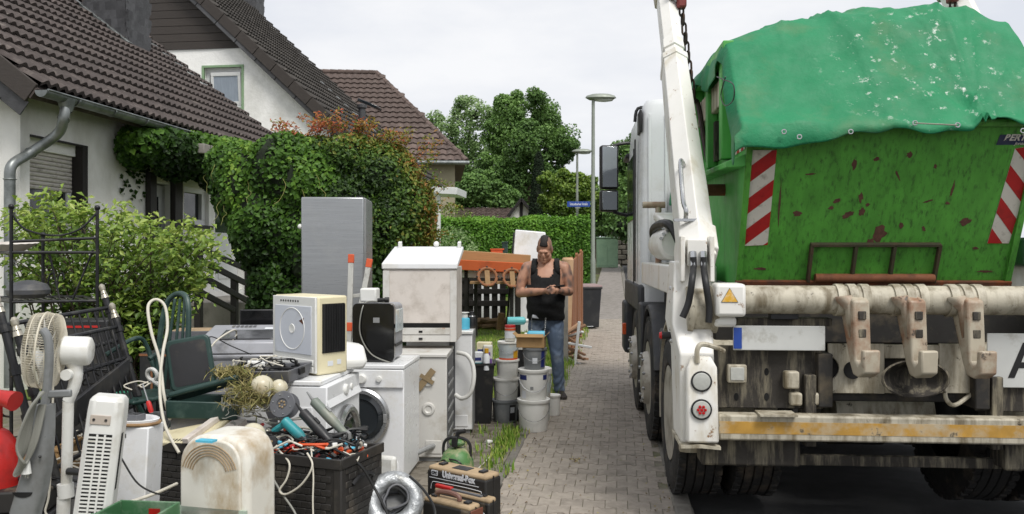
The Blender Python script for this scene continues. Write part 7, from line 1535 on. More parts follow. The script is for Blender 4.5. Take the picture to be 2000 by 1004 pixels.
# ---- old white dehumidifier in front
p = P(420, 1010, 3.62); t = TH('dehumidifier', 'rounded white dehumidifier caked with brown mud in front of the storage box', 'dehumidifier', p.x, 3.6, 0, R(-14))
m_muddy = M('muddy_white_plastic', '#dcd9cf', .4, var=.03, vs=4, dirt='#a68f6b', damt=.5, ds=3.4, stretch2=(1.6, 1, .8))
def dome(w, h, n=16): return [(-w, 0), (w, 0)] + [(w * math.copysign(abs(math.cos(t_)) ** .62, math.cos(t_)), h - w * .95 + w * .95 * math.sin(t_) ** .8) for t_ in frange(.0, math.pi, n)]
b = MB(); b.prism(dome(.172, .775), -.24, -.0, fy(0, 0, 0)); b.build('shell', m_muddy, t, bevel=.03, seg=4)
part('front_cover', m_muddy, t, lambda b: b.prism(dome(.15, .74), -.005, .012, fy(-.01, 0, .02)), bevel=.01, seg=3)
for i in range(5):
    r0 = .085 + i * .012; part('grille_slot', m_dust, t, lambda b: b.tube([(-.012 + r0 * 1.02 * math.cos(a), -.014, .605 + r0 * math.sin(a)) for a in frange(.25, 2.9, 14)], .0028, 6))
bxp('base', M('pale_aqua', '#aebdae', .4, var=.06), t, -.168, -.012, .0, .168, -.0005, .46); bxp('top_label', m_cyan, t, -.02, -.1, .768, .06, -.06, .777)
# ---- tower fan
p = P(165, 1010, 3.5); t = thing('tower_fan', 'white tower fan with slotted front leaning in the foreground', 'tower fan', (P(158, 1004, 3.5).x - .005, 3.5, 0), (0, R(7), R(14)))
part('body', m_wplas, t, lambda b: b.loft([[(x * k, y * k2 , z) for x, y in ((-.08, -.05), (-.05, -.075), (.05, -.075), (.08, -.05), (.08, .06), (-.08, .06))] for z, k, k2 in ((0, 1.2, 1.3), (.03, 1.2, 1.3), (.04, .95, 1), (.9, .9, .95), (.955, .86, .9), (.975, .7, .7))]), bevel=.008)
bxp('grille_back', m_dark, t, -.046, -.0765, .08, .044, -.072, .82)
for i in range(46): b = MB(); b.bx(-.048, -.08, .082 + i * .016, .046, -.0766, .0895 + i * .016); b.build('slat', m_wplas, t)
for xx in (-.012, .018): bxp('grille_rib', m_wplas, t, xx - .004, -.084, .08, xx + .004, -.0801, .82, bevel=.001)
bxp('side_grille', m_dark, t, .0715, -.035, .08, .0735, .0, .82)
bxp('display', M('beige_display', '#b9aea3', .3, var=.05), t, -.05, -.076, .86, .03, -.0705, .9, bevel=.002)
for xx in (-.035, .012): disc('button', m_satin, t, fy(xx, -.0765, .88), [(.006, 0), (.005, .003), (.001, .003)])
# ---- white panel heater with a wooden tray on top
p = P(245, 1004, 3.95); t = TH('panel_heater', 'plain white metal cabinet with vent slots behind the tower fan', 'heater', P(203, 900, 3.9).x, 3.9, 0, R(-4)); w = .2
part('shell', m_enam, t, lambda b: b.loft([[(0, 0, 0), (w - .02, 0, 0), (w - .02, .15, 0), (0, .15, 0)], [(0, 0, .75), (w + .02, 0, .75), (w + .02, .15, .75), (0, .15, .75)]]), bevel=.006)
part('vent_slots', m_dark, t, lambda b: [b.bx(.012 + i * .0085, -.0015, .70, .016 + i * .0085, .0005, .72) for i in range(12)])['kind'] = 'stuff'; part('print', m_bgrey, t, lambda b: [b.bx(.03 + (i % 3) * .014, -.001, .6 + (i // 3) * .018, .036 + (i % 3) * .014, .0005, .612 + (i // 3) * .018) for i in range(9)])['kind'] = 'stuff'
t = thing('wooden_tray', 'oval cream and wood tray balanced on the white cabinet', 'tray', (P(255, 826, 3.95).x, 3.97, .752), (0, R(2), R(-5))); b = MB(); n = 28
b.loft([[(.13 * k * math.cos(2 * math.pi * j / n), .09 * k * math.sin(2 * math.pi * j / n), z) for j in range(n)] for k, z in ((.8, 0), (.95, .008), (1.0, .03), (.97, .032), (.85, .012), (.4, .01))]); b.build('tray', m_enam, t); part('wood_edge', m_wood, t, lambda b: b.tube([(.13 * math.cos(2 * math.pi * j / n), .09 * math.sin(2 * math.pi * j / n), .012) for j in range(n)], .008, 6, closed=True))
t = thing('plug_tray', 'small grey six-hole block lying on the wooden tray', 'block', (P(262, 806, 4.0).x, 4.0, .765), (0, 0, R(-20))); bxp('block', m_mgrey, t, -.045, -.03, 0, .045, .03, .03, bevel=.003); part('holes', m_dark, t, lambda b: [b.bx(-.04 + i * .028, -.024 + j * .025, .0301, -.02 + i * .028, -.004 + j * .025, .0306) for i in range(3) for j in range(2)])['kind'] = 'stuff'
t = thing('screwdriver', 'red-handled screwdriver stuck in the wooden tray', 'screwdriver', P(296, 806, 3.98), (R(-10), R(-22), 0)); part('handle', m_redp, t, lambda b: b.tube([(0, 0, 0), (0, 0, .01), (0, 0, .05), (0, 0, .06)], [.008, .012, .012, .008], 10)); part('shaft', m_chrome, t, lambda b: b.cyl((0, 0, .06), (0, 0, .15), .004, n=8))
# ---- pedestal fan
fc = P(96, 684, 3.62); t = thing('pedestal_fan', 'white pedestal fan with wire guard turned to the left', 'fan', (P(140, 1004, 3.62).x, 3.62, 0)); fo = Vector(t.location)
ax = Vector((-.86, -.25, .05)).normalized(); hub = P(140, 685, 3.6) - fo; gc = hub + ax * .105; qn = Vector((0, 0, 1)).rotation_difference(ax)
m_guard = M('fan_wire', '#c9c2b0', .45, var=.06)
gd = MB(); RG = .165
for k, dz in ((1, .0), (.97, .035), (.97, -.035), (.4, .06)): gd.tube([gc + qn @ Vector((RG * k * math.cos(2 * math.pi * i / 40), RG * k * math.sin(2 * math.pi * i / 40), dz)) for i in range(40)], .004 if k == 1 else .002, 6, closed=True)
go = gd.build('guard_rings', m_guard, t); go['kind'] = 'stuff'
b = MB()
for i in range(90):
    a = 2 * math.pi * i / 90; a2 = a + .35
    for s in (1, -1): b.tube([gc + qn @ Vector((r_ * math.cos(a + (a2 - a) * (1 - r_ / RG) * s), r_ * math.sin(a + (a2 - a) * (1 - r_ / RG) * s), s * z)) for r_, z in ((RG, .0), (RG * .94, .05), (RG * .6, .068), (RG * .18, .07))], .0014, 4)
b.build('guard_wires', m_guard, t)['kind'] = 'stuff'
for i in range(4):
    an = i * math.pi / 2; b = MB(); b.loft([[gc + qn @ Vector((r_ * math.cos(an + d_), r_ * math.sin(an + d_), .02 * math.sin(d_ * 2))) for d_ in (-.3, -.1, .1, .35)] for r_ in (.03, .08, .14)], closed_ring=False, caps=False); b.build('blade', m_wplas, t, solid=.002)
part('motor_housing', m_wplas, t, lambda b: b.loft([[hub + qn @ Vector((r_ * math.cos(2 * math.pi * j / 24), r_ * math.sin(2 * math.pi * j / 24), z)) for j in range(24)] for r_, z in ((.04, -.085), (.06, -.075), (.064, -.06), (.064, .03), (.05, .05))]), bevel=.004)
part('neck', m_wplas, t, lambda b: b.tube(catmull([hub + Vector((.01, 0, -.05)), hub + Vector((.02, 0, -.1)), hub + Vector((.01, 0, -.16)), hub + Vector((-.015, 0, -.22))], 5), [.034, .034, .03, .03, .028, .028, .027, .027, .026, .026, .025, .025, .024, .024, .024, .024], 14)); part('tilt_knob', m_wplas, t, lambda b: b.cyl(hub + Vector((.0, -.05, -.1)), hub + Vector((.0, .03, -.1)), .024, n=16))
bs_ = hub + Vector((-.015, 0, -.22)); part('column', m_wplas, t, lambda b: b.tube([bs_, Vector((bs_.x - .02, 0, .5)), Vector((bs_.x - .03, 0, .5)), Vector((bs_.x - .05, 0, .03))], [.023, .023, .028, .028], 14)); part('collar', m_wplas, t, lambda b: b.tube([Vector((bs_.x - .02, 0, .5)), Vector((bs_.x - .024, 0, .56))], .034, 14)); part('height_knob', m_satin, t, lambda b: b.cyl(Vector((bs_.x + .0, -.02, .62)), Vector((bs_.x + .07, -.04, .62)), .016, n=12))
disc('base', m_wplas, t, Matrix.Translation((bs_.x - .05, 0, 0)), [(.19, 0), (.19, .02), (.15, .03), (.04, .045), (.03, .06)]); part('cord', m_cab_w, t, lambda b: b.tube(catmull([hub + Vector((-.02, -.05, .06)), hub + Vector((-.04, -.07, -.05)), hub + Vector((-.05, -.06, -.25)), Vector((bs_.x - .06, -.06, .55)), Vector((bs_.x - .07, -.07, .45)), Vector((bs_.x + .0, -.06, .42))], 6), .0045, 6))
# ---- grey upright cleaner with coiled cord
t = thing('upright_cleaner', 'grey upright floor cleaner with coiled mains cord at the left edge', 'vacuum cleaner', (P(60, 1004, 3.3).x, 3.3, 0)); uo = Vector(t.location); U = lambda x, y, Y=3.3: P(x, y, Y) - uo
m_ug = M('cleaner_grey', '#7d7f80', .35, .1, var=.06, vs=5, dirt='#5f5f5c', damt=.3, ds=5)
part('handle', m_ug, t, lambda b: b.tube(catmull([U(82, 643), U(93, 660), U(96, 700), U(92, 760), U(86, 800)], 6), [.009] + [.017] * 22 + [.024] * 2, 12)); b = MB()
prof_ = [(86, 790, 15), (80, 850, 20), (72, 910, 24), (60, 960, 27), (48, 1000, 27), (47, 1020, 24)]
b.loft([[U(x, y) + Vector((w / FPX * 3.3 * cx, dy, 0)) for cx, dy in ((-1, -.01), (-.7, -.03), (.7, -.03), (1, -.01), (1, .03), (-1, .03))] for x, y, w in prof_]); b.build('body', m_ug, t, smooth=60)
part('foot', m_ug, t, lambda b: b.loft([[U(45, 1015) + Vector((x, y, z)) for x, y in ((-.1, -.12), (.1, -.12), (.1, .06), (-.1, .06))] for z in (-.48, -.42)] ), bevel=.02); part('lower_neck', m_ug, t, lambda b: b.tube([U(47, 1015), U(45, 1015) + Vector((0, 0, -.43))], .035, 12))
part('carry_slot', m_dark, t, lambda b: b.prism([(.04 * math.cos(a), -.022 * abs(math.sin(a))) for a in frange(0, math.pi, 10)], .031, .033, fy(U(53, 962).x, U(53, 962).y, U(53, 962).z + .01)))
part('side_bracket', m_ug, t, lambda b: b.beam(U(92, 770), U(140, 768), .02, .03), bevel=.006)
for k in range(9): dx = k * 2.6; part('cord_loop', m_cab_g, t, lambda b: b.tube(catmull([U(80 + dx * .3, 765, 3.25 - k * .004), U(66 - dx * .4, 800, 3.24 - k * .006), U(46 - dx + 8, 870, 3.24 - k * .006), U(28 + dx * .9, 925 - dx, 3.24 - k * .004), U(42 + dx * .6, 920 - dx, 3.24), U(62 + dx * .5, 860, 3.24), U(78 + dx * .5, 790, 3.25)], 5), .0055, 6))
part('plug', m_wplas, t, lambda b: (b.tube([U(52, 900, 3.25), U(52, 925, 3.25)], [.012, .018], 10),)); part('plug_pins', m_chrome, t, lambda b: (b.cyl(U(50, 926, 3.25), U(50, 934, 3.25), .003, n=6), b.cyl(U(55, 926, 3.25), U(55, 934, 3.25), .003, n=6)))['kind'] = 'stuff'
part('screw', m_satin, t, lambda b: b.sphere(U(78, 892, 3.26), .006, nu=8, nv=5))
# ---- red gas cylinder and red cap at the left edge
t = thing('red_cylinder', 'red painted gas cylinder at the left edge of the heap', 'cylinder', (P(-12, 850, 3.75).x, 3.75, 0)); disc('tank', m_redp, t, Matrix(), [(.09, .0), (.11, .02), (.115, .06), (.115, .62), (.1, .7), (.06, .76), (.03, .78)]); disc('neck', m_redp, t, Matrix(), [(.035, .77), (.035, .9), (.001, .9)]); bxp('label', m_wlab, t, -.03, -.1155, .3, .05, -.1148, .35)
p = P(22, 778, 3.7); part('valve_cap', m_redp, t, lambda b: (b.tube([p - Vector(t.location) + Vector((-.06, 0, .01)), p - Vector(t.location) + Vector((.03, -.02, -.01))], [.03, .045], 16),)); part('valve', m_silverk, t, lambda b: b.tube([(-.02, 0, .88), (.02, -.02, .96)], .02, 10))
t = TH('black_box', 'black plastic boxes piled below the red cylinder', 'box', P(-20, 950, 3.7).x, 3.55, 0, R(10)); bxp('lower_box', m_satin, t, -.1, 0, 0, .32, .3, .42, bevel=.01); bxp('upper_box', m_dusty, t, -.1, .05, .422, .3, .3, .52, bevel=.01)
tangle('floor_cables', 'black cables strewn around the black boxes', 12, P(70, 960, 3.9).x, 3.85, .3, .3, .12, .25, .006, m_cab_b, 31)
# ---- iron bed frames
m_iron = M('black_iron', '#17171a', .4, .2, var=.2, vs=8, dirt='#4a4843', damt=.3, ds=8)
def bedframe(label, tl, tr, bl, br, panel):
    t = thing('iron_bed_frame', label, 'bed frame', tuple(Vector((bl.x, bl.y, 0))), 0, 'iron bed frames leaning on the heap'); o = Vector(t.location); TL, TR_, BL, BR = tl - o, tr - o, bl - o, br - o; L_ = lambda u, v: TL.lerp(TR_, u).lerp(BL.lerp(BR, u), v)
    for a, c in ((TL, BL), (TR_, BR)):
        d = (c - a); g = a + d * (a.z / max(.2, -d.z + 1e-6)) if d.z < 0 else c
        part('post', m_iron, t, lambda b: b.tube([a, g], .019, 10)); part('finial', m_silverk, t, lambda b: (b.tube([a - d.normalized() * .065, a - d.normalized() * .05, a - d.normalized() * .03, a - d.normalized() * .02, a + d.normalized() * .03], [.008, .018, .018, .014, .024], 12),))
        for k in (.12, .4, .7): part('sleeve', m_iron, t, lambda b: b.tube([a + d * k, a + d * (k + .05)], .026, 10))
    for v in (.12, .4, .95): part('rail', m_iron, t, lambda b: b.tube([L_(0, v), L_(1, v)], .012, 8))
    for i in range(1, 12): part('bar', m_iron, t, lambda b: b.tube([L_(i / 12, .12), L_(i / 12, .95)], .006, 6)); part('bar_knot', m_iron, t, lambda b: b.tube([L_(i / 12, .385), L_(i / 12, .415)], .013, 8))
    if panel: part('side_rail', m_satin, t, lambda b: b.beam(L_(.1, .72) + Vector((0, -.03, 0)), L_(1.02, .5) + Vector((0, -.03, 0)), .02, .13), bevel=.004)
    return t
bedframe('rear black iron bed frame with silver finials', P(-2, 600, 4.05), P(203, 574, 5.1), P(75, 900, 3.95), P(272, 800, 5.0), False)
bedframe('front black iron bed frame with a wide side rail', P(33, 645, 3.9), P(223, 612, 4.85), P(110, 930, 3.85), P(285, 830, 4.75), True)
# ---- black iron rack
t = thing('iron_rack', 'black iron plant rack with ball-topped posts before the shrub', 'rack', (P(105, 600, 5.9).x, 5.8, 0)); ro = Vector(t.location); Q = lambda x, y, Y: P(x, y, Y) - ro
posts = [(22, 408, 5.6), (190, 410, 5.75), (84, 462, 6.3), (-60, 462, 6.2)]
for x, y, Y in posts: a = Q(x, y, Y); part('post', m_iron, t, lambda b: b.tube([a, Vector((a.x, a.y, 0))], .012, 8)); part('ball', m_iron, t, lambda b: b.sphere(a + Vector((0, 0, .015)), .02, nu=12, nv=8))
for yy in (493, 590): 
    c4 = [Q(22, yy, 5.6), Q(190, yy - 8, 5.75), Q(190 - 25, yy - 8, 6.35), Q(-40, yy, 6.2)]; zc4 = c4[0].z
    c4 = [Vector((c.x, c.y, zc4)) for c in c4]
    for a, c in zip(c4, c4[1:] + c4[:1]): part('shelf_edge', m_iron, t, lambda b: b.tube([a, c], .01, 8))
    for i in range(1, 10): part('shelf_bar', m_iron, t, lambda b: b.tube([c4[0].lerp(c4[1], i / 10), c4[3].lerp(c4[2], i / 10)], .006, 6))
part('top_rail', m_iron, t, lambda b: b.tube([Q(22, 472, 5.6), Q(190, 465, 5.75)], .01, 8)); part('swag', m_iron, t, lambda b: b.tube(catmull([Q(24, 418, 5.6), Q(50, 448, 5.62), Q(108, 460, 5.66), Q(155, 448, 5.7), Q(189, 416, 5.75)], 6), .007, 8))
for a, c in (((182, 488), (140, 590)), ((97, 497), (120, 600))): part('brace', m_iron, t, lambda b: b.tube([Q(*a, 5.74), Q(*c, 5.74)], .007, 6))
for x in (94, 112): part('scroll', m_iron, t, lambda b: b.tube(catmull([Q(x, 560, 6.0), Q(x + 2, 540, 6.0), Q(x + 10, 533, 6.0), Q(x + 14, 545, 6.0)], 5), .006, 6))
p = P(25, 478, 5.95); t = thing('serving_dish', 'shallow pale ribbed dish on top of the iron rack', 'dish', (p.x - .02, 5.95, P(0, 493, 5.6).z + .012), (.08, 0, 0)); n = 40; b = MB(); b.loft([[(.2 * k * math.cos(2 * math.pi * j / n), .14 * k * math.sin(2 * math.pi * j / n), z + (.003 if j % 2 else 0)) for j in range(n)] for k, z in ((.5, 0), (.75, .025), (1, .055), (.97, .058), (.7, .03), (.3, .012))]); b.build('dish', M('pale_dish', '#c9c3bb', .5, var=.1, dirt='#9a938a', damt=.3), t)
p = P(60, 585, 5.9); t = thing('round_pot', 'dark round lidded pot on the lower shelf of the iron rack', 'pot', (P(55, 600, 5.9).x, 5.9, P(0, 590, 5.6).z + .012)); disc('pot', m_mgrey, t, Matrix(), [(.1, 0), (.14, .03), (.145, .06), (.12, .1), (.05, .125), (.001, .13)])
t = TH('red_toolbox', 'dark box with a red strip on the ground behind the bed frames', 'box', P(150, 620, 5.6).x, 5.5, 0, .1); bxp('box', m_satin, t, -.15, 0, 0, .25, .25, 1.13, bevel=.01); bxp('red_strip', m_redp, t, -.05, -.004, 1.08, .2, -.0005, 1.095)
t = TH('teal_lid_box', 'low plastic box with a teal lid glimpsed through the bed frames', 'box', P(205, 750, 5.1).x, 5.35, 0, .1); bxp('box', m_mgrey, t, -.12, 0, 0, .14, .2, .62, bevel=.01); bxp('lid', M('teal_lid', '#2f7a62', .5, var=.08), t, -.13, -.01, .62, .15, .21, .65, bevel=.006)
# ---- green folding crates at the bottom edge
for k in range(2):
    t = TH('folding_crate', ('green folding crate with white markings at the bottom edge', 'lower green folding crate under the marked one')[k], 'crate', P(275, 990, 3.45).x, 3.42, .26 if k == 0 else 0, R(-6), 'green folding crates'); w, d, h = .135, .1, .255
    for nm, c in (('front', (-w, -d, 0, w, -d + .012, h)), ('back', (-w, d - .012, 0, w, d, h)), ('side', (-w, -d + .0125, 0, -w + .012, d - .0125, h)), ('side', (w - .012, -d + .0125, 0, w, d - .0125, h)), ('floor', (-w + .013, -d + .013, 0, w - .013, d - .013, .01))): bxp(nm, m_green2, t, *c, bevel=.003)
    bxp('rim', m_green2, t, -w - .006, -d - .006, h - .03, w + .006, -d - .0003, h + .004, bevel=.002)
    if k == 0: bxp('logo', m_wlab, t, -.04, -d + .013, h - .045, .05, -d + .0145, h - .03); bxp('logo_red', m_redp, t, .0, d - .0145, h - .06, .05, d - .0125, h - .03)
t = TH('charger', 'black charger with a light display standing against the storage box', 'charger', P(525, 1000, 3.95).x, 3.86, 0, R(-20)); bxp('case', m_satin, t, -.055, -.03, 0, .055, .03, .36, bevel=.012); bxp('display', m_wlab, t, -.03, -.032, .3, .01, -.0305, .335, bevel=.001); bxp('digits', m_ink, t, -.026, -.0326, .305, -.002, -.0322, .33); disc('knob', m_brass, t, fy(.026, -.031, .315), [(.01, 0), (.008, .006), (.001, .006)])
tangle('frame_cables', 'pale leads draped over the iron bed frames', 9, P(190, 820, 4.6).x, 4.6, .35, .3, .15, .5, .005, m_cab_w, 41); tangle('frame_wires', 'black wires hanging through the iron bed frames', 14, P(120, 760, 4.7).x, 4.7, .5, .35, .15, .45, .006, m_cab_b, 42)
for i, (px, py, Y, w, d, h, m_, lab) in enumerate(((255, 760, 5.0, .3, .25, .52, m_dusty, 'dusty black crate behind the panel heater'), (150, 880, 4.5, .35, .3, .3, m_mgrey, 'grey plastic tub below the bed frames'), (60, 830, 4.6, .3, .3, .5, m_card, 'brown carton behind the upright cleaner'), (300, 770, 4.9, .16, .2, .6, m_gplas, 'pale grey box between the loudspeaker and the green case'))):
    t = TH('storage_crate', lab, 'crate', P(px, py, Y).x, Y, 0, .15 * i - .2); bxp('body', m_, t, -w / 2, 0, 0, w / 2, d, h, bevel=.008); bxp('rim', m_, t, -w / 2 - .008, -.008, h - .04, w / 2 + .008, d + .008, h - .02, bevel=.004)
for k, (m_, lab) in enumerate(((m_redp, 'red plastic scraps scattered among the tools'), (m_cyan, 'blue plastic scraps scattered among the tools'), (m_wplas, 'white plastic scraps scattered among the tools'), (m_satin, 'black plastic scraps scattered among the tools'))):
    b = MB(); q = random.Random(60 + k)
    for i in range(26): c = sw_(q.uniform(.45, 1.15), q.uniform(.05, .36), Hh + q.uniform(-.02, .05)); b.box(c, (q.uniform(.015, .06), q.uniform(.01, .03), q.uniform(.008, .02)), (q.uniform(-.6, .6), q.uniform(-.6, .6), q.uniform(0, 3)))
    o = b.build('plastic_scraps', m_, None, bevel=.003); rebase(o); tag(o, lab, 'scraps'); o['kind'] = 'stuff'
# ------------------------------------------------------------------ garden behind, bin, fences
gY = lambda Y: LZ(min(Y, 17.))
# dark ranch fence
YF_ = 15.2; t = thing('garden_fence', 'low dark stained garden fence with broad boards behind the lawn', 'fence', (P(900, 600, YF_).x, YF_, gY(YF_))); zf = gY(YF_); x0f, x1f = P(840, 0, YF_).x - P(900, 0, YF_).x, P(1108, 0, YF_).x - P(900, 0, YF_).x
zz_ = lambda y: P(0, y, YF_).z - zf
for ya, yb in ((564, 574), (587, 598), (540, 549)): bxp('rail', m_wood_dk, t, x0f, -.03, zz_(yb), x1f, .0, zz_(ya), bevel=.006)
n_ = 17
for i in range(n_ + 1):
    xx = x0f + (x1f - x0f) * i / n_; bxp('picket', m_wood_dk, t, xx - .055, .003, -.1, xx + .055, .025, zz_(545) + rng.uniform(-.02, .02), bevel=.005)
for xx in (x0f + .4, x0f + 1.35, x1f - .05): bxp('post', m_wood_dk, t, xx - .05, .027, -.2, xx + .05, .12, zz_(536), bevel=.008)
# firewood at its foot
for i in range(30):
    px = 905 + (i % 15) * 9.5 + rng.uniform(-3, 3); lay = i // 15; q = P(px, 612 - lay * 9, 14.7)
    o = MB(); o.tube([(-.13, 0, 0), (.13, 0, 0)], [rng.uniform(.04, .06), rng.uniform(.035, .06)], 6); o = o.build('firewood_log', M('firewood', '#8b7357', .9, var=.25, vs=6, rnd=.3, dirt='#4f4232', damt=.45, ds=6), None, smooth=0, bevel=.004)
    o.location = (q.x, 14.72 + rng.uniform(-.06, .06), gY(14.7) + .05 + lay * .09); o.rotation_euler = (rng.uniform(0, 3), rng.uniform(-.2, .2), rng.uniform(-.6, .6)); tag(o, 'split firewood log stacked at the foot of the dark fence', 'log', 'firewood logs along the dark fence')
o = MB(); o.tube([(0, 0, 0), (0.03, 0, .3)], [.07, .06], 6); o = o.build('upright_log', m_wood, None, smooth=0); o.location = (P(976, 600, 14.6).x, 14.55, gY(14.6)); tag(o, 'squared log standing upright among the firewood', 'log')
for i, (px, w, h, lab) in enumerate(((915, .16, .55, 'white board seen through the left end of the dark fence'), (935, .2, .6, 'broad white board behind the dark fence'), (955, .16, .5, 'white board behind the middle of the dark fence'), (972, .18, .58, 'white cabinet side behind the fence below the wooden rings'))):
    o = MB(); o.bx(-w / 2, 0, 0, w / 2, .03, h + .15); o = o.build('loose_board', m_pvc, None, bevel=.004); o.location = (P(px, 580, 15.9).x, 15.75, gY(15.9)); o.rotation_euler = (-.12, 0, 0); tag(o, lab, 'board')
# furniture pile behind and above the fence
Y5 = 13.6; z5 = gY(Y5)
def slab(name, label, cat, a, bpt, Y, th, dp, mat, m2=None, legs=True):
    p0, p1 = P(*a, Y), P(*bpt, Y); t = thing(name, label, cat, (p0.x, Y, gY(Y))); d = p1 - p0; g0 = Vector((0, 0, p0.z - gY(Y)))
    part('board', mat, t, lambda b: b.beam(g0 + Vector((0, dp / 2, -th / 2)), g0 + d + Vector((0, dp / 2, -th / 2)), dp, th), bevel=.01)
    if legs:
        for k in (.12, .88): q = g0 + d * k; part('trestle', m_wood_dk, t, lambda b: b.bx(q.x - .03, dp * .4, -.05, q.x + .03, dp * .5, q.z - th))
    return t
slab('orange_sofa_board', 'long orange upholstered board lying on the furniture pile', 'sofa', (893, 507), (1030, 514), Y5 - .12, .17, .3, M('orange_cloth', '#bd5a2a', .8, var=.1, vs=4, dirt='#8f4526', damt=.3))
slab('tan_panel', 'long tan wooden panel sloping over the orange board', 'panel', (846, 485), (1036, 498), Y5 + .2, .2, .6, M('tan_veneer', '#a98458', .6, var=.1, vs=3, stretch=(1, 12, 12), dirt='#8a6a45', damt=.3))
slab('white_tabletop', 'white tabletop under the orange board', 'table', (895, 530), (1025, 533), Y5, .1, .6, m_pvc)
for i, (px, py, lab) in enumerate(((952, 541, 'brown wooden ring with pegs left of the man'), (1001, 543, 'second brown wooden ring half hidden behind the man'))):
    p = P(px, py, Y5 - .3); t = thing('wooden_ring', lab, 'ring', tuple(p), (R(68), 0, .2), 'wooden lamp rings on the pile'); part('ring', m_brown, t, lambda b: b.ring((0, 0, 0), .15, .025, n=28, k=8)); part('inner_board', m_wood, t, lambda b: b.bx(-.04, -.13, -.02, .04, .13, .0))
    for k in range(8): a = k * math.pi / 4; part('peg', m_wood_dk, t, lambda b: b.sphere((.17 * math.cos(a), .17 * math.sin(a), .01), .02, nu=8, nv=5))
p = P(960, 552, Y5 - .2); t = thing('slatted_shelf', 'tan slatted board lying under the wooden rings', 'board', (p.x, Y5 - .3, p.z)); bxp('board', m_wood, t, -.35, 0, -.02, .4, .5, .02, bevel=.004); bxp('leg', m_wood_dk, t, .3, .3, gY(Y5) - p.z, .36, .36, -.02); bxp('leg', m_wood_dk, t, -.3, .3, gY(Y5) - p.z, -.24, .36, -.02)
for k, (px, py, w, h, m_, lab, nm) in enumerate(((971, 490, .22, .1, m_orng, 'small orange box on the tan panel', 'orange_box'), (986, 488, .1, .22, m_dgreen, 'dark green watering can beside the orange box', 'watering_can'))):
    p = P(px, 497, Y5 + .3); t = thing(nm, lab, ('box', 'watering can')[k], (p.x, Y5 + .35, p.z - .005)); bxp('body', m_, t, -w / 2, 0, 0, w / 2, .15, h, bevel=.012); bxp('rim', m_, t, -w / 2 - .008, -.008, h - .02, w / 2 + .008, .158, h + .004, bevel=.004)
p = P(1022, 500, 14.3); t = thing('white_cabinet', 'tall white fridge door leaning behind the man', 'fridge', (p.x - .28, 14.3, gY(14.3)), (R(-5), R(5), R(4))); hh_ = P(0, 446, 14.3).z - gY(14.3); bxp('door', m_enam, t, 0, 0, 0, .54, .07, hh_, bevel=.02); bxp('seal', m_blk, t, -.03, .05, .05, -.0005, .09, hh_ - .05, bevel=.01); bxp('handle', m_gplas, t, .46, -.02, hh_ - .25, .5, -.0005, hh_ - .1, bevel=.006)
# brown picket fence along the pavement
fn = thing('picket_fence', 'brown vertical board fence running along the pavement behind the man', 'fence', (XL(12.5) + .04, 12.5, 0), -pa); nb_ = 23
for i in range(nb_):
    yy = i * .19; Yw = 12.5 + yy; zt = 1.48 + .04 * yy + (.06 if i % 9 == 0 else 0); zb = gz(Yw) + .03
    b = MB(); w = .045 if i % 9 == 0 else .02; b.prism([(-.07, zb), (.07, zb), (.07, zt - .03), (.035, zt), (-.035, zt), (-.07, zt - .03)], -w / 2, w / 2, Matrix(((0, 0, 1, 0), (1, 0, 0, yy), (0, 1, 0, 0), (0, 0, 0, 1)))); b.build('board', m_brown, fn, bevel=.004)
for zz in (.4, 1.2): part('fence_rail', m_brown, fn, lambda b: b.beam((-.04, 0, zz), (-.04, nb_ * .19, zz + .17), .03, .08))
p = P(1102, 640, 11.6); t = thing('gate_post', 'grey weathered gate post right behind the man', 'post', (p.x, 11.7, 0)); bxp('post', m_conc, t, -.06, -.045, 0, .06, .045, 1.02, bevel=.01); bxp('cap', m_conc, t, -.06, -.06, 1.021, .06, .06, 1.05, bevel=.008)
p = P(1106, 640, 11.9); t = thing('rolled_carpet', 'beige rolled carpet leaning against the brown fence', 'carpet', (p.x - .0, 12.35, 0), (0, R(2), 0)); part('roll', M('carpet_beige', '#bf9d7a', .9, var=.1, vs=8), t, lambda b: b.lathe([(.001, 0), (.085, 0), (.09, .02), (.09, 1.5), (.07, 1.53), (.03, 1.53), (.03, 1.5), (.001, 1.5)], 20)); part('end_spiral', m_card, t, lambda b: b.ring((0, 0, 1.53), .05, .006, n=20, k=5))
m_ln = M('scrap_wood', '#94745a', .8, var=.25, vs=6, rnd=.35, dirt='#6a4630', damt=.4)
for i in range(15):
    q = P(1116 + rng.uniform(-9, 9), 0, 12.0); o = MB(); L__ = rng.uniform(.25, .55); o.bx(-L__ / 2, -.03, -.015, L__ / 2, .03, .015); o = o.build('scrap_wood', m_ln if i % 4 else m_pvc, None, bevel=.004); o.location = (q.x, 12.0 + rng.uniform(-.2, .2), .04 + i * .03); o.rotation_euler = (rng.uniform(-.3, .3), rng.uniform(-.6, .6), rng.uniform(-.9, .9)); tag(o, 'offcut of wood in the scrap pile left of the wheelie bin', 'wood scrap', 'wood offcuts by the brown fence')
o = MB(); o.bx(-.02, -.02, 0, .02, .02, .62); o = o.build('leaning_slat', m_pvc, None, bevel=.004); q = P(1122, 640, 11.8); o.location = (q.x, 11.75, 0); o.rotation_euler = (0, R(6), 0); tag(o, 'pale slat standing upright in the scrap wood pile', 'slat')
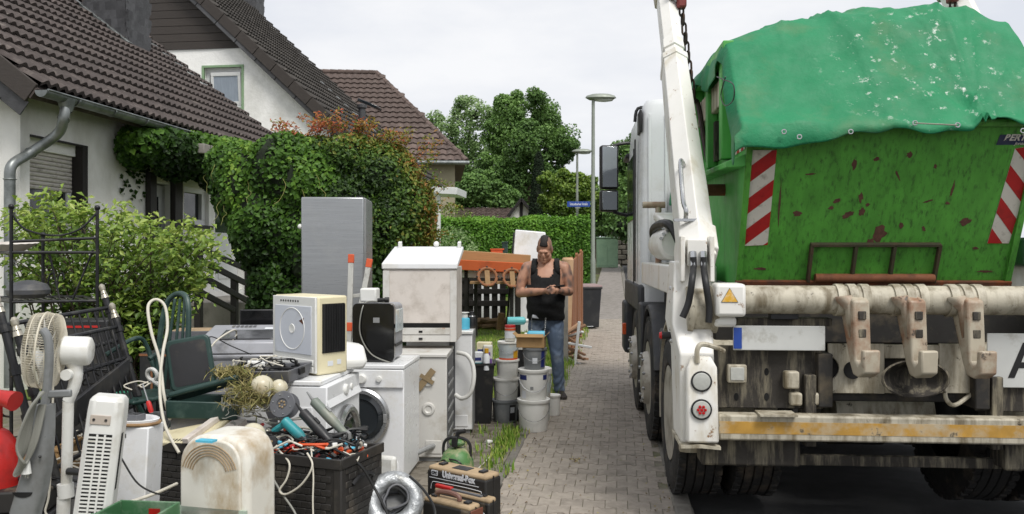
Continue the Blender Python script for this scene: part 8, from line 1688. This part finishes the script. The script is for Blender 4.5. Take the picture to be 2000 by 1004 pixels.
# wheelie bin
p = G(1149, 641); t = thing('wheelie_bin', 'dark grey wheelie bin with a dusty pink lid on the pavement', 'bin', (p.x, p.y, 0), R(8)); m_bin = M('bin_grey', '#28292c', .5, var=.1, vs=4, dirt='#3d3d3d', damt=.3)
b = MB(); b.loft([[(-.19, -.2, .03), (.19, -.2, .03), (.19, .2, .03), (-.19, .2, .03)], [(-.2, -.21, .3), (.2, -.21, .3), (.2, .21, .3), (-.2, .21, .3)], [(-.235, -.25, .86), (.235, -.25, .86), (.235, .25, .86), (-.235, .25, .86)]]); b.build('body', m_bin, t, bevel=.02); bxp('rim', m_bin, t, -.25, -.265, .85, .25, .265, .885, bevel=.01)
b = MB(); b.loft([[(-.255, -.27, .887), (.255, -.27, .887), (.255, .27, .887), (-.255, .27, .887)], [(-.24, -.25, .93), (.24, -.25, .93), (.24, .26, .95), (-.24, .26, .95)]]); b.build('lid', M('bin_lid', '#8a7472', .6, var=.08, dirt='#6f5f5c', damt=.3), t, bevel=.015)
for s in (-1, 1): disc('wheel', m_rubber, t, fx(s * .22 - .02, .2, .1), [(.03, 0), (.1, 0), (.1, .045), (.03, .045)], 24)
part('handle', m_bin, t, lambda b: b.tube([(-.2, .3, .9), (.2, .3, .9)], .015, 8)); bxp('label', m_wlab, t, -.07, -.204, .05, .06, -.2015, .062)
# ------------------------------------------------------------------ the man
def remesh(mb, voxel, it=4, name='body'):
    me = bpy.data.meshes.new(name); me.from_pydata(mb.v, [], mb.f); bm = bmesh.new(); bm.from_mesh(me); bmesh.ops.recalc_face_normals(bm, faces=bm.faces); bm.to_mesh(me); bm.free()
    o = bpy.data.objects.new('tmp', me); COL.objects.link(o); md = o.modifiers.new('r', 'REMESH'); md.mode = 'VOXEL'; md.voxel_size = voxel; md.adaptivity = 0
    s = o.modifiers.new('s', 'SMOOTH'); s.iterations = it; s.factor = .5
    out = bpy.data.meshes.new_from_object(o.evaluated_get(bpy.context.evaluated_depsgraph_get())); bpy.data.objects.remove(o); bpy.data.meshes.remove(me); out.name = name; return out
def caps(b, pts, rs, n=14, sq=1.):
    """tapered limb with round ends"""
    pts = [Vector(p) for p in pts]; b.tube(pts, list(rs), n)
    for p, r in ((pts[0], rs[0]), (pts[-1], rs[-1])): b.sphere(p, r * .99, nu=n, nv=8)
    for p, r in list(zip(pts, rs))[1:-1]: b.sphere(p, r * .99, nu=n, nv=8)
def rings(b, tab, n=28, k=0.):
    b.loft([[(cx + (rx_ + k) * math.copysign(abs(math.cos(2 * math.pi * j / n)) ** .85, math.cos(2 * math.pi * j / n)), cy + (ry_ + k) * math.copysign(abs(math.sin(2 * math.pi * j / n)) ** .9, math.sin(2 * math.pi * j / n)), z) for j in range(n)] for z, rx_, ry_, cx, cy in tab])
man = thing('person', 'man in a black vest and blue jeans looking down at his phone beside the buckets', 'person', (G(1066, 776).x, G(1066, 776).y, 0), R(-4))
man.scale = (.92, 1, 1)
# local: x to the picture's right, -y towards the camera
torso = [(.80, .175, .125, 0, .01), (.88, .195, .145, 0, 0), (.96, .205, .175, 0, -.025), (1.05, .212, .188, 0, -.035), (1.15, .212, .18, 0, -.028), (1.25, .212, .165, 0, -.012), (1.34, .222, .148, 0, 0), (1.41, .215, .125, 0, .015), (1.46, .17, .1, 0, .025), (1.5, .1, .08, 0, .03)]
SHL, SHR = Vector((-.222, .012, 1.42)), Vector((.222, .012, 1.42)); ELL, ELR = Vector((-.315, -.03, 1.15)), Vector((.285, -.05, 1.17)); WRL, WRR = Vector((-.0, -.315, 1.185)), Vector((.165, -.30, 1.19))
b = MB(); rings(b, torso)
caps(b, [(0, .035, 1.46), (0, .01, 1.53), (-.005, -.012, 1.6)], [.082, .072, .068])
caps(b, [(-.1, .02, 1.47), SHL + Vector((.02, 0, .0))], [.06, .078]); caps(b, [(.1, .02, 1.47), SHR - Vector((.02, 0, 0))], [.06, .078])
caps(b, [SHL, SHL.lerp(ELL, .45) + Vector((-.015, 0, 0)), ELL], [.078, .07, .05]); caps(b, [SHR, SHR.lerp(ELR, .45) + Vector((.015, 0, 0)), ELR], [.078, .07, .05])
caps(b, [ELL, ELL.lerp(WRL, .35), WRL], [.05, .052, .032]); caps(b, [ELR, ELR.lerp(WRR, .35), WRR], [.05, .052, .032])
# hands round the phone
PH = Vector((.095, -.355, 1.215))
def hand(w, s):
    palm = w.lerp(PH, .45) + Vector((0, -.02, -.005)); caps(b, [w, palm], [.03, .036]); caps(b, [palm + Vector((0, .0, .018)), palm + Vector((0, 0, -.02))], [.026, .026])
    for i, (ln, dz) in enumerate(((.05, .03), (.056, .012), (.052, -.006), (.042, -.024))):
        k0 = palm + Vector((s * .012, -.012, dz)); k1 = k0 + Vector((s * ln * .7, -.032, -.008)); k2 = k1 + Vector((s * ln * .55, .012, .004)); caps(b, [k0, k1, k2], [.0095, .0088, .0075], 8)
    t0 = palm + Vector((s * .0, .0, .03)); caps(b, [t0, t0 + Vector((s * .022, -.022, .022)), t0 + Vector((s * .045, -.035, .018))], [.012, .0105, .009], 8)
hand(WRL, 1); hand(WRR, -1)
# head, bowed
HM = Matrix.Translation((-.012, -.035, 1.585)) @ Matrix.Scale(1.1, 4) @ Matrix.Rotation(R(24), 4, 'X') @ Matrix.Rotation(R(-6), 4, 'Z')
def hs_(c, a, bq, cq, nu=18, nv=12): 
    q = MB(); q.sphere((0, 0, 0), a, bq, cq, nu, nv); b.add([(v[0] + c[0], v[1] + c[1], v[2] + c[2]) for v in q.v], q.f, HM)
hs_((0, .012, .085), .079, .098, .098); hs_((0, -.025, .02), .066, .075, .085); hs_((0, -.045, -.03), .05, .055, .05); hs_((0, -.092, .062), .055, .02, .016)
hs_((0, -.108, .022), .0165, .02, .028); hs_((0, -.112, .008), .021, .015, .012); hs_((0, -.095, -.022), .028, .016, .011); hs_((0, -.088, -.05), .028, .022, .022)
for s in (-1, 1): hs_((s * .08, .012, .04), .012, .026, .036); hs_((s * .036, -.068, .022), .028, .026, .024); hs_((s * .045, -.02, -.02), .032, .05, .045)
me = remesh(b, .0075, 3)
co = np.empty(len(me.vertices) * 3); me.vertices.foreach_get('co', co); co = co.reshape(-1, 3); HI = np.array(HM.inverted()); hc = co @ HI[:3, :3].T + HI[:3, 3]
tn = np.zeros(len(co)); arm = (np.abs(co[:, 0]) > .19) | ((co[:, 1] < -.19) & (co[:, 2] < 1.3) & (co[:, 2] > 1.1)); nz_ = vnoise(co, 26., 3) + .8 * vnoise(co, 55., 5)
tn = np.where(arm, np.clip(.26 + .36 * nz_, 0.05, .66), .1 + .06 * nz_); hd = co[:, 2] > 1.56; side_h = hd & (hc[:, 2] > .05) & (hc[:, 1] > -.045); tn = np.where(side_h, .42 + .08 * nz_, tn); beard = hd & (hc[:, 2] < -.0) & (hc[:, 1] < .03); tn = np.where(beard, .1 + .1 * nz_, tn)
sock = hd & (np.abs(np.abs(hc[:, 0]) - .036) < .02) & (np.abs(hc[:, 2] - .042) < .012) & (hc[:, 1] < -.06); tn = np.where(sock, .22, tn); mouth = hd & (np.abs(hc[:, 2] + .022) < .005) & (np.abs(hc[:, 0]) < .028) & (hc[:, 1] < -.07); tn = np.where(mouth, .45, tn)
m_skin = M('skin', '#b98468', .5, tint=('#bb8d74', '#a87c66', '#80675c', '#57493f', '#33261f'), spec=.4)
at = me.attributes.new('tint', 'FLOAT', 'POINT'); at.data.foreach_set('value', np.clip(tn, 0, 1).astype(np.float32)); mkobj('body', me, m_skin, man, smooth=180)
# hair: dark strip on top of the shaved head
hb_ = MB(); q = MB(); q.sphere((0, .012, .085), .084, .104, .105, 32, 24); hb_.v = q.v; hb_.f = [f for f in q.f if all(abs(q.v[i][0]) < .046 and q.v[i][2] > .105 + .25 * max(0, -q.v[i][1] - .05) * 0 and q.v[i][1] < .1 for i in f)]; hb_.v = [tuple(HM @ Vector((v[0], v[1], v[2] - .002))) for v in hb_.v]
m_hair = M('dark_hair', '#1d1714', .7, var=.3, vs=60, stretch=(8, 1, 8), bump=.6, bs=150); hb_.build('hair', m_hair, man, smooth=60, solid=.003)
# vest
def interp(tab, z):
    for a, c in zip(tab, tab[1:]):
        if a[0] <= z <= c[0]: k = (z - a[0]) / (c[0] - a[0]); return [a[i] + (c[i] - a[i]) * k for i in range(5)]
    return tab[-1]
n = 72; zs = frange(.86, 1.495, 56); vb = MB(); vv = []
for z in zs:
    _, rx_, ry_, cx, cy = interp(torso, z)
    for j in range(n):
        a = 2 * math.pi * j / n; f = .014 + .004 * math.sin(5 * a + z * 30) * math.exp(-((z - .98) / .12) ** 2) + .004 * math.sin(z * 55 + 3 * math.cos(a)) * (1 if z < 1.15 else .3)
        if z < .97: f += .012 * (.97 - z) / .1
        vv.append((cx + (rx_ + f) * math.copysign(abs(math.cos(a)) ** .85, math.cos(a)), cy + (ry_ + f) * math.copysign(abs(math.sin(a)) ** .9, math.sin(a)), z))
fs = []
for i in range(len(zs) - 1):
    for j in range(n):
        f = (i * n + j, i * n + (j + 1) % n, (i + 1) * n + (j + 1) % n, (i + 1) * n + j); c = sum((Vector(vv[k]) for k in f), Vector()) / 4
        neck = abs(c.x) < .098 and c.z > (1.325 if c.y < 0 else 1.4) + 4.5 * max(0, abs(c.x) - .05) ** 1.5; armh = abs(c.x) > .172 + .25 * max(0, c.z - 1.4) * -.3 and c.z > 1.24
        if not neck and not armh: fs.append(f)
vb.v = vv; vb.f = fs
m_vest = M('black_cotton', '#0f0f10', .9, var=.15, vs=20, bump=.25, bs=120); vb.build('vest', m_vest, man, smooth=80, solid=.008)
for s in (-1, 1): part('shoulder_strap', m_vest, man, lambda b: b.loft([[(s * (x + dx_), y, z) for dx_ in (-.03, -.01, .01, .03)] for x, y, z in ((.145, -.128, 1.36), (.14, -.118, 1.43), (.135, -.075, 1.497), (.13, .02, 1.528), (.135, .1, 1.49), (.14, .145, 1.41))], closed_ring=False, caps=False), solid=.008, smooth=80)
# jeans
jb = MB(); rings(jb, [(.76, .17, .12, 0, .015), (.84, .195, .145, 0, .005), (.9, .2, .155, 0, -.005), (.955, .198, .16, 0, -.01)])
HPL, HPR = Vector((-.098, .01, .84)), Vector((.098, .01, .84)); KNL, KNR = Vector((-.12, -.02, .47)), Vector((.135, -.03, .47)); ANL, ANR = Vector((-.12, .03, .08)), Vector((.165, .02, .08))
for h, k, a in ((HPL, KNL, ANL), (HPR, KNR, ANR)): caps(jb, [h, h.lerp(k, .35) + Vector((0, -.01, 0)), k, k.lerp(a, .4) + Vector((0, .012, 0)), a], [.118, .108, .078, .076, .064])
me = remesh(jb, .009, 3, 'jeans'); co = np.empty(len(me.vertices) * 3); me.vertices.foreach_get('co', co); co = co.reshape(-1, 3); nn = np.empty(len(me.vertices) * 3); me.vertices.foreach_get('normal', nn); nn = nn.reshape(-1, 3)
fold = np.sin(co[:, 2] * 62 + 4 * np.sin(co[:, 0] * 22 + co[:, 1] * 17)) * .0045 * (np.exp(-((co[:, 2] - .14) / .13) ** 2) + .7 * np.exp(-((co[:, 2] - .5) / .08) ** 2) + .6 * np.exp(-((co[:, 2] - .8) / .07) ** 2)); me.vertices.foreach_set('co', (co + nn * fold[:, None]).ravel())
m_jean = M('blue_denim', '#56657a', .85, var=.2, vs=7, dirt='#8f9cab', damt=.42, ds=5, bump=.3, bs=200); mkobj('jeans', me, m_jean, man, smooth=180)
b = MB(); rings(b, [(.915, .203, .163, 0, -.006), (.955, .203, .166, 0, -.01)]); b.build('belt', m_satin, man)
m_shoe = M('dark_trainers', '#2c2622', .7, var=.2, vs=10)
for a, rot in ((ANL, .25), (ANR, -.3)):
    b = MB(); nS = 16; rr_ = []
    for y, w, z0, z1 in ((.07, .032, .0, .07), (.05, .04, 0, .1), (.0, .042, 0, .105), (-.06, .044, 0, .08), (-.12, .05, 0, .06), (-.17, .045, 0, .045), (-.2, .025, .004, .03)): rr_.append([(w * math.copysign(abs(math.cos(t_)) ** .6, math.cos(t_)), y, (z0 + z1) / 2 + (z1 - z0) / 2 * math.copysign(abs(math.sin(t_)) ** .7, math.sin(t_))) for t_ in (2 * math.pi * j / nS for j in range(nS))])
    m = Matrix.Translation((a.x, a.y, .002)) @ Matrix.Rotation(-rot, 4, 'Z'); b.loft(rr_, m=m); sh_ = b.build('shoe', m_shoe, man, smooth=60); b = MB(); b.loft([[(x_ * w, y, z) for x_, y, w in ((-1, .07, .036), (-1, -.06, .047), (-1, -.13, .053), (-.5, -.2, .053), (.5, -.2, .053), (1, -.13, .053), (1, -.06, .047), (1, .07, .036))] for z in (.0, .018)], m=m); b.build('sole', m_mgrey, sh_)
b = MB()
for i in range(22): u = i / 21; c = Vector((.005 - .02 * u, -.178 + .03 * u, .9 - .26 * u)); b.ring(c, .0075, .0022, axis=(1, 0, 0) if i % 2 else (0, 1, 0), n=8, k=4)
b.build('belt_chain', m_chrome, man)['kind'] = 'stuff'
b = MB()
for i in range(24): u = i / 23; c = Vector((-.16 - .01 * u, -.135 + .01 * u, .92 - .32 * u)); b.ring(c, .0075, .0022, axis=(1, 0, 0) if i % 2 else (0, 1, 0), n=8, k=4)
b.build('pocket_chain', m_chrome, man)['kind'] = 'stuff'; part('white_pouch', m_wlab, man, lambda b: b.box((-.11, -.165, .9), (.09, .012, .035), (0, .15, .2)), bevel=.006)
# phone, held in both hands
pw = Matrix.Translation(man.location) @ Matrix.Rotation(R(-4), 4, 'Z') @ PH; t = thing('phone', 'dark mobile phone held in both hands by the man', 'phone', tuple(pw + Vector((0, 0, .0))), (R(-38), R(-14), R(-4))); bxp('case', m_gloss, t, -.07, -.037, -.005, .07, .037, .005, bevel=.006); bxp('screen', M('phone_screen', '#20242a', .08, var=.05, spec=.8), t, -.064, -.033, .0051, .064, .033, .0057, bevel=.0005)
